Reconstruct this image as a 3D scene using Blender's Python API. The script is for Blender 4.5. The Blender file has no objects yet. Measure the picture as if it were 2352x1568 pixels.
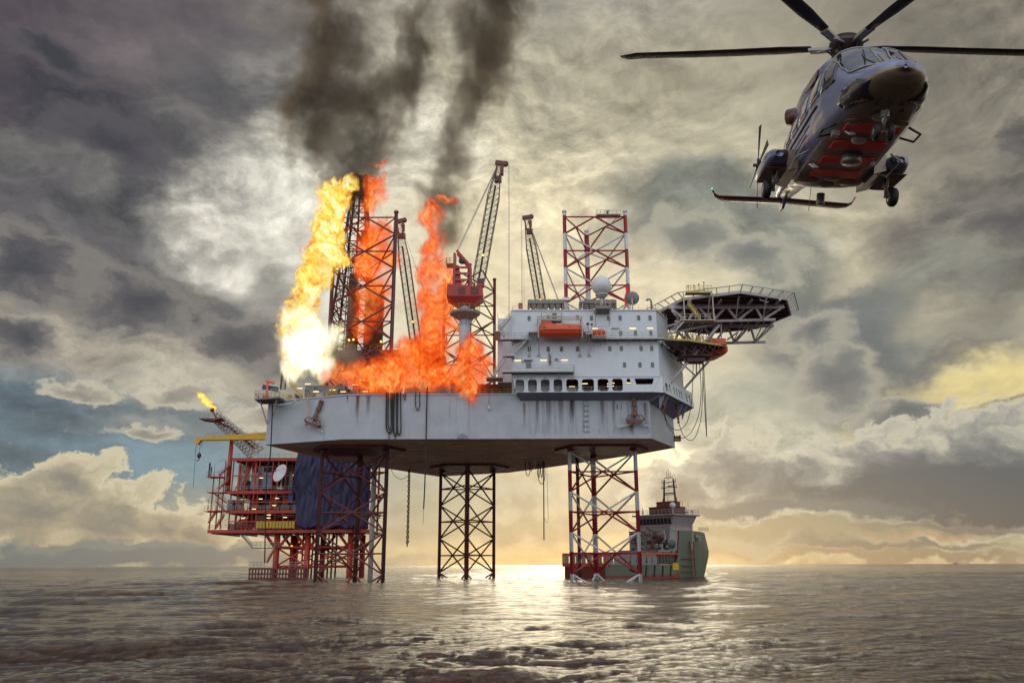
import bpy, bmesh, math, random
import numpy as np
from mathutils import Vector, Matrix
random.seed(7)
R_ = math.radians
scene = bpy.context.scene
COL = scene.collection

# ------------------------------------------------------------------ camera
CAM_H = 3.2                      # eye height above the sea, on a small boat
FOC = 1881.0                     # focal length in units of a 2352 px wide frame
PITCH = math.atan(513 / 1881.0)
ROLL = -0.003
cp, sp = math.cos(PITCH), math.sin(PITCH)
_X = Vector((1, 0, 0)); _F = Vector((0, cp, sp)); _U0 = Vector((0, -sp, cp))
_R = _X * math.cos(ROLL) + _U0 * math.sin(ROLL)
_U = _U0 * math.cos(ROLL) - _X * math.sin(ROLL)
camd = bpy.data.cameras.new('camera')
camd.sensor_width = 36.0
camd.lens = 36.0 * FOC / 2352.0
camd.clip_start = 0.2
camd.clip_end = 200000
cam = bpy.data.objects.new('camera', camd)
m = Matrix((_R, _U, -_F)).transposed().to_4x4()
m.translation = Vector((0, 0, CAM_H))
cam.matrix_world = m
COL.objects.link(cam)
scene.camera = cam

def ray(x, y):
    return _F + _R * ((x - 1176) / FOC) + _U * ((784 - y) / FOC)
def W(x, y, Y):                  # measured photo point at a known distance north
    d = ray(x, y)
    return Vector((0, 0, CAM_H)) + d * (Y / d.y)
def AE(x, y):                    # azimuth / elevation of a sky direction
    d = ray(x, y).normalized()
    return math.atan2(d.x, d.y), math.asin(d.z)

# ------------------------------------------------------------------ render settings
scene.view_settings.view_transform = 'Standard'
scene.view_settings.look = 'None'
scene.view_settings.exposure = 0.0
scene.view_settings.gamma = 1.0
scene.view_settings.use_curve_mapping = False
try:
    scene.cycles.use_denoising = True
    scene.cycles.volume_step_rate = 1.0
    scene.cycles.volume_max_steps = 256
    scene.cycles.volume_bounces = 1
    scene.cycles.max_bounces = 6
    scene.cycles.diffuse_bounces = 3
    scene.cycles.glossy_bounces = 3
    scene.cycles.transparent_max_bounces = 24
    scene.cycles.sample_clamp_indirect = 8.0
except Exception:
    pass

# ------------------------------------------------------------------ sun
SUN_AZ, SUN_EL = AE(1330, 700)[0], R_(13)
sl = bpy.data.lights.new('sun', 'SUN')
sl.energy = 0.5
sl.angle = R_(25)
sl.color = (1.0, 0.86, 0.62)
sun = bpy.data.objects.new('sun', sl)
sd = Vector((math.sin(SUN_AZ) * math.cos(SUN_EL), math.cos(SUN_AZ) * math.cos(SUN_EL), math.sin(SUN_EL)))
sun.rotation_euler = sd.to_track_quat('Z', 'Y').to_euler()
sun.location = (0, 0, 300)
COL.objects.link(sun)

def lin(c):
    return tuple((v / 255 / 12.92 if v / 255 < .04045 else ((v / 255 + .055) / 1.055) ** 2.4) for v in c)

# ------------------------------------------------------------------ world: cloudy evening sky
world = bpy.data.worlds.new('World')
scene.world = world
world.use_nodes = True
def build_world():
    nt = world.node_tree; N = nt.nodes; L = nt.links
    N.clear()
    def nd(t, **k):
        n = N.new(t)
        for a, b in k.items(): setattr(n, a, b)
        return n
    def math_(op, a, b=None, c=None):
        n = nd('ShaderNodeMath', operation=op)
        for i, v in enumerate((a, b, c)):
            if v is None: continue
            if hasattr(v, 'is_linked') or hasattr(v, 'links'): L.new(v, n.inputs[i])
            else: n.inputs[i].default_value = v
        return n.outputs[0]
    def mixc(fac, a, b):
        n = nd('ShaderNodeMix', data_type='RGBA')
        for idx, v in ((0, fac), (6, a), (7, b)):
            if hasattr(v, 'links'): L.new(v, n.inputs[idx])
            elif isinstance(v, (int, float)): n.inputs[idx].default_value = v
            else: n.inputs[idx].default_value = (*v, 1)
        return n.outputs[2]
    tc = nd('ShaderNodeTexCoord').outputs['Generated']
    sep = nd('ShaderNodeSeparateXYZ'); L.new(tc, sep.inputs[0])
    az = math_('ARCTAN2', sep.outputs[0], sep.outputs[1])
    el = math_('ARCSINE', sep.outputs[2])
    comb = nd('ShaderNodeCombineXYZ'); L.new(az, comb.inputs[0]); L.new(el, comb.inputs[1])
    P0 = comb.outputs[0]
    def noise(vec, scale, detail, rough=.55, sc=(1, 1, 1), col=False, off=(0, 0, 0), rot=0):
        mp = nd('ShaderNodeMapping'); mp.inputs['Scale'].default_value = sc; mp.inputs['Location'].default_value = off
        mp.inputs['Rotation'].default_value = (0, 0, rot)
        L.new(vec, mp.inputs[0])
        n = nd('ShaderNodeTexNoise'); n.noise_dimensions = '3D'
        n.inputs['Scale'].default_value = scale; n.inputs['Detail'].default_value = detail; n.inputs['Roughness'].default_value = rough
        L.new(mp.outputs[0], n.inputs['Vector'])
        return n.outputs['Color'] if col else n.outputs['Fac']
    def warp(vec, col, amt):
        s = nd('ShaderNodeVectorMath', operation='SUBTRACT'); L.new(col, s.inputs[0]); s.inputs[1].default_value = (.5, .5, .5)
        m_ = nd('ShaderNodeVectorMath', operation='MULTIPLY'); L.new(s.outputs[0], m_.inputs[0]); m_.inputs[1].default_value = (amt, amt, 0)
        a = nd('ShaderNodeVectorMath', operation='ADD'); L.new(vec, a.inputs[0]); L.new(m_.outputs[0], a.inputs[1])
        return a.outputs[0]
    big = noise(P0, 3.2, 2, .5, (1, 1.4, 1), True, (3.1, 1.7, 0))
    med = noise(P0, 9.0, 5, .6, (1, 1.6, 1), True, (7.3, 2.2, 0))
    PS = warp(warp(P0, big, .22), med, .11)          # soft cloud masses
    PC = warp(warp(P0, big, .05), med, .10)          # crisper cumulus
    nA = noise(P0, 7, 6, .6, (1, 1.8, 1), False, (1.1, 8.8, 0), -.35)
    nB = noise(PC, 24, 7, .62, (1, 1.5, 1), False, (4.4, 0.3, 0))
    nS = noise(PS, 5, 5, .55, (1, 6, 1), False, (0.4, 5.3, 0), .22)     # streaks
    PM = warp(warp(P0, big, .10), med, .05)
    nM = noise(PM, 12, 9, .66, (1, 1.7, 1), False, (2.4, 6.3, 0), -.25)
    PMo = nd('ShaderNodeVectorMath', operation='ADD'); L.new(PM, PMo.inputs[0]); PMo.inputs[1].default_value = (.008, .011, 0)
    nMo = noise(PMo.outputs[0], 12, 5, .6, (1, 1.7, 1), False, (2.4, 6.3, 0), -.25)
    relief = math_('SUBTRACT', nM, nMo)
    def blob(vec, x, y, rx, ry, rot=0):
        a, e = AE(x, y)
        mp = nd('ShaderNodeMapping', vector_type='TEXTURE')
        mp.inputs['Location'].default_value = (a, e, 0)
        mp.inputs['Rotation'].default_value = (0, 0, R_(rot))
        mp.inputs['Scale'].default_value = (rx / FOC, ry / FOC, 1)
        L.new(vec, mp.inputs[0])
        g = nd('ShaderNodeTexGradient', gradient_type='QUADRATIC_SPHERE'); L.new(mp.outputs[0], g.inputs[0])
        return g.outputs['Fac']
    def smooth(v, lo, hi, a=0., b=1.):
        n = nd('ShaderNodeMapRange', interpolation_type='SMOOTHSTEP')
        L.new(v, n.inputs[0])
        for i, q in enumerate((lo, hi, a, b)): n.inputs[i + 1].default_value = q
        return n.outputs[0]
    # vertical base
    ramp = nd('ShaderNodeValToRGB')
    cr = ramp.color_ramp
    stops = [(1296, (188, 174, 138)), (1230, (164, 158, 136)), (1120, (156, 157, 144)), (950, (185, 182, 160)),
             (700, (222, 210, 175)), (420, (205, 196, 166)), (150, (176, 168, 144)), (-300, (150, 150, 148)), (-1500, (170, 178, 190))]
    cr.elements[0].position = 0; cr.elements[0].color = (*lin(stops[0][1]), 1)
    cr.elements[1].position = 1; cr.elements[1].color = (*lin((185, 195, 210)), 1)
    for y, c in stops[1:]:
        e_ = cr.elements.new(min(.99, AE(1176, y)[1] / 1.6)); e_.color = (*lin(c), 1)
    L.new(math_('DIVIDE', el, 1.6), ramp.inputs[0])
    c = ramp.outputs[0]
    # (warp, x, y, rx, ry, rot, colour, gain)   soft masses first
    S = [
      (PS, 280, 120, 1100, 620, -8, (98, 88, 90), 2.2), (PS, 640, 330, 700, 420, -10, (98, 95, 92), 2.0),
      (PS, 60, 140, 420, 420, 0, (84, 72, 76), 1.3), (PS, 330, 60, 300, 160, 10, (120, 108, 108), .8),
      (PS, 250, 330, 480, 240, -32, (58, 54, 58), 1.9), (PS, 600, 200, 380, 200, -8, (84, 80, 80), 1.2),
      (PS, 470, 260, 420, 130, -20, (120, 112, 108), .7),
      (PS, 700, 120, 260, 130, -20, (150, 146, 138), .8),
      (PS, 90, 440, 340, 150, -20, (172, 168, 154), 1.6), (PS, 560, 610, 430, 300, -20, (228, 222, 206), 1.9),
      (PS, 880, 500, 460, 600, 0, (236, 230, 208), 1.8), (PS, 1170, 640, 560, 520, 0, (230, 216, 178), 1.4), (PS, 690, 620, 330, 420, 0, (236, 231, 214), 1.9),
      (PS, 300, 640, 820, 230, -26, (88, 84, 82), 2.8), (PS, 560, 775, 400, 190, -16, (72, 70, 74), 2.4), (PS, 60, 560, 300, 260, -30, (96, 90, 90), 1.5),
      (PS, 590, 640, 180, 120, 0, (150, 146, 136), 1.3), (PS, 20, 740, 260, 240, 0, (100, 92, 88), 1.2),
      (PS, 240, 800, 760, 210, -14, (168, 158, 140), 2.0), (PS, 180, 890, 500, 60, -4, (186, 178, 158), 1.3),
      (PS, 540, 930, 360, 160, 10, (172, 164, 144), 1.6),
      (PC, 180, 985, 760, 190, -3, (92, 108, 118), 2.6), (PC, 380, 1060, 420, 110, 0, (112, 138, 150), 1.6), (PC, 60, 950, 300, 50, 0, (84, 96, 108), 1.4),
      (PS, 300, 960, 260, 60, 4, (150, 150, 142), 1.0), (PS, 330, 870, 300, 90, 0, (190, 182, 160), .9),
      # right half
      (PS, 2250, 120, 760, 560, 0, (132, 124, 108), 1.6), (PS, 1500, 180, 600, 200, 10, (160, 152, 128), 1.0),
      (PS, 2200, 420, 620, 120, 14, (168, 160, 136), .9), (PS, 2330, 560, 420, 330, 10, (98, 92, 84), 2.0), (PS, 2160, 500, 300, 120, 0, (112, 104, 94), 1.1),
      (PS, 1640, 545, 430, 220, -14, (118, 122, 112), 2.8), (PS, 1760, 620, 330, 150, -24, (122, 124, 114), 1.6),
      (PS, 2080, 680, 620, 160, 12, (136, 134, 120), 1.6), (PS, 2100, 790, 700, 60, 14, (166, 158, 134), 1.1), (PS, 2200, 850, 500, 70, 12, (122, 116, 104), 1.4),
      (PC, 1930, 800, 320, 210, -30, (96, 102, 102), 2.6), (PC, 2030, 900, 330, 150, -26, (104, 104, 100), 2.4), (PC, 1900, 730, 170, 90, 10, (108, 112, 110), 1.8),
      (PC, 2290, 900, 420, 120, 10, (228, 208, 140), 2.4), (PC, 2290, 945, 360, 26, 6, (96, 92, 84), 1.2), (PC, 2320, 970, 240, 60, 0, (214, 196, 140), 1.2),
      (PS, 1720, 900, 380, 100, 0, (156, 158, 142), 1.3),
      (PS, 1520, 1040, 240, 120, 0, (252, 242, 196), 2.2),
      # between the legs and low down
      (PS, 1000, 1150, 400, 120, 0, (150, 148, 130), 1.2), (PS, 1260, 1130, 360, 90, -4, (196, 180, 146), 1.2), (PS, 1200, 1200, 420, 36, 0, (140, 134, 116), 1.2),
      (PS, 1250, 1275, 520, 76, 0, (204, 186, 134), 1.2), (PC, 1800, 1250, 500, 50, 0, (150, 146, 130), 1.4),
      (PS, 900, 1280, 420, 60, 0, (150, 150, 136), 1.2),
    ]
    for vec, x, y, rx, ry, rot, colr, gain in S:
        b = blob(vec, x, y, rx, ry, rot)
        f = math_('MULTIPLY_ADD', nA, .5, math_('MULTIPLY', b, gain))
        f = smooth(math_('MULTIPLY_ADD', nM, .35, f), .38, 1.35)
        c = mixc(math_('MULTIPLY', f, math_('MINIMUM', math_('MULTIPLY', b, 9.), 1.)), c, lin(colr))
    # texture of the soft layer
    t = math_('MULTIPLY_ADD', nA, .5, .72)
    patch = smooth(noise(P0, 2.6, 3, .5, (1, 1.3, 1), False, (9.1, 4.2, 0)), .38, .62, .25, 1.0)
    t = math_('MULTIPLY', t, math_('MULTIPLY_ADD', math_('MULTIPLY', math_('SUBTRACT', nM, .5), patch), 1.75, 1.0))
    t = math_('MULTIPLY', t, math_('MULTIPLY_ADD', math_('MULTIPLY', relief, patch), 1.6, 1.0))
    t = math_('MULTIPLY', t, math_('MULTIPLY_ADD', nS, .5, .75))
    tm = nd('ShaderNodeMix', data_type='RGBA', blend_type='MULTIPLY'); tm.inputs[0].default_value = 1
    L.new(c, tm.inputs[6])
    tcb = nd('ShaderNodeCombineColor'); [L.new(t, tcb.inputs[i]) for i in range(3)]
    L.new(tcb.outputs[0], tm.inputs[7])
    c = tm.outputs[2]
    # cumulus banks: crisp edge, lit rim, shaded belly
    def cumulus(c, blobs, rim, body, belly, soft=.10, k=.9):
        f = None
        for x, y, rx, ry in blobs:
            b = blob(PC, x, y, rx, ry)
            f = b if f is None else math_('MAXIMUM', f, b)
        g = math_('MULTIPLY_ADD', math_('SUBTRACT', nB, .5), k, f)
        m_ = smooth(g, .16, .16 + soft)
        shade = smooth(g, .2, .62)
        col = mixc(shade, rim, body)
        col = mixc(math_('MULTIPLY', smooth(g, .45, .95), .9), col, belly)
        gate = math_('MINIMUM', math_('MULTIPLY', f, 14.), 1.)
        return mixc(math_('MULTIPLY', m_, gate), c, col)
    c = cumulus(c, [(70, 590, 300, 150), (300, 670, 320, 170), (540, 775, 280, 150), (30, 760, 160, 140)], lin((150, 142, 130)), lin((94, 88, 87)), lin((58, 55, 60)), .34, .75)
    c = cumulus(c, [(240, 320, 300, 170), (120, 120, 260, 120)], lin((108, 99, 98)), lin((84, 78, 80)), lin((56, 52, 56)), .5, .9)
    c = cumulus(c, [(1590, 555, 250, 140), (1730, 610, 250, 120)], lin((186, 181, 158)), lin((128, 130, 121)), lin((98, 103, 100)), .30, .55)
    c = cumulus(c, [(1870, 760, 190, 120), (1930, 860, 220, 150), (2080, 945, 240, 90)], lin((176, 170, 150)), lin((112, 113, 110)), lin((80, 84, 87)), .26, .5)
    c = cumulus(c, [(2320, 520, 220, 160), (2180, 490, 150, 70), (2340, 330, 160, 120)], lin((150, 142, 126)), lin((112, 105, 96)), lin((84, 78, 74)), .5, 1.0)
    c = cumulus(c, [(420, 900, 200, 60), (170, 880, 180, 50), (600, 960, 160, 80), (330, 985, 130, 36)], lin((212, 203, 178)), lin((166, 158, 140)), lin((134, 128, 118)), .3, 1.2)
    c = cumulus(c, [(60, 1180, 330, 200), (240, 1190, 330, 170), (390, 1210, 220, 120), (130, 1110, 150, 120), (460, 1230, 200, 70)],
                lin((208, 196, 164)), lin((168, 156, 132)), lin((122, 118, 112)), .10, 1.15)
    c = cumulus(c, [(1680, 1080, 240, 180), (1820, 1120, 420, 160), (2060, 1090, 420, 200), (2300, 1080, 420, 240), (1560, 1120, 200, 130)],
                lin((196, 190, 168)), lin((134, 133, 129)), lin((80, 82, 90)), .12, 1.25)
    for vec, x, y, rx, ry, rot, colr, gain in [
      (PC, 2160, 1150, 520, 90, -3, (72, 74, 84), 1.8), (PC, 1700, 1175, 320, 44, -1, (86, 92, 100), 1.6), (PC, 1950, 1180, 300, 30, 0, (92, 96, 102), 1.0),
      (PC, 240, 1285, 700, 52, 0, (104, 114, 118), 2.4), (PC, 250, 1255, 560, 26, 0, (120, 126, 124), 1.2),
      (PC, 1950, 1225, 620, 34, 0, (142, 134, 114), 1.3), (PC, 2120, 1238, 240, 12, 0, (176, 136, 108), .8), (PC, 2200, 1212, 340, 20, 0, (110, 104, 100), 1.2),
      (PC, 2000, 1262, 560, 18, 0, (112, 112, 106), 1.2), (PC, 2060, 1284, 620, 22, 0, (140, 128, 110), 1.3), (PC, 1660, 1262, 260, 30, 0, (160, 156, 138), 1.2)]:
        b = blob(vec, x, y, rx, ry, rot)
        f = smooth(math_('MULTIPLY_ADD', nB, .7, math_('MULTIPLY', b, gain)), .42, 1.05)
        c = mixc(math_('MULTIPLY', f, math_('MINIMUM', math_('MULTIPLY', b, 9.), 1.)), c, lin(colr))
    # behind the viewer the cloud deck is thin and bright
    back = smooth(math_('MULTIPLY', sep.outputs[1], -1.), -.25, .5)
    c = mixc(math_('MULTIPLY', back, .9), c, mixc(nA, (1.05, 1.12, 1.22), (1.6, 1.66, 1.74)))
    # Nishita daylight showing through the gaps
    sky = nd('ShaderNodeTexSky'); sky.sky_type = 'NISHITA'; sky.sun_disc = False
    sky.sun_elevation = SUN_EL; sky.sun_rotation = SUN_AZ
    sc10 = nd('ShaderNodeVectorMath', operation='SCALE'); L.new(c, sc10.inputs[0]); sc10.inputs['Scale'].default_value = 10.0
    up = nd('ShaderNodeMath', operation='GREATER_THAN'); L.new(sep.outputs[2], up.inputs[0]); up.inputs[1].default_value = 0.0
    out_c = mixc(.08, sc10.outputs[0], sky.outputs[0])
    bg = nd('ShaderNodeBackground'); bg.inputs['Strength'].default_value = 0.1
    L.new(out_c, bg.inputs['Color'])
    o = nd('ShaderNodeOutputWorld'); L.new(bg.outputs[0], o.inputs['Surface'])
build_world()
world.cycles.sampling_method = 'MANUAL'
world.cycles.sample_map_resolution = 512

# ------------------------------------------------------------------ object helpers
def tag(o, label=None, cat=None, group=None, kind=None):
    if label: o['label'] = label
    if cat: o['category'] = cat
    if group: o['group'] = group
    if kind: o['kind'] = kind
    return o
def empty(name, loc=(0, 0, 0), label=None, cat=None, group=None):
    o = bpy.data.objects.new(name, None); COL.objects.link(o); o.location = loc
    o.empty_display_size = .5
    return tag(o, label, cat, group)
def copy_tree(o, parent=None):
    c = o.copy(); COL.objects.link(c); c.parent = parent
    for ch in list(o.children): copy_tree(ch, c)
    return c
def frame_to(d, up=Vector((0, 0, 1))):
    d = d.normalized()
    if abs(d.dot(up)) > .995: up = Vector((1, 0, 0))
    x = up.cross(d).normalized(); y = d.cross(x)
    return x, y, d

class MB:
    """collects shapes, then links them as ONE mesh object"""
    def __init__(s): s.v = []; s.f = []; s.m = []; s.mi = 0; s.sm = []
    def add(s, vs, fs, smooth=False):
        b = len(s.v); s.v += [tuple(v) for v in vs]
        for f in fs: s.f.append(tuple(i + b for i in f)); s.m.append(s.mi); s.sm.append(smooth)
        return s
    def box(s, c, d, rot=None):
        c = Vector(c); hx, hy, hz = d[0] / 2, d[1] / 2, d[2] / 2
        vs = [Vector((x, y, z)) for x in (-hx, hx) for y in (-hy, hy) for z in (-hz, hz)]
        if rot is not None: vs = [rot @ v for v in vs]
        return s.add([v + c for v in vs], [(0, 1, 3, 2), (4, 6, 7, 5), (0, 4, 5, 1), (2, 3, 7, 6), (0, 2, 6, 4), (1, 5, 7, 3)])
    def bx(s, x0, x1, y0, y1, z0, z1):
        return s.box(((x0 + x1) / 2, (y0 + y1) / 2, (z0 + z1) / 2), (abs(x1 - x0), abs(y1 - y0), abs(z1 - z0)))
    def beam(s, p, q, w, h=None, up=Vector((0, 0, 1))):
        p, q = Vector(p), Vector(q); h = h or w
        x, y, d = frame_to(q - p, up)
        vs = []
        for e in (p, q):
            for a, b in ((-1, -1), (1, -1), (1, 1), (-1, 1)): vs.append(e + x * a * w / 2 + y * b * h / 2)
        return s.add(vs, [(0, 3, 2, 1), (4, 5, 6, 7), (0, 1, 5, 4), (1, 2, 6, 5), (2, 3, 7, 6), (3, 0, 4, 7)])
    def bar(s, p, q, r, r2=None, n=6, cap=True):
        p, q = Vector(p), Vector(q); r2 = r if r2 is None else r2
        x, y, d = frame_to(q - p)
        vs = []
        for e, rr in ((p, r), (q, r2)):
            for i in range(n):
                a = 2 * math.pi * i / n; vs.append(e + x * math.cos(a) * rr + y * math.sin(a) * rr)
        fs = [(i, (i + 1) % n, n + (i + 1) % n, n + i) for i in range(n)]
        s.add(vs, fs, n > 6)
        if cap:
            b = len(s.v) - 2 * n
            s.f.append(tuple(b + i for i in reversed(range(n)))); s.m.append(s.mi); s.sm.append(False)
            s.f.append(tuple(b + n + i for i in range(n))); s.m.append(s.mi); s.sm.append(False)
        return s
    def tube(s, pts, r, n=6):
        pts = [Vector(p) for p in pts]; vs = []; m_ = len(pts)
        rs = r if isinstance(r, (list, tuple)) else [r] * m_
        x = None
        for i, p in enumerate(pts):
            d = (pts[min(i + 1, m_ - 1)] - pts[max(i - 1, 0)]).normalized()
            if x is None: x, y, _ = frame_to(d)
            else:
                x = (x - d * x.dot(d)).normalized(); y = d.cross(x)
            for k in range(n):
                a = 2 * math.pi * k / n; vs.append(p + (x * math.cos(a) + y * math.sin(a)) * rs[i])
        fs = [(i * n + k, i * n + (k + 1) % n, (i + 1) * n + (k + 1) % n, (i + 1) * n + k) for i in range(m_ - 1) for k in range(n)]
        fs.append(tuple(reversed(range(n)))); fs.append(tuple((m_ - 1) * n + k for k in range(n)))
        return s.add(vs, fs, True)
    def lathe(s, c, prof, n=24, axis=Vector((0, 0, 1)), smooth=True):
        c = Vector(c); x, y, d = frame_to(Vector(axis)); vs = []
        for r, h in prof:
            for i in range(n):
                a = 2 * math.pi * i / n; vs.append(c + d * h + (x * math.cos(a) + y * math.sin(a)) * r)
        fs = []
        for j in range(len(prof) - 1):
            for i in range(n): fs.append((j * n + i, j * n + (i + 1) % n, (j + 1) * n + (i + 1) % n, (j + 1) * n + i))
        if prof[0][0] > 1e-4: fs.append(tuple(reversed(range(n))))
        if prof[-1][0] > 1e-4: fs.append(tuple((len(prof) - 1) * n + i for i in range(n)))
        return s.add(vs, fs, smooth)
    def sphere(s, c, r, n=20, m_=12, sc=(1, 1, 1)):
        c = Vector(c); vs = []
        for j in range(m_ + 1):
            t = math.pi * j / m_
            for i in range(n):
                a = 2 * math.pi * i / n
                vs.append(c + Vector((math.sin(t) * math.cos(a) * r * sc[0], math.sin(t) * math.sin(a) * r * sc[1], math.cos(t) * r * sc[2])))
        fs = [(j * n + i, (j + 1) * n + i, (j + 1) * n + (i + 1) % n, j * n + (i + 1) % n) for j in range(m_) for i in range(n)]
        return s.add(vs, fs, True)
    def prism(s, poly, z0, z1):
        n = len(poly)
        vs = [(x, y, z0) for x, y in poly] + [(x, y, z1) for x, y in poly]
        fs = [tuple(reversed(range(n))), tuple(range(n, 2 * n))] + [(i, (i + 1) % n, n + (i + 1) % n, n + i) for i in range(n)]
        return s.add(vs, fs)
    def hexa(s, bot, top):        # polygon loft between two equal rings of 3D points
        n = len(bot)
        fs = [tuple(reversed(range(n))), tuple(range(n, 2 * n))] + [(i, (i + 1) % n, n + (i + 1) % n, n + i) for i in range(n)]
        return s.add(list(bot) + list(top), fs)
    def rail(s, pts, h=1.1, r=.035, step=1.5, mid=True, down=0):
        """handrail with stanchions along a polyline"""
        pts = [Vector(p) for p in pts]
        for a, b in zip(pts, pts[1:]):
            for k in ((h, h * .55) if mid else (h,)): s.bar(a + Vector((0, 0, k)), b + Vector((0, 0, k)), r, n=4, cap=False)
            n = max(1, round((b - a).length / step))
            for i in range(n + 1):
                p = a.lerp(b, i / n); s.bar(p - Vector((0, 0, down)), p + Vector((0, 0, h)), r, n=4, cap=False)
        return s
    def build(s, name, mats, parent=None, bevel=0, sub=0, mat_world=None):
        me = bpy.data.meshes.new(name)
        if mat_world is not None:
            s.v = [tuple(mat_world @ Vector(v)) for v in s.v]
        if parent is not None and not getattr(parent, '_abs', False):
            off = world_loc(parent)
            s.v = [(v[0] - off[0], v[1] - off[1], v[2] - off[2]) for v in s.v]
        me.from_pydata(s.v, [], s.f); me.update()
        for mt in (mats if isinstance(mats, (list, tuple)) else [mats]): me.materials.append(mt)
        me.polygons.foreach_set('material_index', s.m)
        me.polygons.foreach_set('use_smooth', s.sm)
        o = bpy.data.objects.new(name, me); COL.objects.link(o)
        if parent is not None: o.parent = parent
        if bevel:
            b = o.modifiers.new('bevel', 'BEVEL'); b.width = bevel; b.segments = 2; b.limit_method = 'ANGLE'
        if sub:
            b = o.modifiers.new('sub', 'SUBSURF'); b.levels = b.render_levels = sub
        return o
def world_loc(o):
    v = Vector((0, 0, 0))
    while o is not None: v += Vector(o.location); o = o.parent
    return v

# ------------------------------------------------------------------ materials
MATS = {}
def mat(name, col, rough=.5, metal=0., var=.12, vscale=1.5, streak=0., streak_col=(.12, .05, .025), bump=.0, emit=None, estr=0., coat=0., dirt=0., dirt_col=(.08, .07, .06), dscale=.35, sstretch=.06, sthr=.56):
    if name in MATS: return MATS[name]
    M = bpy.data.materials.new(name); M.use_nodes = True; MATS[name] = M
    nt = M.node_tree; N = nt.nodes; L = nt.links
    p = N['Principled BSDF']
    p.inputs['Roughness'].default_value = rough; p.inputs['Metallic'].default_value = metal
    p.inputs['Coat Weight'].default_value = coat
    geo = N.new('ShaderNodeTexCoord'); vec = geo.outputs['Object']
    def noise(sc, det, mp=None, off=0):
        v = vec
        q = N.new('ShaderNodeMapping'); q.inputs['Scale'].default_value = mp or (1, 1, 1); q.inputs['Location'].default_value = (off, off * .7, off * 1.3)
        L.new(v, q.inputs[0]); v = q.outputs[0]
        n = N.new('ShaderNodeTexNoise'); n.inputs['Scale'].default_value = sc; n.inputs['Detail'].default_value = det; n.inputs['Roughness'].default_value = .6
        L.new(v, n.inputs['Vector']); return n.outputs['Fac']
    def mr(v, a, b, c_, d):
        q = N.new('ShaderNodeMapRange'); L.new(v, q.inputs[0])
        for i, z in enumerate((a, b, c_, d)): q.inputs[i + 1].default_value = z
        return q.outputs[0]
    def mix(fac, a, b):
        q = N.new('ShaderNodeMix'); q.data_type = 'RGBA'
        L.new(fac, q.inputs[0])
        for i, z in ((6, a), (7, b)):
            if hasattr(z, 'links'): L.new(z, q.inputs[i])
            else: q.inputs[i].default_value = (*z, 1)
        return q.outputs[2]
    c = tuple(col)
    n1 = noise(vscale, 5)
    c1 = tuple(max(0, x * (1 - var)) for x in c); c2 = tuple(min(1, x * (1 + var)) for x in c)
    out = mix(mr(n1, .3, .7, 0, 1), c1, c2)
    if dirt:
        n2 = noise(dscale, 6, off=3)
        out = mix(mr(n2, .5, .75, 0, dirt), out, dirt_col)
    if streak:
        n3 = noise(1.0, 5, (1.1, 1.1, sstretch), off=9)
        out = mix(mr(n3, sthr, sthr + .16, 0, streak), out, streak_col)
    L.new(out, p.inputs['Base Color'])
    L.new(mr(n1, .25, .75, max(.02, rough - .08), min(1, rough + .1)), p.inputs['Roughness'])
    if bump:
        b = N.new('ShaderNodeBump'); b.inputs['Strength'].default_value = bump; b.inputs['Distance'].default_value = .05
        L.new(noise(vscale * 3, 4), b.inputs['Height']); L.new(b.outputs[0], p.inputs['Normal'])
    if emit:
        p.inputs['Emission Color'].default_value = (*emit, 1); p.inputs['Emission Strength'].default_value = estr
    return M
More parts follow.
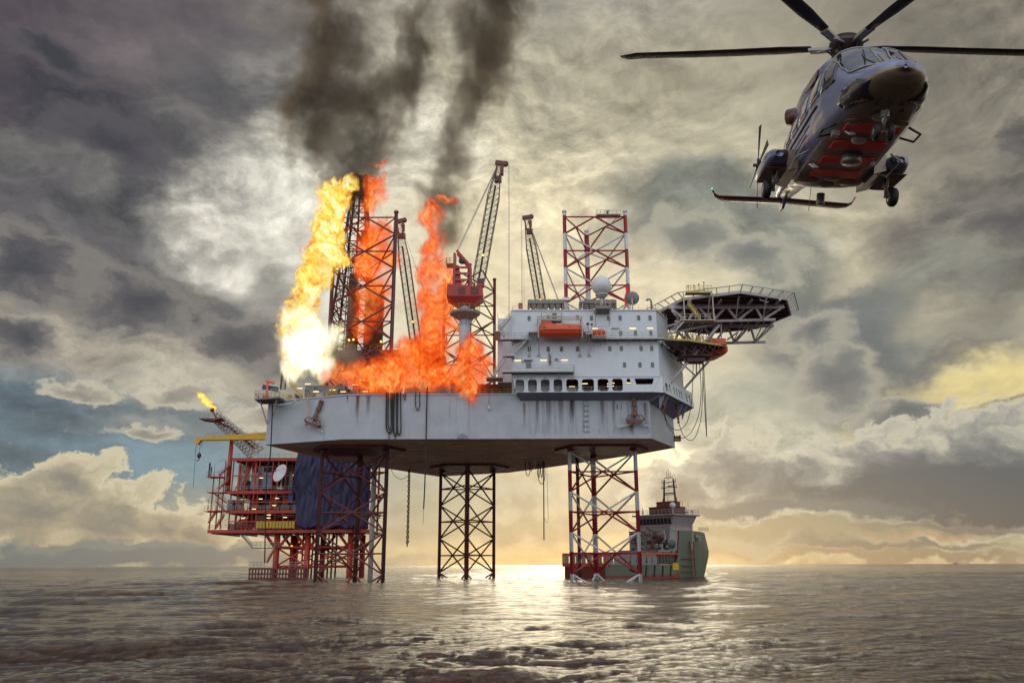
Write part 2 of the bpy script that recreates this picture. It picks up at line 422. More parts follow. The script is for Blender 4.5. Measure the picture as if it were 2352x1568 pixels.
# ------------------------------------------------------------------ sea
def sea():
    # polar sheet round the viewer, fine ahead and near, coarse behind and far
    rows = [0.0]; d = 4.0
    while d < 1300: rows.append(d); d *= 1.0062 if d > 14 else 1.03
    while d < 70000: rows.append(d); d *= 1.12
    rows = np.array(rows[1:])
    a1 = np.linspace(-R_(42), R_(42), 760)
    a2 = np.linspace(R_(42), 2 * math.pi - R_(42), 90)[1:-1]
    ang = np.concatenate([a1, a2]); na = len(ang); nr = len(rows)
    A, D = np.meshgrid(ang, rows)
    X = D * np.sin(A); Y = D * np.cos(A)
    rng = np.random.default_rng(3)
    H = np.zeros_like(X)
    cell = D * .0062 + .02
    # swell and chop as many sharpened sine trains
    spec = [(60, .08, 4), (34, .10, 5), (19, .10, 8), (10.5, .08, 12), (6.2, .052, 16), (3.7, .026, 20), (2.2, .016, 24), (1.3, .015, 26), (.75, .014, 26)]
    wx = X + .6 * np.sin(Y * .21 + 1.3) ; wy = Y + .5 * np.sin(X * .17)
    for lam, amp, n in spec:
        ok = np.clip((lam / cell - 2.2) / 2.5, 0, 1)
        for i in range(n):
            th = rng.normal(-1.25, .5); l = lam * rng.uniform(.72, 1.35); k = 2 * math.pi / l
            ph = rng.uniform(0, 6.28)
            s = np.sin(k * (wx * math.cos(th) + wy * math.sin(th)) + ph)
            H += ok * (amp * 1.5 / math.sqrt(n)) * (1 - 2 * np.abs(s) ** 1.3 * .6) * rng.uniform(.6, 1.3) if i % 2 else ok * (amp * 1.5 / math.sqrt(n)) * s
    # gusts: patches of calmer and rougher water
    g = .75 + .35 * np.sin(X * .045 + 2 * np.sin(Y * .03)) * np.sin(Y * .05 + 1.5 * np.sin(X * .02 + 1))
    H *= g
    H *= np.clip((900 - D) / 700, 0, 1)
    H -= H[D < 600].mean()
    v = np.stack([X, Y, H], -1).reshape(-1, 3)
    v = np.vstack([v, [[0, 0, 0]]])
    i = np.arange(nr - 1)[:, None] * na; j = np.arange(na)[None, :]; j2 = (j + 1) % na
    q = np.stack([i + j, i + j2, i + na + j2, i + na + j], -1).reshape(-1, 4)
    me = bpy.data.meshes.new('sea')
    nf = len(q); nt_ = na
    loops = np.concatenate([q.ravel(), np.stack([np.full(na, len(v) - 1), (np.arange(na) + 1) % na, np.arange(na)], -1).ravel()])
    starts = np.concatenate([np.arange(nf) * 4, nf * 4 + np.arange(na) * 3])
    me.vertices.add(len(v)); me.vertices.foreach_set('co', v.astype(np.float32).ravel())
    me.loops.add(len(loops)); me.loops.foreach_set('vertex_index', loops.astype(np.int32))
    me.polygons.add(nf + na); me.polygons.foreach_set('loop_start', starts.astype(np.int32))
    me.update(calc_edges=True); me.validate()
    me.polygons.foreach_set('use_smooth', [True] * len(me.polygons))
    # faces must look up
    if me.polygons[nf // 2].normal.z < 0: me.flip_normals()
    M = bpy.data.materials.new('sea_water'); M.use_nodes = True
    nt = M.node_tree; N = nt.nodes; L = nt.links; p = N['Principled BSDF']
    p.inputs['Base Color'].default_value = (.060, .024, .022, 1)
    p.inputs['Roughness'].default_value = .07; p.inputs['IOR'].default_value = 1.33
    tc = N.new('ShaderNodeTexCoord')
    def noise(sc, det, mp):
        q_ = N.new('ShaderNodeMapping'); q_.inputs['Scale'].default_value = mp; q_.inputs['Rotation'].default_value = (0, 0, .25); L.new(tc.outputs['Object'], q_.inputs[0])
        n = N.new('ShaderNodeTexNoise'); n.inputs['Scale'].default_value = sc; n.inputs['Detail'].default_value = det; n.inputs['Roughness'].default_value = .74
        n.inputs['Distortion'].default_value = 1.0
        L.new(q_.outputs[0], n.inputs['Vector']); return n.outputs['Fac']
    n1 = noise(1.9, 9, (1.5, .55, 1)); n2 = noise(.33, 4, (1.2, .8, 1))
    b2 = N.new('ShaderNodeBump'); b2.inputs['Strength'].default_value = .55; b2.inputs['Distance'].default_value = .7; L.new(n2, b2.inputs['Height'])
    b1 = N.new('ShaderNodeBump'); b1.inputs['Strength'].default_value = 1.0; b1.inputs['Distance'].default_value = .8; L.new(n1, b1.inputs['Height'])
    L.new(b2.outputs[0], b1.inputs['Normal']); L.new(b1.outputs[0], p.inputs['Normal'])
    me.materials.append(M)
    o = bpy.data.objects.new('sea', me); COL.objects.link(o); tag(o, kind='structure')
    o['label'] = 'choppy open sea, dark maroon brown with golden glints below the sun'
sea()
# ------------------------------------------------------------------ paints
white = mat('hull_paint', (.38, .40, .44), .5, var=.10, vscale=.35, streak=.8, streak_col=(.20, .16, .14), dirt=.6, dirt_col=(.26, .25, .27), dscale=.16, sthr=.60)
white2 = mat('block_paint', (.58, .61, .65), .48, var=.05, vscale=.6, streak=.3, streak_col=(.36, .33, .31), dirt=.2, dirt_col=(.42, .43, .46), dscale=.2, sthr=.62)
grey_band = mat('belly_shade_and_patch', (.20, .20, .26), .5, var=.12, streak=.5, streak_col=(.12, .09, .08))  # darkened grey: shade under the gallery put into the colour; also a hull patch
under = mat('underside_bounce_tan', (.90, .76, .56), .55, var=.10, vscale=.25, dirt=.7, dirt_col=(.30, .20, .14), dscale=.12, streak=0)  # tan bottom with light thrown up by the water put into its colour, plus dirt
maroon = mat('maroon_steel', (.15, .034, .032), .5, var=.2)
maroon_d = mat('dark_maroon_steel', (.085, .028, .028), .55, var=.2)
dark = mat('dark_steel', (.03, .024, .024), .55, var=.25)
yellow = mat('yellow_paint', (.50, .36, .10), .5, var=.15)
rail_m = mat('rail_paint', (.46, .43, .33), .5, var=.1)
grate = mat('grating', (.16, .15, .15), .6, var=.25)
red = mat('red_paint', (.38, .035, .03), .45, var=.15, dirt=.4, dirt_col=(.12, .02, .02))
orange = mat('orange_gel', (.62, .085, .025), .35, var=.08, dirt=.25, dirt_col=(.2, .03, .015), dscale=.5)
rust = mat('rusty_steel', (.15, .06, .035), .7, var=.4, vscale=2)
glass = mat('dark_glass', (.10, .125, .13), .12, var=.3)
glass_dk = mat('black_glass', (.03, .02, .022), .15, var=.3)
inside = mat('interior_maroon', (.13, .035, .028), .6, var=.3)
lamp = mat('fluorescent_tube', (.9, .8, .5), .4, var=.02, emit=(1.0, .78, .32), estr=2.2)
warm = mat('sodium_lamp', (.9, .6, .2), .4, var=.02, emit=(1.0, .42, .06), estr=4.0)
rubber = mat('black_rubber', (.012, .010, .011), .6, var=.3)
dome_m = mat('radome_white', (.62, .63, .64), .4, var=.03)
grey_eq = mat('equipment_grey', (.20, .19, .18), .55, var=.15)
silver = mat('galvanised_steel', (.42, .40, .38), .45, var=.12)

def band_mat():
    M = bpy.data.materials.new('red_white_banded_paint'); M.use_nodes = True
    nt = M.node_tree; N = nt.nodes; L = nt.links; p = N['Principled BSDF']; p.inputs['Roughness'].default_value = .45
    g = N.new('ShaderNodeNewGeometry'); s = N.new('ShaderNodeSeparateXYZ'); L.new(g.outputs['Position'], s.inputs[0])
    a = N.new('ShaderNodeMath'); a.operation = 'SUBTRACT'; L.new(s.outputs[2], a.inputs[0]); a.inputs[1].default_value = 1.5
    b = N.new('ShaderNodeMath'); b.operation = 'DIVIDE'; L.new(a.outputs[0], b.inputs[0]); b.inputs[1].default_value = 7.87
    c = N.new('ShaderNodeMath'); c.operation = 'FRACT'; L.new(b.outputs[0], c.inputs[0])
    d = N.new('ShaderNodeMath'); d.operation = 'GREATER_THAN'; L.new(c.outputs[0], d.inputs[0]); d.inputs[1].default_value = .53
    n = N.new('ShaderNodeTexNoise'); n.inputs['Scale'].default_value = .8; n.inputs['Detail'].default_value = 5
    q = N.new('ShaderNodeTexCoord'); L.new(q.outputs['Object'], n.inputs['Vector'])
    m1 = N.new('ShaderNodeMix'); m1.data_type = 'RGBA'; L.new(n.outputs['Fac'], m1.inputs[0]); m1.inputs[6].default_value = (.30, .012, .016, 1); m1.inputs[7].default_value = (.19, .018, .02, 1)
    m2 = N.new('ShaderNodeMix'); m2.data_type = 'RGBA'; L.new(n.outputs['Fac'], m2.inputs[0]); m2.inputs[6].default_value = (.62, .62, .64, 1); m2.inputs[7].default_value = (.40, .38, .38, 1)
    m3 = N.new('ShaderNodeMix'); m3.data_type = 'RGBA'; L.new(d.outputs[0], m3.inputs[0]); L.new(m1.outputs[2], m3.inputs[6]); L.new(m2.outputs[2], m3.inputs[7])
    L.new(m3.outputs[2], p.inputs['Base Color'])
    return M
banded = band_mat()

# zoom-window coordinates -> 2352 px frame
def zc(ox, oy, s): return lambda x, y: ((x / s + ox) / 1.74150, (y / s + oy) / 1.74150)
Z4 = zc(1900, 1150, 2.24)      # accommodation
ZR = zc(2500, 1050, 1.96)      # helideck
Z3 = zc(1000, 1200, 1.96)      # hull left part
ZC = zc(1700, 600, 2.24)       # cranes and roof
ZF = zc(1050, 600, 1.845)      # left leg and derrick
ZP = zc(750, 1550, 1.845)      # production platform
ZS = zc(2150, 1900, 3.136)     # ship and right leg
def w4(x, y, Y): return W(*Z4(x, y), Y)
def w3(x, y, Y): return W(*Z3(x, y), Y)

HB, HT = 26.3, 34.9            # hull bottom and main deck heights
HULL = [(-32, 155), (26.4, 155), (33.4, 168), (27.5, 178), (9.3, 202), (-1, 214), (-20, 223), (-31, 204), (-45, 176), (-49, 162)]

rig = empty('jackup_rig', (0, 180, 0), 'large jack-up drilling rig with a pale blue-grey hull burning on its open deck', 'drilling rig')

# ------------------------------------------------------------------ hull
m_ = MB(); m_.prism(HULL, HB, HT)
me_tmp = m_
hull = MB()
n = len(HULL)
hull.mi = 0
hull.add([(x, y, HB) for x, y in HULL] + [(x, y, HT) for x, y in HULL], [(i, (i + 1) % n, n + (i + 1) % n, n + i) for i in range(n)])
hull.mi = 1
hull.add([(x, y, HB) for x, y in HULL], [tuple(reversed(range(n)))])
hull.mi = 2
hull.add([(x, y, HT) for x, y in HULL], [tuple(range(n))])
hull_o = hull.build('hull', [white, under, grate], rig)
# bulwark strip / deck edge, doubler plates, crane column strip, scupper half disc
t = MB()
for a, b in ((0, 1), (9, 0), (1, 2)):
    pa, pb = HULL[a], HULL[b]
    t.beam((pa[0], pa[1] - .03, HT + .05), (pb[0], pb[1] - .03, HT + .05), .25, .3)
    t.beam((pa[0], pa[1] - .03, HB + .12), (pb[0], pb[1] - .03, HB + .12), .12, .2)
t.build('deck_edge', white, hull_o)
cx = W(1063, 960, 155).x
t = MB(); t.bx(cx - 1.15, cx + 1.15, 154.86, 155.1, HB, HT + .3); t.build('crane_column_strip', white, hull_o)
t = MB(); t.add([(cx + .05 + 1.0 * math.cos(a), 154.80, HB + .02 + 1.0 * math.sin(a)) for a in [math.pi * i / 14 for i in range(15)]], [tuple(range(15))])
t.add([(cx + .05 + 1.0 * math.cos(a), 154.85, HB + .02 + 1.0 * math.sin(a)) for a in [math.pi * i / 14 for i in range(15)]], [tuple(reversed(range(15)))])
t.build('half_round_patch', grey_band, hull_o)
# recessed vertical bays below the gallery, and long rust runs shaped as stains
def stain_mat(name, colr, seed, thr=.5):
    M = bpy.data.materials.new(name); M.use_nodes = True; nt = M.node_tree; N = nt.nodes; L = nt.links; p = N['Principled BSDF']
    p.inputs['Base Color'].default_value = (*colr, 1); p.inputs['Roughness'].default_value = .8
    tcn = N.new('ShaderNodeTexCoord'); mp = N.new('ShaderNodeMapping'); mp.inputs['Scale'].default_value = (7, 1, 1.1); mp.inputs['Location'].default_value = (seed, 0, 0)
    L.new(tcn.outputs['Generated'], mp.inputs[0])
    no = N.new('ShaderNodeTexNoise'); no.inputs['Scale'].default_value = 1.2; no.inputs['Detail'].default_value = 5; L.new(mp.outputs[0], no.inputs['Vector'])
    s = N.new('ShaderNodeSeparateXYZ'); L.new(tcn.outputs['Generated'], s.inputs[0])
    # fades toward the sides and the lower end of the run
    a = N.new('ShaderNodeMath'); a.operation = 'PINGPONG'; L.new(s.outputs[0], a.inputs[0]); a.inputs[1].default_value = .5
    b = N.new('ShaderNodeMath'); b.operation = 'MULTIPLY'; L.new(a.outputs[0], b.inputs[0]); L.new(s.outputs[2], b.inputs[1])
    c = N.new('ShaderNodeMath'); c.operation = 'MULTIPLY_ADD'; L.new(b.outputs[0], c.inputs[0]); c.inputs[1].default_value = 1.6; L.new(no.outputs['Fac'], c.inputs[2])
    d = N.new('ShaderNodeMapRange'); L.new(c.outputs[0], d.inputs[0]); d.inputs[1].default_value = thr; d.inputs[2].default_value = thr + .55; d.inputs[4].default_value = .8
    L.new(d.outputs[0], p.inputs['Alpha'])
    return M
st_dark = stain_mat('soot_stain', (.05, .035, .035), 1.3, .55); st_rust = stain_mat('rust_run', (.16, .075, .035), 5.1, .58); st_soft = stain_mat('grey_run', (.18, .14, .15), 8.4, .55)
def stain(px0, px1, py0, py1, m__, Y=154.93):
    a = W(px0, py0, Y); b = W(px1, py1, Y)
    q = MB(); q.add([(a.x, Y, b.z), (b.x, Y, b.z), (b.x, Y, a.z), (a.x, Y, a.z)], [(0, 1, 2, 3)])
    q.build('stain', m__, hull_o)
for a in [(1306, 1324, 918, 992, st_dark), (815, 826, 908, 985, st_rust), (795, 801, 908, 930, st_rust), (840, 850, 908, 965, st_soft), (1228, 1240, 918, 1000, st_soft), (1252, 1268, 918, 995, st_soft),
          (1280, 1296, 918, 990, st_soft), (1376, 1392, 920, 1000, st_soft), (1404, 1416, 920, 995, st_soft), (1440, 1462, 975, 1004, st_rust), (1476, 1490, 925, 1000, st_soft), (1200, 1208, 925, 990, st_soft)]:
    stain(*a[:4], a[4])
# plate seams: a few welded strips
t = MB()
for x in (-26.5, -19.6, -3.0, 4.1, 11.2, 18.3): t.bx(x - .02, x + .02, 154.97, 155.01, HB + .3, HT - .1)
t.build('weld_seam', white, hull_o)
# stiffener seams on the underside plating
t = MB()
def inside_poly(x, y, P=HULL):
    c = False; j = len(P) - 1
    for i in range(len(P)):
        if (P[i][1] > y) != (P[j][1] > y) and x < (P[j][0] - P[i][0]) * (y - P[i][1]) / (P[j][1] - P[i][1]) + P[i][0]: c = not c
        j = i
    return c
for k in range(13):
    y = 158 + k * 4.6; xs = [x for x in np.arange(-49, 34, .5) if inside_poly(x, y)]
    if xs: t.bx(xs[0] + .3, xs[-1] - .3, y - .03, y + .03, HB - .03, HB + .01)
t.build('bottom_seam', mat('seam_paint', (.26, .17, .12), .6), hull_o)

# draft marks and numbers painted on the hull side
def text_mesh(txt, size, loc, m__, parent, rot=(math.pi / 2, 0, 0), thick=.01, name='painted_lettering'):
    cu = bpy.data.curves.new('t', 'FONT'); cu.body = txt; cu.size = size; cu.extrude = thick; cu.align_x = 'LEFT'
    o = bpy.data.objects.new('t', cu); COL.objects.link(o)
    dg = bpy.context.evaluated_depsgraph_get(); me = bpy.data.meshes.new_from_object(o.evaluated_get(dg))
    bpy.data.objects.remove(o); bpy.data.curves.remove(cu)
    ob = bpy.data.objects.new(name, me); COL.objects.link(ob); me.materials.clear(); me.materials.append(m__)
    ob.parent = parent; ob.location = Vector(loc) - world_loc(parent); ob.rotation_euler = rot
    return ob
ink = mat('mark_paint', (.05, .04, .05), .6)
for k, s_ in enumerate(('7.0M', '6.0M', '5.0M', '4.0M', '3.0M', '2.0M', '1.0M')):
    p = w4(975, 1003 + k * 46.3, 154.9); text_mesh(s_, .52, (p.x, 154.95, p.z - .4), ink, hull_o)
t = MB()
for k in range(31):
    p = w4(963, 1003 + k * 9.26, 154.9); t.bx(p.x, p.x + (.3 if k % 5 else .5), 154.94, 154.96, p.z - .02, p.z + .02)
t.build('draft_scale', ink, hull_o)
p = w4(1258, 1090, 154.9); text_mesh('11', 1.5, (p.x, 154.95, p.z), ink, hull_o)

# solid maroon plates carry the darkness of the well openings round the legs
def well(cx, cy, w, d, name='leg_well'):
    pts = [(-1, 0), (-.64, -.50), (.64, -.50), (1, 0), (.64, .5), (-.64, .5)]
    t = MB(); t.prism([(cx + a * w, cy + b * d) for a, b in pts], HB - .55, HB - .02); t.build(name, maroon, rig)

# ------------------------------------------------------------------ legs
NODE0, BAY = 1.5, 7.87
def make_leg(chords, zt, m_chord, m_brace, label=None):
    L0 = empty('leg', (0, 0, 0)); L0.parent = rig
    L0.location = Vector((sum(c[0] for c in chords) / 3, sum(c[1] for c in chords) / 3, 0)) - rig.location
    if label: L0['label'] = label
    ctr = Vector((sum(c[0] for c in chords) / 3, sum(c[1] for c in chords) / 3, 0))
    for i, (x, y) in enumerate(chords):
        t = MB(); t.bar((x, y, -6), (x, y, zt), .40, n=10)
        # rack: toothed plate on both sides of the chord
        d = (Vector((x, y, 0)) - ctr).normalized(); tdir = Vector((-d.y, d.x, 0))
        for sgn in (-1, 1):
            b = Vector((x, y, 0)) + tdir * sgn * .42
            z = .0
            t.beam(b + Vector((0, 0, -2)), b + Vector((0, 0, zt - .6)), .14, .12, up=tdir)
            vs = []; fs = []
            while z < zt - 1:
                p0 = b + tdir * sgn * .05
                q = [p0 + d * .05 + Vector((0, 0, z)), p0 + d * .05 + Vector((0, 0, z + .36)), p0 + d * .05 + tdir * sgn * .2 + Vector((0, 0, z + .18)),
                     p0 - d * .05 + Vector((0, 0, z)), p0 - d * .05 + Vector((0, 0, z + .36)), p0 - d * .05 + tdir * sgn * .2 + Vector((0, 0, z + .18))]
                o_ = len(vs); vs += q; fs += [(o_, o_ + 1, o_ + 2), (o_ + 3, o_ + 5, o_ + 4), (o_, o_ + 2, o_ + 5, o_ + 3), (o_ + 1, o_ + 4, o_ + 5, o_ + 2)]
                z += .52
            t.add(vs, fs)
        t.lathe((x, y, zt - .3), [(.40, 0), (.52, .1), (.52, .5), (.3, .6)], 10)
        t.build('chord', m_chord, L0)
    nb = int((zt - NODE0) / BAY + 1.5)
    for a in range(3):
        A, B = Vector((*chords[a], 0)), Vector((*chords[(a + 1) % 3], 0))
        for k in range(-1, nb + 1):
            z0 = NODE0 + k * BAY; zm = z0 + BAY / 2; z1 = z0 + BAY
            if zm < zt - .3:
                # inner triangle of the horizontal frame
                t = MB(); t.bar(A + Vector((0, 0, zm)), B + Vector((0, 0, zm)), .16); t.build('horizontal_brace', m_brace, L0)
            M = (A + B) / 2 + Vector((0, 0, zm))
            for s_, e_ in ((z0, -1), (z1, 1)):
                if max(s_, zm) > zt + .5 or max(s_, zm) < 0: continue
                for C in (A, B):
                    t = MB(); t.bar(C + Vector((0, 0, s_)), M, .19); t.build('diagonal_brace', m_brace, L0)
    return L0
def chord_x(px, py, Y): return W(px, py, Y).x
legR = [(chord_x(1314, 1330, 165), 165), (chord_x(1471, 1330, 165), 165), (chord_x(1370, 1330, 176), 176)]
legL = [(chord_x(724, 1330, 165), 165), (chord_x(879, 1330, 165), 165), (chord_x(815, 1330, 176), 176)]
legM = [(chord_x(1008, 1325, 204), 204), (chord_x(1134, 1325, 204), 204), (chord_x(1071, 1325, 193), 193)]
make_leg(legR, 77.5, banded, banded, 'lattice leg banded in red and white, right of the three')
make_leg(legL, 77.5, maroon_d, maroon, 'dark maroon lattice leg beside the flames, left of the three')
make_leg(legM, 75.8, maroon, maroon_d, 'dark maroon lattice leg at the far point of the hull, middle of the three')
for c in (legR, legL, legM):
    well(sum(q[0] for q in c) / 3 + .5, sum(q[1] for q in c) / 3, 9.6, 14)
# slender riser pipes inside the legs
t = MB(); q = W(1332, 1325, 184); t.bar((q.x, 184, -4), (q.x, 184, HB), .38, n=10); t.build('riser_pipe', maroon_d, rig)
t = MB(); q = W(850, 1325, 184); t.bar((q.x, 184, -4), (q.x, 184, HB), .55, n=12); t.build('riser_pipe', silver, rig)
# helicopter landing aid platform and flag at top of right leg
t = MB(); a = W(*ZC(1535, 580), 165); b = W(*ZC(1752, 580), 165)
t.rail([(a.x, 164.6, a.z), (b.x, 164.6, a.z)], 1.0, .04, .9); t.rail([(a.x, 166.6, a.z), (b.x, 166.6, a.z)], 1.0, .04, .9)
t.bx(a.x, b.x, 164.6, 166.6, a.z - .12, a.z)
t.bar((a.x + .3, 165, a.z - .1), ((a.x + b.x) / 2, 165.5, a.z - 2.5), .08); t.bar((b.x - .3, 165, a.z - .1), ((a.x + b.x) / 2, 165.5, a.z - 2.5), .08)
for k in range(4): t.bar((a.x + .6 + k, 165, a.z - .1 - k * .4), (b.x - .3 - .3 * k, 165, a.z - .5 - k * .4), .04)
t.build('leg_top_platform', rail_m, rig)
t = MB(); p = W(*ZC(1640, 575), 165.5); t.bar(p, p + Vector((0, 0, .7)), .08); t.box(p + Vector((0, 0, .75)), (1.0, .12, .16)); t.box(p + Vector((-.1, 0, .35)), (.45, .4, .35)); t.build('wind_gauge', mat('green_paint', (.03, .10, .05), .5), rig)
# ------------------------------------------------------------------ accommodation block
def plate(outline, holes, thick, to_world, name, m__, parent):
    """flat plate with real rounded openings, built from closed curves"""
    cu = bpy.data.curves.new('c', 'CURVE'); cu.dimensions = '2D'; cu.fill_mode = 'BOTH'; cu.extrude = thick / 2
    for pts in [outline] + holes:
        s_ = cu.splines.new('POLY'); s_.points.add(len(pts) - 1)
        for q, p in zip(s_.points, pts): q.co = (p[0], p[1], 0, 1)
        s_.use_cyclic_u = True
    o = bpy.data.objects.new('c', cu); COL.objects.link(o)
    dg = bpy.context.evaluated_depsgraph_get(); me = bpy.data.meshes.new_from_object(o.evaluated_get(dg))
    bpy.data.objects.remove(o); bpy.data.curves.remove(cu)
    off = world_loc(parent)
    for v in me.vertices: v.co = to_world(v.co) - off
    me.materials.clear(); me.materials.append(m__)
    for p in me.polygons: p.material_index = 0
    ob = bpy.data.objects.new(name, me); COL.objects.link(ob); ob.parent = parent
    return ob
def rrect(x0, x1, y0, y1, r, n=4):
    pts = []
    for cx_, cy_, a0 in ((x1 - r, y1 - r, 0), (x0 + r, y1 - r, 90), (x0 + r, y0 + r, 180), (x1 - r, y0 + r, 270)):
        for i in range(n + 1):
            a = R_(a0 + 90 * i / n); pts.append((cx_ + r * math.cos(a), cy_ + r * math.sin(a)))
    return pts
YB = 152.0
xl = w4(328, 500, YB).x; xr = w4(1640, 500, YB).x
ztop = w4(1000, 207, YB).z; zgal = w4(1000, 795, YB).z
xl2 = w4(203, 500, 157).x
blk = MB()
back = 176
# lower storeys run further aft along the right side
lo = [(xl, YB), (xr, YB), (xr + 7.4, 166), (xr + 4, back), (xl2, back), (xl2, 157), (xl, 157)]
hi = [(xl, YB), (xr - .1, YB), (xr + 3.3, 158.5), (xr + 3.3, back), (xl2, back), (xl2, 157), (xl, 157)]
zmid = w4(1650, 480, YB).z
blk.prism(lo, zgal, zmid - .0)
blk.prism(hi, zmid + .004, ztop)
block = blk.build('accommodation_block', white2, rig)
# parapet lip, joints
t = MB()
t.beam((xl, YB - .05, ztop + .08), (xr, YB - .05, ztop + .08), .3, .2); t.beam((xr, YB, ztop + .08), (xr + 3.3, 158.5, ztop + .08), .3, .2)
t.beam((xl, YB - .04, zgal + .02), (xr + .1, YB - .04, zgal + .02), .14, .16); t.beam((xr + .1, YB - .02, zgal + .02), (xr + 7.4, 166, zgal + .02), .14, .16)
t.build('roof_edge', white2, block)
# windows: frame ring and pane each
def window(c, w, h, pane, yaw=0.0, name='window'):
    t = MB(); t.mi = 0
    ca, sa = math.cos(yaw), math.sin(yaw)
    def tw(v): return Vector((c.x + v[0] * ca - v[1] * sa, c.y + v[0] * sa + v[1] * ca, c.z + v[2]))
    o_ = rrect(-w / 2 - .06, w / 2 + .06, -h / 2 - .06, h / 2 + .06, .14, 3); i_ = rrect(-w / 2, w / 2, -h / 2, h / 2, .10, 3); n = len(o_)
    vs = [tw((x, -.05, z)) for x, z in o_] + [tw((x, -.05, z)) for x, z in i_] + [tw((x, .0, z)) for x, z in o_] + [tw((x, .02, z)) for x, z in i_]
    fs = [(k, (k + 1) % n, n + (k + 1) % n, n + k) for k in range(n)] + [(k, 2 * n + k, 2 * n + (k + 1) % n, (k + 1) % n) for k in range(n)] + [(n + k, n + (k + 1) % n, 3 * n + (k + 1) % n, 3 * n + k) for k in range(n)]
    t.add(vs, fs); t.mi = 1
    t.add([tw((x, -.012, z)) for x, z in i_], [tuple(range(n))])
    return t.build(name, [grey_eq, pane], block)
for x, y, kind in [(485, 277, 0), (918, 270, 0), (1043, 274, 0), (1197, 274, 0), (1300, 273, 0), (1466, 272, 0), (1568, 272, 0),
                   (1305, 409, 0), (1437, 408, 0), (1575, 408, 0),
                   (486, 551, 1), (656, 551, 1), (775, 551, 1), (918, 550, 1), (1053, 549, 2), (1208, 547, 0), (1311, 546, 0), (1488, 545, 0), (1583, 545, 0),
                   (1340, 692, 0), (1478, 692, 0), (1590, 692, 0)]:
    window(w4(x, y, YB - .01), .50, .88, (glass, glass_dk, white2)[kind])
window(w4(480, 699, YB - .01), .95, .98, glass)
# gallery below the block: front wall with ten rounded openings, then the right side wall
zg0 = w4(1000, 922, YB).z
def gx(x, y=860): return w4(x, y, YB).x
def gz(y): return w4(1000, y, YB).z
holes = [rrect(gx(a), gx(b), gz(c), gz(d), .5) for a, b, d, c in
         [(362, 441, 822, 934), (475, 555, 821, 933), (590, 669, 820, 932), (704, 782, 819, 931), (818, 926, 819, 930), (958, 1066, 818, 928), (1099, 1197, 817, 927), (1229, 1324, 816, 926)]]
def tri(pts): return [(gx(a), gz(b)) for a, b in pts]
holes.append(tri([(1362, 815), (1388, 815), (1402, 862), (1358, 862)]))
holes.append(tri([(1430, 815), (1606, 814), (1590, 866), (1446, 868)]))
outline = [(xl, zgal), (gx(395), zg0 - .35), (gx(1588), zg0 - .25), (xr + .02, zgal)]
gal = plate([(xl, zgal), (gx(370), zg0 - .3), (gx(1592), zg0 - .3), (xr + .1, zgal)], holes, .35, lambda v: Vector((v.x, YB + .18 + v.z, v.y)), 'gallery_front', white2, block)
# sloping belly under the gallery with scalloped openings, back to the hull side
gp = MB()
A0, A1 = Vector((gx(372), YB + .0, zg0 - .3)), Vector((gx(1592), YB + .0, zg0 - .3))
B0, B1 = Vector((gx(405), 154.9, zg0 - 1.35)), Vector((gx(1572), 154.9, zg0 - 1.3))
gp.add([A0, A1, B1, B0, A0 + Vector((0, .3, .1)), A1 + Vector((0, .3, .1)), B1 + Vector((0, .05, .4)), B0 + Vector((0, .05, .4))], [(0, 3, 2, 1), (4, 5, 6, 7), (0, 1, 5, 4), (3, 7, 6, 2), (0, 4, 7, 3), (1, 2, 6, 5)])
gp.build('gallery_belly', grey_band, block)
for x in (515, 630, 742, 868, 992, 1140, 1268, 1385, 1520):     # dark scallops where the hull ribs pass
    p = w4(x, 985, 154.8); t = MB()
    wv = .95 if x not in (868, 1140, 1268) else 1.3
    t.mi = 0; t.hexa([(p.x - wv / 2 + a, 154.7 - e, p.z + z) for a, z, e in ((0, -.32, 0), (wv, -.32, 0), (wv - .15, .18, .45), (.15, .18, .45))],
           [(p.x - wv / 2 + a, 154.75 - e, p.z + z + .03) for a, z, e in ((0, -.32, 0), (wv, -.32, 0), (wv - .15, .18, .45), (.15, .18, .45))])
    t.build('scallop', glass_dk, block)
    # shallow rib running down the hull
    t = MB(); t.bx(p.x - wv * .62, p.x - wv * .55, 154.9, 155, HB + 1, p.z - .2); t.bx(p.x + wv * .55, p.x + wv * .62, 154.9, 155, HB + 1, p.z - .2); t.build('hull_rib', white, hull_o)
# inside of the gallery
t = MB(); t.mi = 0; t.bx(gx(330), gx(800), YB + 3.6, YB + 3.8, zg0 - .3, zgal); t.mi = 1; t.bx(gx(800) + .01, xr - .3, YB + 3.6, YB + 3.8, zg0 - .3, zgal)
t.mi = 2; t.bx(gx(372), xr - .8, YB + .4, YB + 3.5, zg0 - .45, zg0 - .3)
for x in (800, 940, 1082, 1214, 1342): t.mi = 1; t.bx(gx(x) - .1, gx(x) + .1, YB + .8, YB + 3.6, zg0 - .3, zgal)
t.build('gallery_inside', [white2, inside, grate], block)
t = MB(); t.rail([(gx(380), YB + .6, zg0 - .3), (gx(1340), YB + .6, zg0 - .3)], 1.15, .035, 1.6); t.build('gallery_rail', rail_m, block)
t = MB(); t.box((gx(872), YB + 1.4, zg0 + .3), (2.4, .8, .9)); t.bar((gx(850), YB + 1, zg0 - .2), (gx(895), YB + 1, zg0 + .9), .06); t.build('gallery_equipment', grey_eq, block)
# right side gallery: slanted wall following the hull chamfer, pairs of slots
SA, SB = Vector((xr + .15, YB, 0)), Vector((xr + 9.2, 168, 0))
sd_ = (SB - SA); slen = sd_.length; sdn = sd_.normalized(); snn = Vector((sdn.y, -sdn.x, 0))
zs1 = zgal
def sidept(u, z): return SA + sdn * u + Vector((0, 0, z))
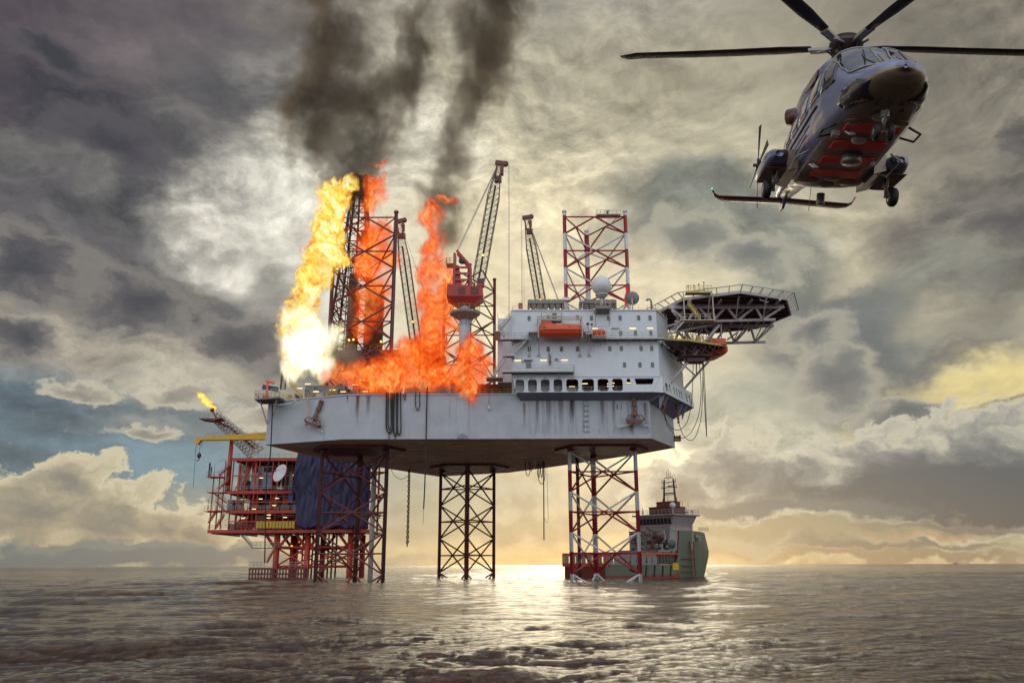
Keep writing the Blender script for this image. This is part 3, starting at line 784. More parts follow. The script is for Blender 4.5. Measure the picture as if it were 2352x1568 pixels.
# the top edge of the side wall leans outward by 1.6 m at its foot
shol = []
for k, (u, w_) in enumerate([(1.3, 1.5), (3.3, 1.0), (5.9, .85), (7.4, .85), (9.0, .85), (10.5, .85), (13.6, 1.0), (15.3, 1.2)]):
    shol.append(rrect(u, u + w_, -2.7, -1.0, .25))
side = plate([(0, 0), (0, -3.2), (slen, -3.2), (slen, 0)], shol, .3, lambda v: SA + sdn * v.x + snn * (.1 - v.y * .12 - v.z) + Vector((0, 0, zgal + v.y)), 'side_gallery', white2, block)
t = MB()
t.hexa([sidept(.1, zgal - 3.2) + snn * .45, sidept(slen, zgal - 3.2) + snn * .45, sidept(slen, zgal - 3.2) - snn * 3, sidept(.1, zgal - 3.2) - snn * 2],
       [sidept(0, zgal - 3.05) + snn * .45, sidept(slen, zgal - 3.05) + snn * .45, sidept(slen, zgal - 3.05) - snn * 3, sidept(0, zgal - 3.05) - snn * 2])
t.build('side_gallery_floor', grey_band, block)
t = MB(); t.hexa([sidept(.3, zgal - 3.1) - snn * 1.4, sidept(slen, zgal - 3.1) - snn * 1.4, sidept(slen, zgal - 3.1) - snn * 1.6, sidept(.3, zgal - 3.1) - snn * 1.6],
       [sidept(.3, zgal) - snn * 1.4, sidept(slen, zgal) - snn * 1.4, sidept(slen, zgal) - snn * 1.6, sidept(.3, zgal) - snn * 1.6]); t.build('side_gallery_inside', inside, block)
t = MB()    # closing piece between the raked gallery front and the side wall, and the raking belly
fb = Vector((gx(1592), YB, zg0 - .3)); s0 = sidept(0, zgal); s1 = sidept(0, zgal - 3.2) + snn * .48
t.hexa([s0, fb, s1], [s0 + Vector((0, .3, 0)), fb + Vector((0, .3, 0)), s1 - snn * .3]); t.build('gallery_corner', white2, block)
t = MB(); e0 = sidept(.1, zgal - 3.22) + snn * .46; e1 = sidept(slen, zgal - 3.22) + snn * .46; h0 = Vector((26.5, 154.95, zgal - 4.5)); h1 = Vector((33.3, 168, zgal - 5.6)); fb2 = Vector((gx(1572), 154.9, zg0 - 1.3))
t.hexa([e0, e1, h1, h0], [e0 + Vector((0, 0, .2)), e1 + Vector((0, 0, .2)), h1 + Vector((-.3, .2, .4)), h0 + Vector((-.3, .2, .4))])
t.hexa([fb, e0, h0, fb2], [fb + Vector((0, .1, .2)), e0 + Vector((0, .1, .2)), h0 + Vector((0, .1, .3)), fb2 + Vector((0, .1, .3))]); t.build('side_gallery_belly', grey_band, block)
for u in (1.2, 3.0, 12.2, 14.5):
    t = MB(); c = sidept(u, 0); a = c + snn * .35 + Vector((0, 0, zgal - 3.2)); b = c - snn * .9 + Vector((0, 0, zgal - 3.2)); d = c - snn * .9 + Vector((0, 0, zgal - 6.2))
    t.hexa([a - sdn * .12, b - sdn * .12, d - sdn * .12], [a + sdn * .12, b + sdn * .12, d + sdn * .12]); t.build('bracket', grey_band, block)
# fluorescent lights
def tube_light(c, L_=1.1, name='tube_light'):
    t = MB(); t.mi = 0; t.box(c + Vector((0, .05, .07)), (L_ + .1, .12, .06)); t.mi = 1; t.box(c, (L_, .1, .09)); return t.build(name, [silver, lamp], block)
for x, y, L_ in [(383, 652, 1.25), (615, 650, 1.25), (802, 648, 1.25), (1075, 367, 1.15), (1413, 365, 1.25), (1570, 363, 1.15), (752, 327, 1.15)]:
    tube_light(w4(x, y, YB - .15), L_)
for x, y, L_ in [(983, 860, 1.1), (870, 887, 1.1), (880, 928, .8), (1190, 861, .25), (1240, 855, .4), (1190, 882, .25), (1238, 882, .25), (1380, 853, .9), (1392, 880, .45)]:
    tube_light(w4(x, y, YB + 1.2), L_, 'gallery_light')
t = MB(); t.box(w4(1258, 364, YB - .2), (1.5, .15, .12)); t.bar(w4(1228, 360, YB), w4(1228, 360, YB - .3), .04); t.bar(w4(1288, 360, YB), w4(1288, 360, YB - .3), .04); t.build('unlit_lamp', grey_eq, block)

# walkways
zw = w4(1300, 458, YB - .8).z
def walkway(x0, x1, y_out, z, name, r0=None, brackets=True, rail=True, step=2.2):
    t = MB(); t.mi = 0; t.bx(x0, x1, y_out, YB - .02, z - .16, z); t.mi = 1
    t.beam((x0, y_out - .04, z - .05), (x1, y_out - .04, z - .05), .08, .3)
    if rail: t.rail([(x0, y_out, z), (x1, y_out, z)], 1.1, .04, 1.5)
    if brackets:
        k = x0 + .3
        while k < x1: t.bar((k, y_out + .1, z - .15), (k, YB, z - 1.1), .05, n=4); k += step
    return t.build(name, [grate, silver], block)
walkway(w4(1165, 458, 151).x, w4(1700, 458, 151).x, YB - 1.3, zw, 'walkway')
zw2 = w4(560, 750, YB - 1.4).z
walkway(w4(245, 750, 151).x, w4(890, 750, 151).x, YB - 1.7, zw2, 'walkway', step=2.6)
t = MB(); t.rail([(w4(888, 750, 151).x, YB - 1.7, zw2), (w4(888, 750, 151).x, YB - .1, zw2)], 1.1, .04, 1.2); t.build('walkway_end_rail', silver, block)
walkway(w4(230, 452, 151).x, w4(482, 452, 151).x, YB - 1.6, w4(350, 455, 150.4).z, 'walkway', step=2.0)
walkway(w4(250, 600, 151).x, w4(352, 600, 151).x, YB - 1.6, w4(300, 604, 150.4).z, 'walkway', step=2.0)
walkway(w4(982, 405, 151).x, w4(1045, 405, 151).x, YB - 2.6, w4(1010, 408, 149.4).z, 'walkway', step=1.4)
walkway(w4(1045, 448, 151).x, w4(1168, 448, 151).x, YB - 2.4, w4(1100, 446, 149.6).z, 'walkway', step=1.4)
t = MB(); q0 = w4(170, 395, YB - 1); q1 = w4(232, 395, YB - 1); t.bx(q0.x, q1.x, YB - 1.6, YB + 5, q0.z - .15, q0.z); t.rail([(q0.x, YB - 1.6, q0.z), (q1.x, YB - 1.6, q0.z)], 1.1, .04); t.build('landing', silver, block)
t = MB(); q0 = w4(100, 806, YB); q1 = w4(250, 806, YB); t.bx(q0.x, q1.x, YB - .6, YB + 3, q0.z - .15, q0.z); t.rail([(q0.x, YB - .6, q0.z), (q1.x, YB - .6, q0.z)], 1.1, .04); t.build('landing', silver, block)
# stairs (stringers, treads, handrail) as parts
def stairs(p, q, wdt=.9, name='stair', m__=None, par=None, n=None, mr=None):
    p, q = Vector(p), Vector(q); t = MB(); n = n or max(4, int(abs(q.z - p.z) / .28))
    t.mi = 0
    for s_ in (0, wdt):
        o = Vector((0, -s_, 0)); t.beam(p + o, q + o, .05, .26)
    for i in range(1, n):
        c = p.lerp(q, i / n) + Vector((0, -wdt / 2, 0)); t.box(c, (.26, wdt, .05))
    t.mi = 1
    for s_ in (0, wdt):
        o = Vector((0, -s_, 0))
        for h in (.55, 1.0): t.bar(p + o + Vector((0, 0, h)), q + o + Vector((0, 0, h)), .035, n=4)
        for i in range(0, 6): c = p.lerp(q, i / 5) + o; t.bar(c, c + Vector((0, 0, 1)), .03, n=4)
    return t.build(name, [m__ or silver, mr or rail_m], par or block)
stairs(w4(222, 392, YB - .5), w4(326, 262, YB - .5))
stairs(w4(350, 600, YB - .6), w4(478, 462, YB - .6))
stairs(w4(165, 800, YB - .6), w4(280, 640, YB - .6))
stairs(w4(212, 388, YB - .6), w4(268, 452, YB - .6))
# roof rails and fittings
t = MB(); t.rail([(w4(335, 205, YB).x, YB + .2, ztop), (xr - .1, YB + .2, ztop), (xr + 3.2, 158.5, ztop)], 1.1, .035, 1.6)
t.rail([(xl2, 157, ztop), (xl2, 168, ztop)], 1.1, .035); t.build('roof_rail', rail_m, block)
t = MB()   # gooseneck vent
p = w4(1583, 200, YB + 1); t.tube([p, p + Vector((0, 0, 1.7)), p + Vector((-.2, 0, 2.1)), p + Vector((-.6, 0, 2.2)), p + Vector((-.95, 0, 1.95))], .2, 8); t.build('gooseneck_vent', mat('faded_green', (.14, .20, .17), .5), block)
t = MB(); p = w4(408, 187, YB + 2); t.box(p + Vector((0, 0, .5)), (.85, .8, 1.0)); t.bar(p, p + Vector((0, 0, 1.2)), .05); t.build('vent_cabinet', red, block)
# small fittings on the face
t = MB()
p = w4(671, 640, YB - .3); t.bar(p + Vector((0, 0, -.9)), p + Vector((0, 0, .8)), .2, n=10); t.bar(p + Vector((0, 0, .3)), p + Vector((-.2, 0, 1.4)), .12); t.bar(p + Vector((0, 0, -.9)), p + Vector((.3, 0, -1.3)), .06); t.bar(p + Vector((-.5, 0, -1.2)), p + Vector((.1, 0, -1.2)), .05)
p = w4(475, 650, YB - .3); t.box(p, (1.5, .4, .22)); t.bar(p + Vector((-1.3, 0, -.3)), p + Vector((1, 0, .1)), .06)
p = w4(730, 640, YB - .3); t.box(p, (.5, .3, .25)); t.bar(p, p + Vector((.5, 0, -.5)), .04)
t.build('wall_fitting', grey_eq, block)
# radome shelf on two struts
t = MB(); a = w4(1078, 166, YB - 2.2); b = w4(1213, 166, YB - 2.2)
t.mi = 0; t.hexa([(a.x, YB - 2.2, ztop - .25), (b.x, YB - 2.2, ztop - .25), (b.x, YB, ztop - .8), (a.x, YB, ztop - .8)], [(a.x, YB - 2.2, ztop + .25), (b.x, YB - 2.2, ztop + .25), (b.x, YB + 2, ztop + .25), (a.x, YB + 2, ztop + .25)])
t.mi = 1; t.bar((a.x + .1, YB - 2.0, ztop), (a.x + .1, YB - .1, w4(1074, 345, YB).z), .07); t.bar((b.x - .1, YB - 2.0, ztop), (b.x - .1, YB - .1, w4(1203, 345, YB).z), .07)
t.rail([(a.x, YB - 2.2, ztop + .25), (b.x, YB - 2.2, ztop + .25)], 1.0, .04, 1); t.build('radome_shelf', [grey_eq, rail_m], block)

# things standing on the roof and hanging from the face -----------------------
def chiller(x0, x1, lab):
    a, b = w4(x0, 200, 158), w4(x1, 200, 158); root = empty('chiller', ((a.x + b.x) / 2, 158, ztop), lab, 'chiller', 'cooling units on the accommodation roof')
    z1 = w4(x0, 128, 158).z; n = 6; w_ = (b.x - a.x) / n
    t = MB(); t.bx(a.x, b.x, 156.6, 159.6, z1 - .75, z1)
    for i in range(n): t.lathe((a.x + w_ * (i + .5), 158, z1), [(w_ * .38, 0), (w_ * .42, .35), (w_ * .40, .38)], 14)
    t.build('fan_housing', grey_eq, root)
    t = MB(); z0 = ztop + .2
    for i in range(n + 1):
        x = a.x + w_ * i
        pts = [(x - w_ * .07, z0), (x + w_ * .07, z0), (x + w_ * .42, z1 - .75), (x - w_ * .42, z1 - .75)]
        if i == 0: pts[3] = (x, z1 - .75)
        if i == n: pts[2] = (x, z1 - .75)
        t.hexa([(q[0], 156.7, q[1]) for q in pts], [(q[0], 159.5, q[1]) for q in pts])
    t.build('coil_panel', mat('coil_brown', (.13, .09, .08), .6), root)
    t = MB(); t.bx(a.x, b.x, 156.6, 156.9, ztop, ztop + .3); t.bx(a.x, b.x, 159.3, 159.6, ztop, ztop + .3)
    t.bar((a.x, 156.5, ztop + 1.0), (b.x, 156.5, ztop + 1.0), .09); t.build('base_frame', grey_eq, root)
chiller(472, 797, 'grey row of rooftop cooling fans left of the white radome')
chiller(935, 1262, 'grey row of rooftop cooling fans directly behind the white radome shelf')
def dish(c, r, facing, label, post=True, base_z=None, m__=None, grp=None):
    c = Vector(c); root = empty('satellite_dish', (c.x, c.y, base_z if base_z is not None else c.z), label, 'satellite dish', grp)
    f = Vector(facing).normalized(); t = MB()
    t.lathe(c, [(0, 0), (r * .35, .03 * r), (r * .7, .14 * r), (r, .30 * r), (r * 1.01, .27 * r), (r * .7, .09 * r), (r * .35, -.03 * r), (.01, -.06 * r)], 28, f)
    t.build('reflector', m__ or dome_m, root)
    x, y, d = frame_to(f); t = MB(); fp = c + f * r * .85
    for k in range(3):
        a = 2.1 * k + .5; t.bar(c + (x * math.cos(a) + y * math.sin(a)) * r * .9 + f * r * .26, fp, .025 * max(1, r * .6), n=4)
    t.sphere(fp, .08 * r, 8, 6); t.build('feed_horn', grey_eq, root)
    t = MB()
    if post:
        t.bar((c.x, c.y, base_z), c - f * .3, .1 + r * .04); t.box((c.x, c.y, base_z + .25), (.5 * r + .2, .5 * r + .2, .5))
        t.build('mount', silver, root)
    return root
p = w4(818, 110, YB + 2); dish(p, .88, (.1, -.8, 1.15), 'flat white satellite dish tilted upward on the roof left of the radome', True, ztop)
p = w4(962, 120, YB + 4); dish(p, .42, (-.2, -.8, .8), 'smallest white satellite dish, on the roof between the two rows of cooling fans', True, ztop)
p = w4(1408, 95, YB + 3); dish(p, 1.35, (.25, .85, .25), 'round grey satellite dish seen from its ribbed back at the right end of the roof', True, ztop, grey_eq)
rc = W(1381, 656, YB - .6); rr = W(1403.5, 656, YB - .6).x - rc.x
root = empty('radome', (rc.x, YB - .6, ztop + .25), 'large white spherical radome on a narrow stem above the roof edge', 'radome')
t = MB(); t.sphere(rc, rr, 40, 24); t.build('dome', dome_m, root)
t = MB(); t.lathe((rc.x, rc.y, rc.z - rr * 1.12), [(rr * .55, 0), (rr * .62, .1), (rr * .62, .3), (rr * .5, .45)], 20); t.lathe((rc.x, rc.y, rc.z - rr * 1.3), [(rr * .35, 0), (rr * .5, .4)], 14)
t.bar((rc.x + .0, rc.y, ztop + .25), (rc.x, rc.y, rc.z - rr * 1.25), .16, .34, n=8)
for k in range(10):
    a = k * .628; t.bar((rc.x + rr * .62 * math.cos(a), rc.y + rr * .62 * math.sin(a), rc.z - rr * 1.1), (rc.x + rr * .62 * math.cos(a), rc.y + rr * .62 * math.sin(a), rc.z - rr * .8), .03, n=4)
t.build('pedestal', silver, root)
# tall whip aerials
for px, y0, y1, lab in ((1161, 712, 470, None), (1197, 690, 500, None),):
    pass
def whip(px, ytop, ybot, Y, lab):
    a, b = W(px, ybot, Y), W(px, ytop, Y); t = MB(); t.bar(a, (a.x, Y, b.z), .045, .025, 5); o = t.build('whip_aerial', silver); o.name = 'whip_aerial'
    o.location = (0, 0, 0); tag(o, lab, 'aerial')
whip(1204, 607, 700, 165, 'thin tall whip aerial on the roof to the left of the far crane boom')

# lifeboat on the face
def lifeboat(root_loc, Lh, label, yaw=0., rx=1.7, parts=True):
    root = empty('lifeboat', root_loc, label, 'lifeboat', 'orange enclosed lifeboats')
    root.rotation_euler = (0, 0, yaw)
    t = MB(); n = 22; vs = []; k = 25
    for i in range(k):
        u = -1 + 2 * i / (k - 1); e = max(0.0, 1 - abs(u) ** 3.2) ** .5
        for j in range(n):
            a = 2 * math.pi * j / n; ca, sa = math.cos(a), math.sin(a)
            y = math.copysign(abs(ca) ** .8, ca) * rx * (.25 + .75 * e) * (e if abs(u) > .99 else 1) ; z = sa
            zt_ = (1.45 if u > -.72 else 1.45) * (.55 + .45 * e) ; zb = 1.25 * (.45 + .55 * e)
            if u < -.25: zt_ += .35 * min(1, (-.25 - u) * 4) * e
            zz = (math.copysign(abs(z) ** (.65 if z > 0 else .85), z)) * (zt_ if z > 0 else zb)
            vs.append((u * Lh, y * (1 if z > -.2 else 1 + (z + .2) * .35), zz))
    fs = [(i * n + j, (i + 1) * n + j, (i + 1) * n + (j + 1) % n, i * n + (j + 1) % n) for i in range(k - 1) for j in range(n)]
    fs += [tuple(range(n)), tuple(reversed(range((k - 1) * n, k * n)))]
    t.add(vs, fs, True)
    me = t.build('shell', orange); me.parent = root
    t = MB()
    pts = [(u * Lh * 1.002, -rx * (.25 + .75 * max(0, 1 - abs(u) ** 3.2) ** .5) - .03, -.02) for u in np.linspace(-.96, .96, 15)]
    t.tube(pts, .07, 6); me = t.build('fender', rubber); me.parent = root
    t = MB(); t.hexa([(-.86 * Lh, -.5, 1.5), (-.35 * Lh, -.5, 1.5), (-.35 * Lh, .5, 1.5), (-.86 * Lh, .5, 1.5)], [(-.82 * Lh, -.42, 2.05), (-.45 * Lh, -.42, 2.05), (-.45 * Lh, .42, 2.05), (-.82 * Lh, .42, 2.05)])
    me = t.build('conning_tower', orange); me.parent = root
    t = MB()
    for x in (-.75, -.2, .1, .35): t.box((x * Lh, -rx * .93, .55), (.42, .12, .2))
    me = t.build('porthole', glass_dk); me.parent = root
    return root
bc = w4(770, 398, YB - 2.2)
lifeboat(bc, (w4(975, 398, YB - 2.2).x - w4(563, 398, YB - 2.2).x) / 2 - .05, 'long orange enclosed lifeboat hanging on davits across the front of the white block')
t = MB()   # davits and cradle frame
zt_ = w4(700, 290, YB - 2.6).z
for x in (565, 958):
    p0 = w4(x, 290, YB - 3.6)
    for yy in (YB - 3.8, YB - .4):
        t.bar((p0.x, yy, w4(x, 470, YB - 2).z), (p0.x, yy, zt_ + .3), .1)
    t.beam((p0.x, YB - 4, zt_ + .3), (p0.x, YB, zt_ + .3), .2, .25)
    t.bar((p0.x, YB - 3.8, zt_ - 1.0), (p0.x, YB - .2, zt_ - 2.4), .08)
    t.bar((p0.x + .1, YB - 2.2, zt_ + .2), (p0.x + .1, YB - 2.2, bc.z + 1.2), .05)
a, b = w4(565, 300, YB - 3.6).x, w4(958, 300, YB - 3.6).x
for zz, yy in ((zt_ + .25, YB - 3.8), (zt_ - .15, YB - 3.8), (zt_ + .25, YB - 1.6)): t.beam((a, yy, zz), (b, yy, zz), .14, .14)
for k in range(9): x = a + (b - a) * k / 8; t.bar((x, YB - 3.8, zt_ - .15), (x, YB - 3.8, zt_ + .25), .05)
t.build('davit_frame', silver, block)
t = MB()
for x, y0, y1 in ((487, 470, 620), (572, 470, 620), (940, 470, 620), (1022, 450, 618)):
    p, q = w4(x, y0, YB - 1.2), w4(x, y1, YB - .1); t.bar((p.x, YB - 1.6, p.z), (p.x, YB - .15, q.z), .09); t.add([(p.x - .5, YB - .08, q.z), (p.x + .5, YB - .08, q.z), (p.x, YB - .08, q.z + .8), (p.x - .5, YB - .02, q.z), (p.x + .5, YB - .02, q.z), (p.x, YB - .02, q.z + .8)], [(0, 1, 2), (3, 5, 4), (0, 3, 4, 1), (1, 4, 5, 2), (2, 5, 3, 0)])
t.build('davit_strut', silver, block)
# stepped grid platforms either end of the boat
for x0, x1 in ((482, 566), (950, 1042)):
    t = MB()
    for k in range(6):
        z = w4(500, 410 + k * 14, YB - 2.4).z; a, b = w4(x0, 400, YB - 2.4).x, w4(x1 - k * 9, 400, YB - 2.4).x
        t.bar((a, YB - 2.6, z), (b, YB - 2.6, z), .06, n=4)
    for k in range(4):
        x = w4(x0 + (x1 - x0) * k / 4, 400, YB - 2.4).x; t.bar((x, YB - 2.6, w4(500, 404, YB - 2.4).z), (x, YB - 2.6, w4(500, 484, YB - 2.4).z), .06, n=4)
    t.bx(w4(x0, 400, YB - 2.4).x, w4(x1, 400, YB - 2.4).x, YB - 2.7, YB - .1, w4(500, 404, YB - 2.4).z, w4(500, 400, YB - 2.4).z)
    t.build('boat_access_platform', grey_eq, block)
t = MB()   # balcony above the boat
a, b = w4(597, 285, YB - 1.5), w4(780, 285, YB - 1.5)
t.mi = 0; t.bx(a.x, b.x, YB - 1.6, YB - .02, a.z - .18, a.z); t.mi = 1
zz = w4(600, 228, YB - 1.5).z - a.z
t.rail([(a.x, YB - .1, a.z), (a.x, YB - 1.6, a.z), (b.x, YB - 1.6, a.z), (b.x, YB - .1, a.z)], zz, .05, 1.0)
t.bar((a.x, YB - 1.6, a.z + zz * .45), (b.x, YB - 1.6, a.z + zz * .45), .04)
t.mi = 2; p = w4(655, 262, YB - 1.0); t.lathe(p, [(.35, -.3), (.38, 0), (.35, .3)], 14, Vector((1, 0, 0))); t.box(p + Vector((1.2, 0, .2)), (.8, .6, .9)); t.bar(p, p + Vector((2.4, 0, .1)), .15)
t.build('winch_balcony', [grate, rail_m, grey_eq], block)
# covered rescue boat
rb = w4(1108, 413, YB - 1.6); root = empty('rescue_boat', rb, 'small red-orange covered rescue boat on a caged shelf right of the long lifeboat', 'rescue boat')
t = MB(); hw = (w4(1165, 413, 150.4).x - w4(1053, 413, 150.4).x) / 2
t.hexa([(-hw * .82, -.8, -.65), (hw * .82, -.8, -.65), (hw * .82, .8, -.65), (-hw * .82, .8, -.65)], [(-hw, -1, .1), (hw, -1, .1), (hw, 1, .1), (-hw, 1, .1)])
t.hexa([(-hw, -1, .1), (hw, -1, .1), (hw, 1, .1), (-hw, 1, .1)], [(-hw * .8, -.7, .75), (hw * .7, -.7, .7), (hw * .7, .7, .7), (-hw * .8, .7, .75)])
o = t.build('cover', orange); o.parent = root
t = MB(); t.rail([(-hw - .15, -1.2, -.75), (hw + .15, -1.2, -.75)], 1.9, .05, .8); t.bx(-hw - .15, hw + .15, -1.2, 1.2, -.85, -.75); o = t.build('cage', rail_m); o.parent = root
t = MB(); p = w4(1012, 330, YB - 1.4)
for dx, s_ in ((-.05, 1), (.7, .8)):
    t.box(p + Vector((dx, -.3, -.1 * (dx > 0))), (.5 * s_, .35, .42 * s_), Matrix.Rotation(.5 if dx < 0 else -.4, 3, 'Y')); t.bar(p + Vector((dx, 0, -.1)), p + Vector((dx + .15, 0, -1.6)), .04)
t.build('floodlight', dark, block)
# ------------------------------------------------------------------ helideck
HX, HY, HR, HZ = 44.0, 164.0, 14.4, 53.9
hel = empty('helideck', (HX, HY, HZ)); hel.parent = rig; hel.location = Vector((HX, HY, HZ)) - rig.location
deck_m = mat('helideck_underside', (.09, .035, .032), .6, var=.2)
oc = [(HX + HR * math.cos(R_(45 * k)), HY + HR * math.sin(R_(45 * k))) for k in range(8)]
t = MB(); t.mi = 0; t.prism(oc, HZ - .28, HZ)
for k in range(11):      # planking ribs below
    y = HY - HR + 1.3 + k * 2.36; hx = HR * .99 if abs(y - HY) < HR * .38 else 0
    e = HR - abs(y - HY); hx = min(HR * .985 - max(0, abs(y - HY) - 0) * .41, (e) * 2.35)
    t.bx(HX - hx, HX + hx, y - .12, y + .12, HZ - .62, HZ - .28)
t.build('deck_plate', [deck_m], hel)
t = MB()
for k in range(8): a, b = oc[k], oc[(k + 1) % 8]; t.beam((a[0], a[1], HZ - .22), (b[0], b[1], HZ - .22), .3, .55)
t.build('edge_beam', silver, hel)
t = MB()               # perimeter net frame leaning outward
R2 = HR + 1.7
on = [(HX + R2 * math.cos(R_(45 * k)), HY + R2 * math.sin(R_(45 * k))) for k in range(8)]
for k in range(8):
    a, b, c, d = Vector((*oc[k], HZ - .1)), Vector((*oc[(k + 1) % 8], HZ - .1)), Vector((*on[k], HZ + .75)), Vector((*on[(k + 1) % 8], HZ + .75))
    t.beam(c, d, .16, .16)
    for i in range(5): t.beam(a.lerp(b, i / 5), c.lerp(d, i / 5), .14, .2)
    if k not in (4, 5):
        for i in range(1, 4): t.bar(a.lerp(c, i / 4), b.lerp(d, i / 4), .016, n=3, cap=False)
t.build('safety_net', silver, hel)
truss_m = mat('truss_paint', (.50, .46, .47), .5, var=.12, streak=.4, streak_col=(.13, .06, .05), sstretch=.4)
def wtruss(y, x0, x1, zt_, zb0, zb1, n, r=.26):
    t = MB(); t.beam((x0, y, zt_), (x1, y, zt_), .42, .9); t.build('truss_top_chord', truss_m, hel)
    t = MB(); b0, b1 = Vector((x0 + 1, y, zb0)), Vector((x1 - 2, y, zb1)); t.bar(b0, b1, .32, n=8); t.build('truss_bottom_chord', truss_m, hel)
    for i in range(n):
        a = Vector((x0 + (x1 - x0) * i / n, y, zt_)); b = Vector((x0 + (x1 - x0) * (i + 1) / n, y, zt_)); m__ = b0.lerp(b1, (i + .5) / n)
        t = MB(); t.bar(a, m__, r); t.build('truss_web', truss_m, hel)
        t = MB(); t.bar(m__, b, r); t.build('truss_web', truss_m, hel)
wtruss(156.5, 31.5, 54.5, HZ - .9, 49.8, 50.2, 4)
wtruss(170, 31.5, 56.5, HZ - .9, 48.7, 49.3, 5)
for x in (35, 41, 47, 52.5):
    t = MB(); t.beam((x, 152.5, HZ - .75), (x, 175, HZ - .75), .28, .5); t.build('cross_beam', truss_m, hel)
for x in (36.5, 42, 47.5, 52):
    t = MB(); t.bar((x, 156.5, 50.0), (x, 170, 49.0), .13); t.build('cross_tie', truss_m, hel)
    t = MB(); t.bar((x, 170, 49.0), (x + 1.0, 163, HZ - .9), .12); t.build('cross_tie', truss_m, hel)
for x in (39, 44.6, 50): t = MB(); t.bar((x, 156.5, 50.0), (x - .6, 150.8, HZ - .5), .15); t.build('cross_tie', truss_m, hel)
# long props back to the hull side
hub = W(*ZR(755, 470), 157.5)
for p, q, r in ((W(*ZR(300, 1008), 156), W(*ZR(590, 665), 157), .27), (W(*ZR(590, 665), 157), hub, .3), (W(*ZR(450, 1005), 165), W(*ZR(675, 752), 166), .24), (W(*ZR(675, 752), 166), Vector((42, 170, 49.9)), .24),
                (W(*ZR(350, 705), 158), W(*ZR(552, 885), 165), .14), (W(*ZR(470, 640), 157), W(*ZR(470, 800), 157), .14), (W(*ZR(560, 780), 165), W(*ZR(560, 880), 165), .13),
                (W(*ZR(330, 500), 156), W(*ZR(440, 470), 157), .16), (W(*ZR(370, 380), 153), W(*ZR(440, 470), 157), .16), (W(*ZR(880, 548), 168), W(*ZR(800, 605), 168), .16),
                (hub, W(*ZR(755, 600), 157.5), .12), (W(*ZR(330, 560), 160), hub, .2)):
    t = MB(); t.bar(p, q, r, n=8); t.build('prop', truss_m, hel)
# diagonal knots of small bracing beside the block
t = MB(); p0 = W(*ZR(340, 470), 160); p1 = W(*ZR(440, 560), 160)
for k in range(6):
    a = W(*ZR(335 + 22 * k, 470 + 6 * k), 161); b = W(*ZR(500 - 18 * k, 610 - 4 * k), 162); t.bar(a, b, .07)
for k in range(5):
    a = W(*ZR(450 + 40 * k, 500), 163); b = W(*ZR(455 + 40 * k, 630), 163); t.bar(a, b, .07)
    t.bar(a, W(*ZR(500 + 40 * k, 620), 163), .06)
t.build('small_bracing', dark, hel)
# access platform and stair at the near side
a, b = W(*ZR(478, 305), 150.8), W(*ZR(675, 285), 150.8)
t = MB(); t.mi = 0; t.bx(a.x, b.x, 149.6, 151.6, HZ - .15, HZ); t.mi = 1; t.rail([(a.x, 149.6, HZ), (b.x, 149.6, HZ)], 1.15, .05, .8); t.beam((a.x, 149.6, HZ - .1), (b.x, 149.6, HZ - .1), .1, .4)
t.build('access_platform', [grate, yellow], hel)
t = MB(); p = W(*ZR(500, 340), 151); zz = W(*ZR(500, 460), 151).z
for x in (p.x - 1.0, p.x + 4.6): t.bar((x, 150.6, zz), (x, 150.6, HZ), .12)
t.bx(p.x - 2, p.x + 4.6, 149.8, 151.8, zz - .15, zz); t.rail([(p.x - 2, 149.8, zz), (p.x + 4.6, 149.8, zz)], 1.1, .05, 1)
t.build('stair_landing', rail_m, hel)
stairs(W(*ZR(585, 455), 151), W(*ZR(492, 335), 151), name='stair', par=hel, m__=yellow, mr=yellow)
stairs(W(*ZR(330, 605), 151), W(*ZR(455, 470), 151), name='stair', par=hel)
# lifeboat platform under the helideck
zl = w4(1300, 458, YB - .8).z
pa, pb = W(*ZR(330, 640), 152), W(*ZR(760, 620), 157)
t = MB(); t.mi = 0
t.prism([(xr + .6, 151.2), (pa.x + 4, 152), (pb.x + .6, 156.5), (pb.x + .6, 163), (xr + 4, 166), (xr + 3.4, 158)], zl - .2, zl)
t.mi = 1; t.rail([(xr + .2, 150.9, zl), (pa.x + 4, 152, zl), (pb.x + .6, 156.5, zl), (pb.x + .6, 163, zl)], 1.1, .05, 1.2)
t.beam((xr + .6, 151.1, zl - .1), (pa.x + 4, 151.9, zl - .1), .1, .35); t.beam((pa.x + 4, 151.9, zl - .1), (pb.x + .6, 156.4, zl - .1), .1, .35)
t.mi = 2
for k in range(7):
    x = xr + 1 + k * 1.9; t.beam((x, 152.5 + k * .4, zl - .5), (x + 1, 163, zl - .5), .18, .5)
    if k < 6: t.bar((x, 153 + k * .4, zl - .7), (x + 2.2, 153.2 + k * .4, zl - 2.1), .1); t.bar((x + 2.2, 153.2 + k * .4, zl - 2.1), (x + 3, 154, zl - .7), .1)
t.bx(xr + 5, xr + 11, 155, 160, zl - 2.4, zl - 2.2); t.box((xr + 8, 157, zl - 2.9), (3.5, 2.5, .9))
t.build('boat_platform', [grate, yellow, deck_m], hel)
t = MB(); t.mi = 0
for x, y, w_, h_ in ((xr + 3.2, 156, 1.2, 1.8), (xr + 5.4, 157, .9, 1.3), (xr + 7.2, 155.6, 1.1, 1.0), (xr + 9, 157, .8, 2.0)): t.box((x, y, zl + h_ / 2), (w_, .9, h_))
t.build('deck_locker', yellow, hel)
t = MB(); p = W(*ZR(712, 590), 157); t.bx(p.x - 1.5, p.x + 1.6, 155.6, 157, zl + .02, zl + 1.25); t.build('raft_locker', orange, hel)
t = MB(); t.sphere(W(*ZR(425, 580), 155), .2, 10, 6); t.build('deck_lamp', warm, hel)
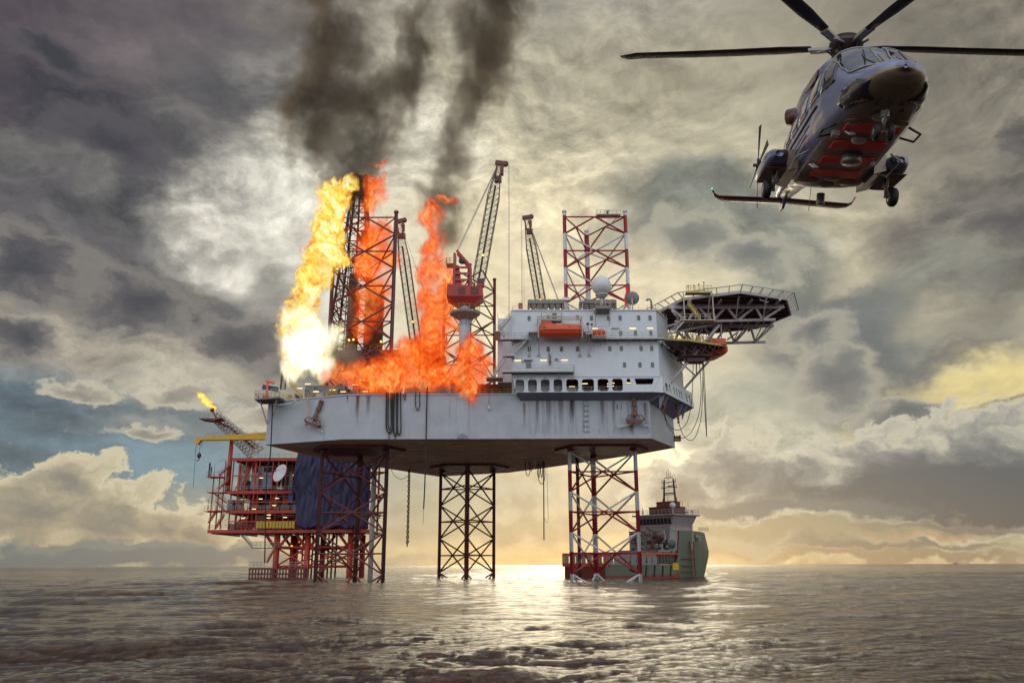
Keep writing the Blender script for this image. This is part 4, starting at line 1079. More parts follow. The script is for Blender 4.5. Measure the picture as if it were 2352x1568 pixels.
p = W(*ZR(755, 665), 160); lb = lifeboat(p + Vector((-1.3, 1.5, -.7)), 4.0, 'orange lifeboat slung bow-on under the helideck beside the boat platform', R_(-80), 2.2)
# bits standing along the deck edge
t = MB()
for x, h_ in ((545, .55), (585, .8), (625, 1.2), (500, .5)): p = W(*ZR(x, 265), 150.5); t.bar((p.x, 150.5, HZ), (p.x, 150.5, HZ + h_ + .9), .05); t.sphere((p.x, 150.5, HZ + h_ + .9), .16, 8, 6)
t.build('edge_light', dark, hel)
t = MB(); t.tube([W(*ZR(1055, 275), 152), W(*ZR(1060, 295), 152), W(*ZR(1095, 300), 152), W(*ZR(1100, 312), 152), W(*ZR(1125, 310), 152)], .1, 8); t.build('drain_pipe', silver, hel)

# ------------------------------------------------------------------ cranes
lat_m = mat('boom_steel', (.12, .10, .09), .5, var=.2)
def lattice_boom(foot, tip, w0, parent, n=22, r=.06, depth=None, wside=None):
    foot, tip = Vector(foot), Vector(tip); ax = (tip - foot); Ln = ax.length; d = ax.normalized()
    x = Vector((0, 1, 0)).cross(d).normalized(); y = d.cross(x)
    def wd(u): return w0 * (min(1, .35 + u * 9) if u < .075 else (1 if u < .72 else max(.30, 1 - (u - .72) * 2.6)))
    def corner(u, i):
        sx, sy = ((-1, -1), (1, -1), (1, 1), (-1, 1))[i]; return foot + d * (Ln * u) + x * sx * wd(u) / 2 + y * sy * wd(u) / 2
    t = MB(); us = [0, .072] + [.72] + [.99]
    for i in range(4):
        for a, b in zip(us, us[1:]): t.bar(corner(a, i), corner(b, i), r * 1.5, n=5)
    t.build('boom_chord', lat_m, parent)
    t = MB()
    for k in range(n):
        u0, u1 = k / n, (k + 1) / n
        for i in range(4):
            j = (i + 1) % 4; a, b = (i, j) if k % 2 else (j, i)
            t.bar(corner(u0, a), corner(u1, b), r * .62, n=4, cap=False)
            if i in (0, 2): t.bar(corner(u0, b), corner(u1, a), r * .5, n=4, cap=False)
            t.bar(corner(u0, i), corner(u0, j), r * .55, n=4, cap=False)
    t.build('boom_lacing', lat_m, parent)
    t = MB(); t.beam(foot + y * .0 + d * .5, foot + d * (Ln * .80), w0 * .16, .3, up=y); t.build('boom_walkway', dark, parent)
    return corner
def crane(cx_, cy_, z0, zsk, zh0, zh1, ztop_, foot, tip, label, side=1, ped_m=None, house_m=None, r=1.1, back=(-3.2, 0), hook_z=None):
    root = empty('pedestal_crane', (cx_, cy_, z0), label, 'crane', 'pedestal cranes on the drilling rig')
    H = house_m or red
    t = MB(); t.bar((cx_, cy_, z0), (cx_, cy_, zh0), r, n=20); t.lathe((cx_, cy_, z0), [(r * 1.25, 0), (r * 1.25, .3), (r, .5)], 20); t.build('pedestal', ped_m or white, root)
    t = MB(); t.lathe((cx_, cy_, zsk), [(r * 1.05, -1.5), (3.0, -.35), (3.1, -.3), (3.1, .15), (r, .2)], 8, smooth=False)
    for k in range(8):
        a = k * math.pi / 4 + .3; t.bar((cx_ + 2.6 * math.cos(a), cy_ + 2.6 * math.sin(a), zsk - .5), (cx_ + r * math.cos(a), cy_ + r * math.sin(a), zsk - 2.6), .07)
    t.build('service_platform', grey_eq, root)
    t = MB(); t.rail([(cx_ + 3.0 * math.cos(a), cy_ + 3.0 * math.sin(a), zsk + .15) for a in [k * math.pi / 4 for k in range(9)]], 1.1, .04, 1.2); t.build('platform_rail', yellow, root)
    t = MB(); w_ = 3.4
    bot = [(-1.7, -1.5), (1.9, -1.5), (2.3, 1.5), (-2.0, 1.5)]; top = [(-3.6, -2.2), (3.7, -2.2), (3.8, 2.2), (-3.6, 2.2)]
    zb = zh0; zm_ = zh0 + (zh1 - zh0) * .38
    t.hexa([(cx_ + a * .8, cy_ + b * .8, zb) for a, b in bot], [(cx_ + a, cy_ + b, zm_) for a, b in top])
    t.hexa([(cx_ + a, cy_ + b, zm_ + .002) for a, b in top], [(cx_ + a * .97, cy_ + b, zh1 - (0.5 if a > 0 else 0)) for a, b in top])
    t.build('machinery_house', H, root, bevel=.06)
    for x0, x1 in ((-1.2, .1), (1.2, 2.8)): t = MB(); t.bx(cx_ + x0, cx_ + x1, cy_ - 2.26, cy_ - 2.2, zm_ + .35, zh1 - .75); t.build('louvre', inside, root)
    t = MB(); t.box((cx_ + 3.2 * side, cy_ - 1.6, zh1 + .3), (1.5, 1.4, 1.7)); o = t.build('operator_cab', H, root, bevel=.08)
    t = MB(); t.bx(cx_ + 3.2 * side - .6, cx_ + 3.2 * side + .6, cy_ - 2.36, cy_ - 2.3, zh1 + .1, zh1 + 1.0); t.build('cab_window', glass_dk, o)
    # A-frame gantry
    ax_ = cx_ - .9 * side; t = MB()
    for dy in (-1.3, 1.3):
        t.beam((ax_ - 1.3 * side, cy_ + dy, zh1 - .2), (ax_ - 1.3 * side, cy_ + dy * .7, ztop_ - .6), .5, .5, up=Vector((0, 1, 0)))
        t.beam((ax_ + 2.1 * side, cy_ + dy, zh1 - .2), (ax_ + 1.9 * side, cy_ + dy * .9, zh1 + (ztop_ - zh1) * .55), .4, .4, up=Vector((0, 1, 0)))
        t.beam((ax_ + 1.9 * side, cy_ + dy * .9, zh1 + (ztop_ - zh1) * .55), (ax_ - .9 * side, cy_ + dy * .7, ztop_), .45, .5, up=Vector((0, 1, 0)))
    for f_ in (.15, .33, .5):
        z = zh1 + (ztop_ - zh1) * f_; t.beam((ax_ - 1.3 * side, cy_ - 1.2, z), (ax_ + 2.0 * side, cy_ - 1.2, z), .25, .4)
        t.beam((ax_ - 1.3 * side, cy_ - 1.2, z), (ax_ - 1.3 * side, cy_ + 1.2, z), .3, .3, up=Vector((0, 0, 1)))
    t.hexa([(ax_ - 1.5 * side, cy_ - 1.0, zh1), (ax_ + .3 * side, cy_ - 1.0, zh1), (ax_ + .3 * side, cy_ + 1.0, zh1), (ax_ - 1.5 * side, cy_ + 1.0, zh1)],
           [(ax_ - 1.5 * side, cy_ - .9, ztop_ - 3.2), (ax_ - .4 * side, cy_ - .9, ztop_ - 3.2), (ax_ - .4 * side, cy_ + .9, ztop_ - 3.2), (ax_ - 1.5 * side, cy_ + .9, ztop_ - 3.2)])
    t.build('gantry', H, root)
    t = MB(); t.lathe((ax_ + .3 * side, cy_ - 1.3, ztop_ - 2.3), [(.2, 0), (.75, .05), (.75, .3), (.2, .35)], 16, Vector((0, 1, 0))); t.build('sheave', dark, root)
    t = MB(); t.mi = 0; px_ = ax_ - 2.2 * side; t.bx(px_ - .8, px_ + .8, cy_ - 1.4, cy_ + 1.4, ztop_ - 3.0, ztop_ - 2.9); t.rail([(px_ - .8 * side, cy_ - 1.4, ztop_ - 2.9), (px_ + .8 * side, cy_ - 1.4, ztop_ - 2.9)], 1.1, .05, .8); t.rail([(px_ - .8 * side, cy_ - 1.4, ztop_ - 2.9), (px_ - .8 * side, cy_ + 1.4, ztop_ - 2.9)], 1.1, .05, .8)
    t.build('gantry_platform', rail_m, root)
    foot, tip = Vector(foot), Vector(tip); corner = lattice_boom(foot, tip, 2.35, root)
    d = (tip - foot).normalized(); xs = Vector((0, 1, 0)).cross(d).normalized()
    t = MB()   # tip head
    q = tip - d * 3.2
    for sgn in (-1, 1):
        t.beam(q + Vector((0, sgn * .55, 0)) - xs * .35, tip + Vector((0, sgn * .45, 0)) - xs * .5, .16, .22); t.beam(q + Vector((0, sgn * .55, 0)) + xs * .5, tip + Vector((0, sgn * .45, 0)) + xs * .9, .16, .3)
    t.beam(tip - xs * .9, tip + xs * 1.5, .9, .75, up=Vector((0, 1, 0))); t.box(tip + xs * .9 - d * 1.8, (.5, .9, 1.7)); t.box(q - d * .6 + xs * .3, (1.5, 1.0, 1.2))
    t.lathe(tip + xs * 1.3 - Vector((0, .3, 0)), [(.12, 0), (.6, .04), (.6, .5), (.12, .55)], 14, Vector((0, 1, 0)))
    t.build('boom_head', mat('dark_red_paint', (.16, .03, .03), .5, var=.25), root)
    t = MB()
    for dy in (-.9, -.3, .3, .9): t.bar((ax_ - .9 * side, cy_ + dy, ztop_), tip + Vector((0, dy * .5, 0)) - xs * .4 * side - d * 1, .035, n=4)
    t.build('pendant_rope', silver, root)
    t = MB(); hz = hook_z or z0 + 14; hp = tip + xs * (1.9 if side > 0 else -1.2)
    t.bar(hp, (hp.x, hp.y, hz), .035, n=4); t.bar((hp.x + .18, hp.y, hp.z), (hp.x + .18, hp.y, hz), .035, n=4); t.box((hp.x + .1, hp.y, hz - .4), (.5, .4, .9)); t.build('hoist_rope', silver, root)
    for u in (.25, .55, .8):
        p = foot.lerp(tip, u); t = MB(); t.box(p + Vector((0, -.35, 0)), (.35, .25, .3)); t.build('boom_lamp', warm if u < .5 else dark, root)
    return root
YA = 157.5
crane(cx, YA, HT, 52.0, 53.4, 57.6, 65.2, W(*ZC(468, 1235), YA), W(*ZC(668, 118), YA), 'red crane on a pale grey column, its tall lattice boom raised to the right', 1, hook_z=48)
cb = W(1252, 720, 186)
crane(cb.x + 2.6, 186, HT, 51, 52.4, 56.2, 60.6, (cb.x, 186, 57), W(*ZC(905, 605), 186), 'crane behind the accommodation block with only its short dark boom showing above the roof', -1, r=1.2, ped_m=white, house_m=maroon)
cc = W(960, 815, 176)
crane(cc.x + 2.4, 176, HT, 43.6, 45.0, 48.6, 54.0, (cc.x, 176, 47.6), W(916, 508, 176), 'crane standing among the flames with its thin pale boom leaning left toward the dark leg', -1, r=1.2, house_m=mat('scorched_orange', (.22, .045, .02), .6, var=.4), hook_z=70)

# ------------------------------------------------------------------ derrick and cantilever
dr = empty('derrick', (-37.5, 186, 49.8)); dr.parent = rig; dr.location = Vector((-37.5, 186, 49.8)) - rig.location
DX, DY, Z0, Z1 = -37.6, 186, 50.0, 92.5
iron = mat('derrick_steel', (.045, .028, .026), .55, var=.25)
def dc(i, u):
    h = 4.9 * (1 - u) + 1.5 * u; sx, sy = ((-1, -1), (1, -1), (1, 1), (-1, 1))[i]; return Vector((DX + sx * h, DY + sy * h, Z0 + (Z1 - Z0) * u))
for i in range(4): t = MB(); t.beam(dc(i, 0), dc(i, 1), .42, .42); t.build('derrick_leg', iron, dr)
NB = 9
for i in range(4):
    for k in range(NB):
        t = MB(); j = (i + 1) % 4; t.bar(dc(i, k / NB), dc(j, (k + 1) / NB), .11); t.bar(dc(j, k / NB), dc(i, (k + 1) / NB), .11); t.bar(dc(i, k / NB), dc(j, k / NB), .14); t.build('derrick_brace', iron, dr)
t = MB(); t.box((DX, DY, Z1 + .2), (5, 5, .4)); t.rail([(DX - 2.5, DY - 2.5, Z1 + .4), (DX + 2.5, DY - 2.5, Z1 + .4), (DX + 2.5, DY + 2.5, Z1 + .4)], 1.1, .05, 1.2)
for sx in (-1, 1): t.beam((DX + sx * 1.8, DY, Z1 + .4), (DX + sx * 1.2, DY, Z1 + 4.6), .4, .5); t.beam((DX + sx * 1.8, DY - 1.6, Z1 + .4), (DX + sx * 1.2, DY - .8, Z1 + 4.2), .3, .3)
t.beam((DX - 1.9, DY, Z1 + 4.6), (DX + 1.9, DY, Z1 + 3.6), .6, .7); t.box((DX - .2, DY, Z1 + 2.3), (2.2, 2, 1.8)); t.beam((DX, DY, Z1 + 3.2), (DX + 3.6, DY, Z1 + 1.6), .35, .4)
t.box((DX + 1.6, DY, Z1 - 1.2), (2.6, 4, 2.0)); t.build('crown_block', iron, dr)
t = MB(); t.box((DX + 2.6, DY - 1, Z0 + 29), (3.6, 5, .3)); t.rail([(DX + .8, DY - 3.5, Z0 + 29.2), (DX + 4.4, DY - 3.5, Z0 + 29.2)], 1.1, .06, .9); t.box((DX + 2.8, DY - 3.6, Z0 + 30), (2.4, .1, 1.6)); t.build('monkey_board', iron, dr)
t = MB(); t.box((DX - .2, DY - .5, Z0 + 17.5), (1.8, 1.8, 6)); t.bar((DX, DY, Z0), (DX, DY, Z1), .25, n=8); t.build('travelling_block', iron, dr)
t = MB()
for k in range(7): t.bar((DX - 2.6 + k * .45, DY + 2.5, Z0), (DX - 2.2 + k * .4, DY + 2.2, Z0 + 27), .13, n=6)
t.build('drill_pipe_stand', iron, dr)
brown = mat('tank_brown', (.16, .075, .045), .55, var=.25, streak=.4)
for x, y, r, h in ((-36.6, 180.5, 1.35, 14.5), (-31.6, 181.5, 1.9, 16.5)):
    t = MB(); t.lathe((x, y, Z0), [(r, 0), (r, h - .5), (r * .8, h), (0.01, h + .1)], 20); t.build('upright_tank', brown, dr)
t = MB(); t.mi = 0; t.bx(-43.5, -25.2, 177.6, 194, 48.6, 49.8); t.mi = 1; t.rail([(-43.5, 177.6, 49.8), (-25.2, 177.6, 49.8), (-25.2, 190, 49.8)], 1.2, .05, 1.6)
t.mi = 2; t.beam((-43.5, 177.55, 48.8), (-25.2, 177.55, 48.8), .25, 1.4)
t.build('drill_floor', [grate, yellow, iron], dr)
for i, (x0, x1, y) in enumerate(((-42, -35, 178.2), (-35, -27, 178.2), (-42, -35, 193), (-35, -27, 193))):
    for a, b in (((x0, y, 35), (x1, y, 48.6)), ((x1, y, 35), (x0, y, 48.6)), ((x0, y, 35), (x0, y, 48.6)), ((x1, y, 35), (x1, y, 48.6))):
        t = MB(); t.bar(a, b, .28, n=8); t.build('substructure_brace', iron, dr)
t = MB(); t.lathe((-26.5, 179.6, 44.6), [(2.1, 0), (2.1, 4.4)], 24); t.build('mud_tank', silver, dr)
t = MB(); t.lathe((-41.5, 180.5, 49.8), [(1.5, 0), (1.5, 2.6), (1.0, 3.2), (.01, 3.5)], 20); t.build('mud_tank', silver, dr)
for x, z in ((-38.5, 52.6), (-36.6, 52.0), (-35.6, 52.1), (-29.4, 51.6), (-37.8, 45.4), (-31, 45.2), (-28.5, 43), (-40.6, 43)):
    t = MB(); t.sphere((x, 177.3, z), .24, 10, 6); t.build('floodlight', warm, dr)

# ------------------------------------------------------------------ things on the main deck
dk = empty('deck_outfit', (0, 160, HT)); dk.parent = rig; dk.location = Vector((-20, 160, HT)) - rig.location
# edge handrail along the deck
for a, b in (((-31.8, 155.3), (gx(360), 155.3)), ((-48.6, 162.0), (-31.8, 155.3))):
    t = MB(); t.rail([(a[0], a[1], HT), (b[0], b[1], HT)], 1.15, .04, 1.5); t.build('deck_rail', yellow, dk)
def house(x0, x1, y0, y1, z0, z1, m__, name='deck_house'):
    t = MB(); t.bx(x0, x1, y0, y1, z0, z1); t.bx(x0 - .1, x1 + .1, y0 - .1, y1 + .1, z1, z1 + .15)
    for k in range(int((x1 - x0) / 1.6)): t.bx(x0 + .6 + k * 1.6, x0 + .75 + k * 1.6, y0 - .08, y0, z0, z1)
    return t.build(name, m__, dk)
bluegrey = mat('blue_grey_panel', (.16, .19, .24), .5, var=.12)
house(-42, -34, 163, 170, HT, HT + 3.4, bluegrey); house(-33, -24, 166, 176, HT, HT + 5.2, grey_eq); house(-22, -13, 164, 174, HT, HT + 4.4, bluegrey); house(-7, -2, 162, 168, HT, HT + 3.4, inside)
house(-20.5, -11.5, 176, 186, HT, HT + 8.2, grey_eq); house(-40.5, -36, 170, 176, HT, HT + 7, white)
t = MB()    # sloping conveyor and pipe clutter on the left deck
for k in range(14):
    x = -47 + k * 1.9 + random.uniform(-.4, .4); y = 161.8 - max(0, (x + 48) * .40) * .95 + 1.2; y = max(y, 156.4); h = random.uniform(.8, 2.6)
    t.bar((x, y, HT), (x, y, HT + h), .07); t.bar((x, y, HT + h), (x + random.uniform(.8, 2), y + .4, HT + h * random.uniform(.5, 1)), .07)
t.build('pipework', dark, dk)
for k in range(9):
    x = -45 + k * 2.3; y = max(157.0, 162.6 - (x + 48) * .40); t = MB(); w_ = random.uniform(.7, 1.5); h = random.uniform(.6, 1.6); t.box((x, y + .8, HT + h / 2), (w_, .9, h)); t.build('deck_machine', (yellow, dark, grey_eq, silver)[k % 4], dk)
stairs((-41.5, 159.4, HT + .1), (-44.2, 159.6, HT + 3.2), par=dk, m__=yellow, mr=yellow); stairs((-36.5, 158, HT + .1), (-34, 158, HT + 3.0), par=dk, m__=yellow, mr=yellow)
for x, y, z in ((-40.5, 158.8, HT + 3.0), (-38.6, 158, HT + 1.3), (-35.2, 157.4, HT + 1.5), (-33, 156.8, HT + 1.0), (-30.6, 156.4, HT + 2.3), (-28.6, 156.2, HT + .9), (-29.3, 156.4, HT + 3.2), (-42.4, 160, HT + 2.4)):
    t = MB(); t.box((x, y, z), (1.1, .12, .1)); t.build('tube_light', lamp, dk)
# corner gallery at far left with an orange davit
ca = W(*Z3(55, 770), 160); cb_ = W(*Z3(268, 785), 160)
t = MB(); t.mi = 0; t.prism([(ca.x, 158.5), (cb_.x, 156.6), (cb_.x, 162), (ca.x, 163)], HT - .25, HT + .05)
t.mi = 1; t.rail([(ca.x, 163, HT), (ca.x, 158.5, HT), (cb_.x, 156.6, HT)], 1.6, .05, 1.0); t.rail([(ca.x, 163, HT), (ca.x, 158.5, HT), (cb_.x, 156.6, HT)], 1.0, .05, 1.0)
t.mi = 2; t.bar((ca.x + .8, 159.5, HT - .2), (-48.9, 162, HT - 4.4), .14); t.bar((cb_.x - .8, 157.6, HT - .2), (cb_.x - 2, 160.2, HT - 3.2), .14)
t.build('corner_gallery', [grate, rail_m, silver], dk)
t = MB(); p = W(*Z3(130, 740), 160); q = W(*Z3(140, 635), 160); t.bar((p.x, 160, HT), (q.x, 160, q.z), .3, .22, 8); t.beam((q.x - .4, 160, q.z), W(*Z3(192, 652), 160), .3, .4); t.box((p.x, 160, HT + .5), (1.3, 1, 1)); t.build('orange_davit', orange, dk)
t = MB(); a = W(*Z3(100, 680), 160.6); b = W(*Z3(220, 700), 160.6); t.beam(a, b, .6, .9); t.build('blue_beam', mat('blue_paint', (.03, .05, .14), .5), dk)
t = MB()     # vent mast with ladder behind the white flame
a = W(*Z3(240, 700), 162); b = W(*Z3(255, 540), 162); c = W(*Z3(275, 470), 162)
t.bar(a, b, .18); t.bar((a.x + .9, 162, a.z), (b.x + .8, 162, b.z), .14); t.bar(b, c, .14)
for k in range(9): z = a.z + (b.z - a.z) * k / 8; t.bar((a.x, 162, z), (a.x + .9, 162, z + .3), .06)
t.box((c.x + .3, 162, c.z), (1.6, .8, .12)); t.rail([(c.x - .4, 161.6, c.z), (c.x + 1.1, 161.6, c.z)], 1.0, .05, .7); t.build('vent_mast', dark, dk)
t = MB()   # pipes running down the hull side at left
t.tube([W(*Z3(360, 768), 157.5), W(*Z3(350, 800), 157.5), W(*Z3(330, 815), 157.8), W(*Z3(230, 822), 158.6), W(*Z3(180, 815), 159.4)], .18, 8); t.tube([W(*Z3(430, 765), 156.9), W(*Z3(415, 785), 156.7), W(*Z3(395, 778), 157.1)], .1, 6)
t.build('side_pipe', silver, dk)
t = MB()
for dx in (0, 16): a, b = W(*Z3(448 + dx, 770), 157.6 - .1), W(*Z3(446 + dx, 925), 157.6 - .1); t.bar(a, b, .05, n=4)
for k in range(12): a = W(*Z3(448, 775 + k * 13), 157.5); b = W(*Z3(464, 775 + k * 13), 157.5); t.bar(a, b, .035, n=4)
t.build('side_ladder', yellow, dk)

# ------------------------------------------------------------------ anchors
def anchor(c, sc, label, tilt=0., yaw=0., ybase=155):
    root = empty('anchor', c, label, 'anchor', 'rusty anchors racked on the hull side')
    Rm = Matrix.Rotation(tilt, 4, 'Y') @ Matrix.Scale(sc, 4)
    def part(t, n_, m__):
        t.v = [tuple(Rm @ Vector(v)) for v in t.v]; o = t.build(n_, m__); o.parent = root; return o
    t = MB(); t.beam((0, 0, .9), (0, 0, 5.0), .34, .34, up=Vector((0, 1, 0))); t.beam((0, -.1, 3.2), (0, -.1, 5.2), .7, .5, up=Vector((0, 1, 0))); t.lathe((0, -.35, 5.1), [(.15, 0), (.5, .05), (.5, .5), (.15, .55)], 12, Vector((0, 1, 0))); part(t, 'shank', rust)
    t = MB(); b = [(-1.15, 0), (1.15, 0), (1.75, .55), (1.2, 1.35), (-1.2, 1.35), (-1.75, .55)]
    for i in range(6):
        a, q = b[i], b[(i + 1) % 6]; t.beam((a[0], -.9, a[1]), (q[0], -.9, q[1]), .16, .16); t.beam((a[0], -.9, a[1]), (a[0] * .85, 0, a[1] + .1), .14, .14)
    t.hexa([(-1.3, -.9, .05), (1.3, -.9, .05), (1.3, .1, .05), (-1.3, .1, .05)], [(-1.7, -.9, .5), (1.7, -.9, .5), (1.7, .1, .5), (-1.7, .1, .5)])
    t.hexa([(-.5, -.8, 1.3), (.5, -.8, 1.3), (.5, 0, 1.3), (-.5, 0, 1.3)], [(-.3, -.6, 2.4), (.3, -.6, 2.4), (.3, 0, 2.4), (-.3, 0, 2.4)])
    for x in (-.9, 0, .9): t.beam((x, -.92, .5), (x * .8, -.92, 1.35), .12, .12)
    part(t, 'crown', rust)
    t = MB(); t.beam((-1.0, .1, -.2), (-3.4, -.4, -.75), .16, .5); t.beam((1.0, .1, -.1), (2.7, -.3, -.7), .16, .35); part(t, 'fluke', silver)
    t = MB(); t.beam((-.85, .35, .9), (-.75, .35, 3.9), .2, .3, up=Vector((0, 1, 0))); t.beam((.85, .35, .9), (.75, .35, 3.9), .2, .3, up=Vector((0, 1, 0))); part(t, 'guide_rail', white)
    return root
anchor(w4(1432, 1212, 154.2), 1.0, 'rusty brown anchor hanging upright on the right end of the hull under the gallery')
anchor(w3(490, 985, 156.9), .95, 'rusty brown anchor leaning on its rack at the left end of the hull', R_(17))

# ------------------------------------------------------------------ hoses, chains and cables
def rope(pts, r, name, label, cat, m__, grp=None, smooth_n=6):
    P = [Vector(p) for p in pts]; out = []
    for i in range(len(P) - 1):
        p0, p1, p2, p3 = P[max(i - 1, 0)], P[i], P[i + 1], P[min(i + 2, len(P) - 1)]
        for k in range(smooth_n):
            u = k / smooth_n; out.append(.5 * ((2 * p1) + (p2 - p0) * u + (2 * p0 - 5 * p1 + 4 * p2 - p3) * u * u + (3 * p1 - p0 - 3 * p2 + p3) * u ** 3))
    out.append(P[-1]); t = MB(); o0 = out[0].copy(); t.tube([q - o0 for q in out], r, 6)
    o = t.build(name, m__); o.location = o0; return tag(o, label, cat, grp)
YH = 154.6
G1 = 'black hoses looped over the hull side'
def loop3(x0, x1, ytop, ybot, r, lab, Y=YH):
    xm = (x0 + x1) / 2; w_ = (x1 - x0) / 2
    rope([w3(x0, ytop, Y), w3(x0 - 4, (ytop + ybot) / 2, Y), w3(x0 - 3, ybot - 40, Y), w3(xm - w_ * .5, ybot - 6, Y), w3(xm, ybot, Y), w3(xm + w_ * .5, ybot - 6, Y), w3(x1 + 3, ybot - 40, Y), w3(x1 + 2, (ytop + ybot) / 2, Y), w3(x1, ytop, Y)], r, 'hose', lab, 'hose', rubber, G1)
loop3(1072, 1116, 725, 1038, .15, 'widest of the black hose loops hanging over the hull below the flames')
loop3(1086, 1104, 725, 1016, .12, 'narrow black hose loop nested inside the widest loop', YH - .25)
loop3(1130, 1148, 725, 1064, .14, 'longest tight black hose loop hanging over the middle of the hull')
loop3(1160, 1180, 725, 1056, .12, 'right neighbour of the longest tight black hose loop')
loop3(1208, 1218, 725, 785, .07, 'very short thin black hose loop at the deck edge')
loop3(1300, 1328, 725, 862, .10, 'single short black hose loop hanging alone left of the long straight hose')
rope([w3(1088, 1030, YH), w3(1090, 1080, YH), w3(1086, 1130, YH)], .09, 'hose', 'short hose tail dangling below the widest hose loop', 'hose', rubber, G1)
rope([w3(1138, 1060, YH), w3(1137, 1100, YH), w3(1138, 1135, YH)], .09, 'hose', 'short hose tail dangling below the longest tight loop', 'hose', rubber, G1)
rope([w3(1390, 680, YH), w3(1384, 900, YH), w3(1378, 1200, YH), w3(1372, 1400, YH), W(975, 1130, YH), W(973, 1168, YH)], .13, 'hose', 'long straight black hose hanging past the hull bottom into open air', 'hose', rubber)
rope([W(973, 1168, YH), W(972.5, 1185, YH), W(972, 1202, YH)], .035, 'rope', 'thin rope end hanging under the long straight black hose', 'rope', rubber)
rope([w3(177, 800, 159.5), w3(160, 1200, 159.8), W(612, 1100, 160), W(608, 1292, 160)], .12, 'hose', 'long thin black hose from the far left corner of the rig to the sea', 'hose', rubber)
def P5(x, y, Y): return W((x / 2.24 + 1500) / 1.7415, (y / 2.24 + 1700) / 1.7415, Y)
rope([P5(140, 385, 206), P5(175, 450, 206), P5(235, 482, 206), P5(300, 455, 206)], .07, 'cable', 'slack black cable drooping under the rear left edge of the hull', 'cable', rubber)
rope([P5(312, 250, 200), P5(312, 455, 200), P5(308, 700, 200), P5(302, 1050, 200)], .06, 'cable', 'thin straight cable hanging left of the middle leg', 'cable', rubber)
def chain(pts, r, label, m__=rust):
    P = [Vector(p) for p in pts]; t = MB(); o0 = P[0].copy(); k = 0; L_ = r * 5
    for a, b in zip(P, P[1:]):
        n_ = max(1, int((b - a).length / (L_ * .72))); d = (b - a).normalized(); x, y, _ = frame_to(d)
        for i in range(n_):
            c = a.lerp(b, (i + .5) / n_) - o0; w_ = x if k % 2 else y; k += 1
            pts_ = [c + d * L_ * .5 * math.cos(q) + w_ * L_ * .28 * math.sin(q) for q in [j * math.pi / 4 for j in range(9)]]; t.tube(pts_, r * .8, 5)
    o = t.build('chain', m__); o.location = o0; return tag(o, label, 'chain')
chain([P5(305, 400, 199.5), P5(302, 600, 199.5), P5(295, 850, 199.5), P5(288, 1080, 199.5)], .16, 'rusty chain hanging under the hull beside a thin cable, left of the middle leg', rust)
G2 = 'hose loops under the rear right of the hull'
for x0, x1, yb, lab in ((1350, 1390, 452, 'small wide hose loop left of the cluster under the rear of the hull'), (1382, 1412, 408, 'smallest hose loop under the rear of the hull'), (1456, 1476, 466, 'leftmost long loop of the hose cluster right of the middle leg'), (1466, 1520, 524, 'widest loop of the hose cluster right of the middle leg'), (1486, 1500, 466, 'narrow inner loop of the hose cluster right of the middle leg')):
    Yq = 190; rope([P5(x0, 330, Yq), P5(x0 - 2, yb - 60, Yq), P5((x0 * 3 + x1) / 4, yb - 8, Yq), P5((x0 + x1) / 2, yb, Yq), P5((x0 + x1 * 3) / 4, yb - 8, Yq), P5(x1 + 2, yb - 60, Yq), P5(x1, 330, Yq)], .09, 'hose', lab, 'hose', rubber, G2)
rope([P5(1508, 320, 190), P5(1512, 600, 190), P5(1514, 1028, 190)], .14, 'hose', 'straight black hose hanging down between the middle and right legs', 'hose', rubber)
rope([P5(1540, 360, 190.5), P5(1548, 700, 190.5), P5(1552, 840, 190.5), P5(1535, 872, 190.5), P5(1518, 830, 190.5)], .04, 'cable', 'fine looped wire beside the straight hose between middle and right legs', 'cable', rubber)
def pr(x, y, Y): return W(*ZR(x, y), Y)
rope([pr(535, 780, 158), pr(530, 950, 158), pr(520, 1110, 158), pr(488, 1245, 158), pr(432, 1308, 158), pr(372, 1300, 157), pr(330, 1245, 156), pr(302, 1170, 155)], .07, 'cable', 'innermost drooping cable between the right hull corner and the boat platform', 'cable', rubber, 'cables drooping at the right end of the rig')
rope([pr(582, 780, 160), pr(597, 1000, 160), pr(580, 1180, 160), pr(530, 1310, 160), pr(470, 1368, 160), pr(425, 1370, 160)], .07, 'cable', 'second drooping cable ending at the bollard low on the right hull corner', 'cable', rubber, 'cables drooping at the right end of the rig')
rope([pr(612, 790, 161), pr(606, 1080, 161), pr(590, 1250, 161), pr(545, 1375, 161), pr(495, 1388, 160), pr(450, 1340, 159), pr(420, 1250, 158)], .07, 'cable', 'lowest drooping cable joined to the short chain at the right hull side', 'cable', rubber, 'cables drooping at the right end of the rig')
rope([pr(608, 780, 160.5), pr(620, 1050, 160.5), pr(640, 1368, 160.5), pr(632, 1100, 160.5), pr(616, 790, 160.5)], .07, 'cable', 'narrow pointed cable loop hanging straight below the boat platform', 'cable', rubber, 'cables drooping at the right end of the rig')
rope([pr(303, 1170, 155), pr(330, 1270, 157), pr(388, 1345, 162)], .07, 'cable', 'taut cable from the hanging chain down to the hull corner', 'cable', rubber)
chain([pr(270, 1025, 154.5), pr(290, 1090, 154.5), pr(303, 1180, 155)], .2, 'heavy rusty chain hanging from a bracket under the right gallery')
chain([pr(400, 1105, 162), pr(412, 1180, 160), pr(420, 1255, 158)], .13, 'short chain hanging from the rearmost gallery bracket at right')
t = MB(); p = pr(408, 1368, 168); o0 = Vector(p); t.lathe((-.6, 0, 0), [(.5, 0), (.5, .1), (.3, .15), (.3, 1.1), (.5, 1.15), (.5, 1.3)], 12, Vector((1, 0, 0))); t.box((0, 0, -.6), (1.4, 1, .4)); o = t.build('fairlead_roller', rust); o.location = o0; tag(o, 'rusty fairlead roller on the lower right corner of the hull', 'fairlead')
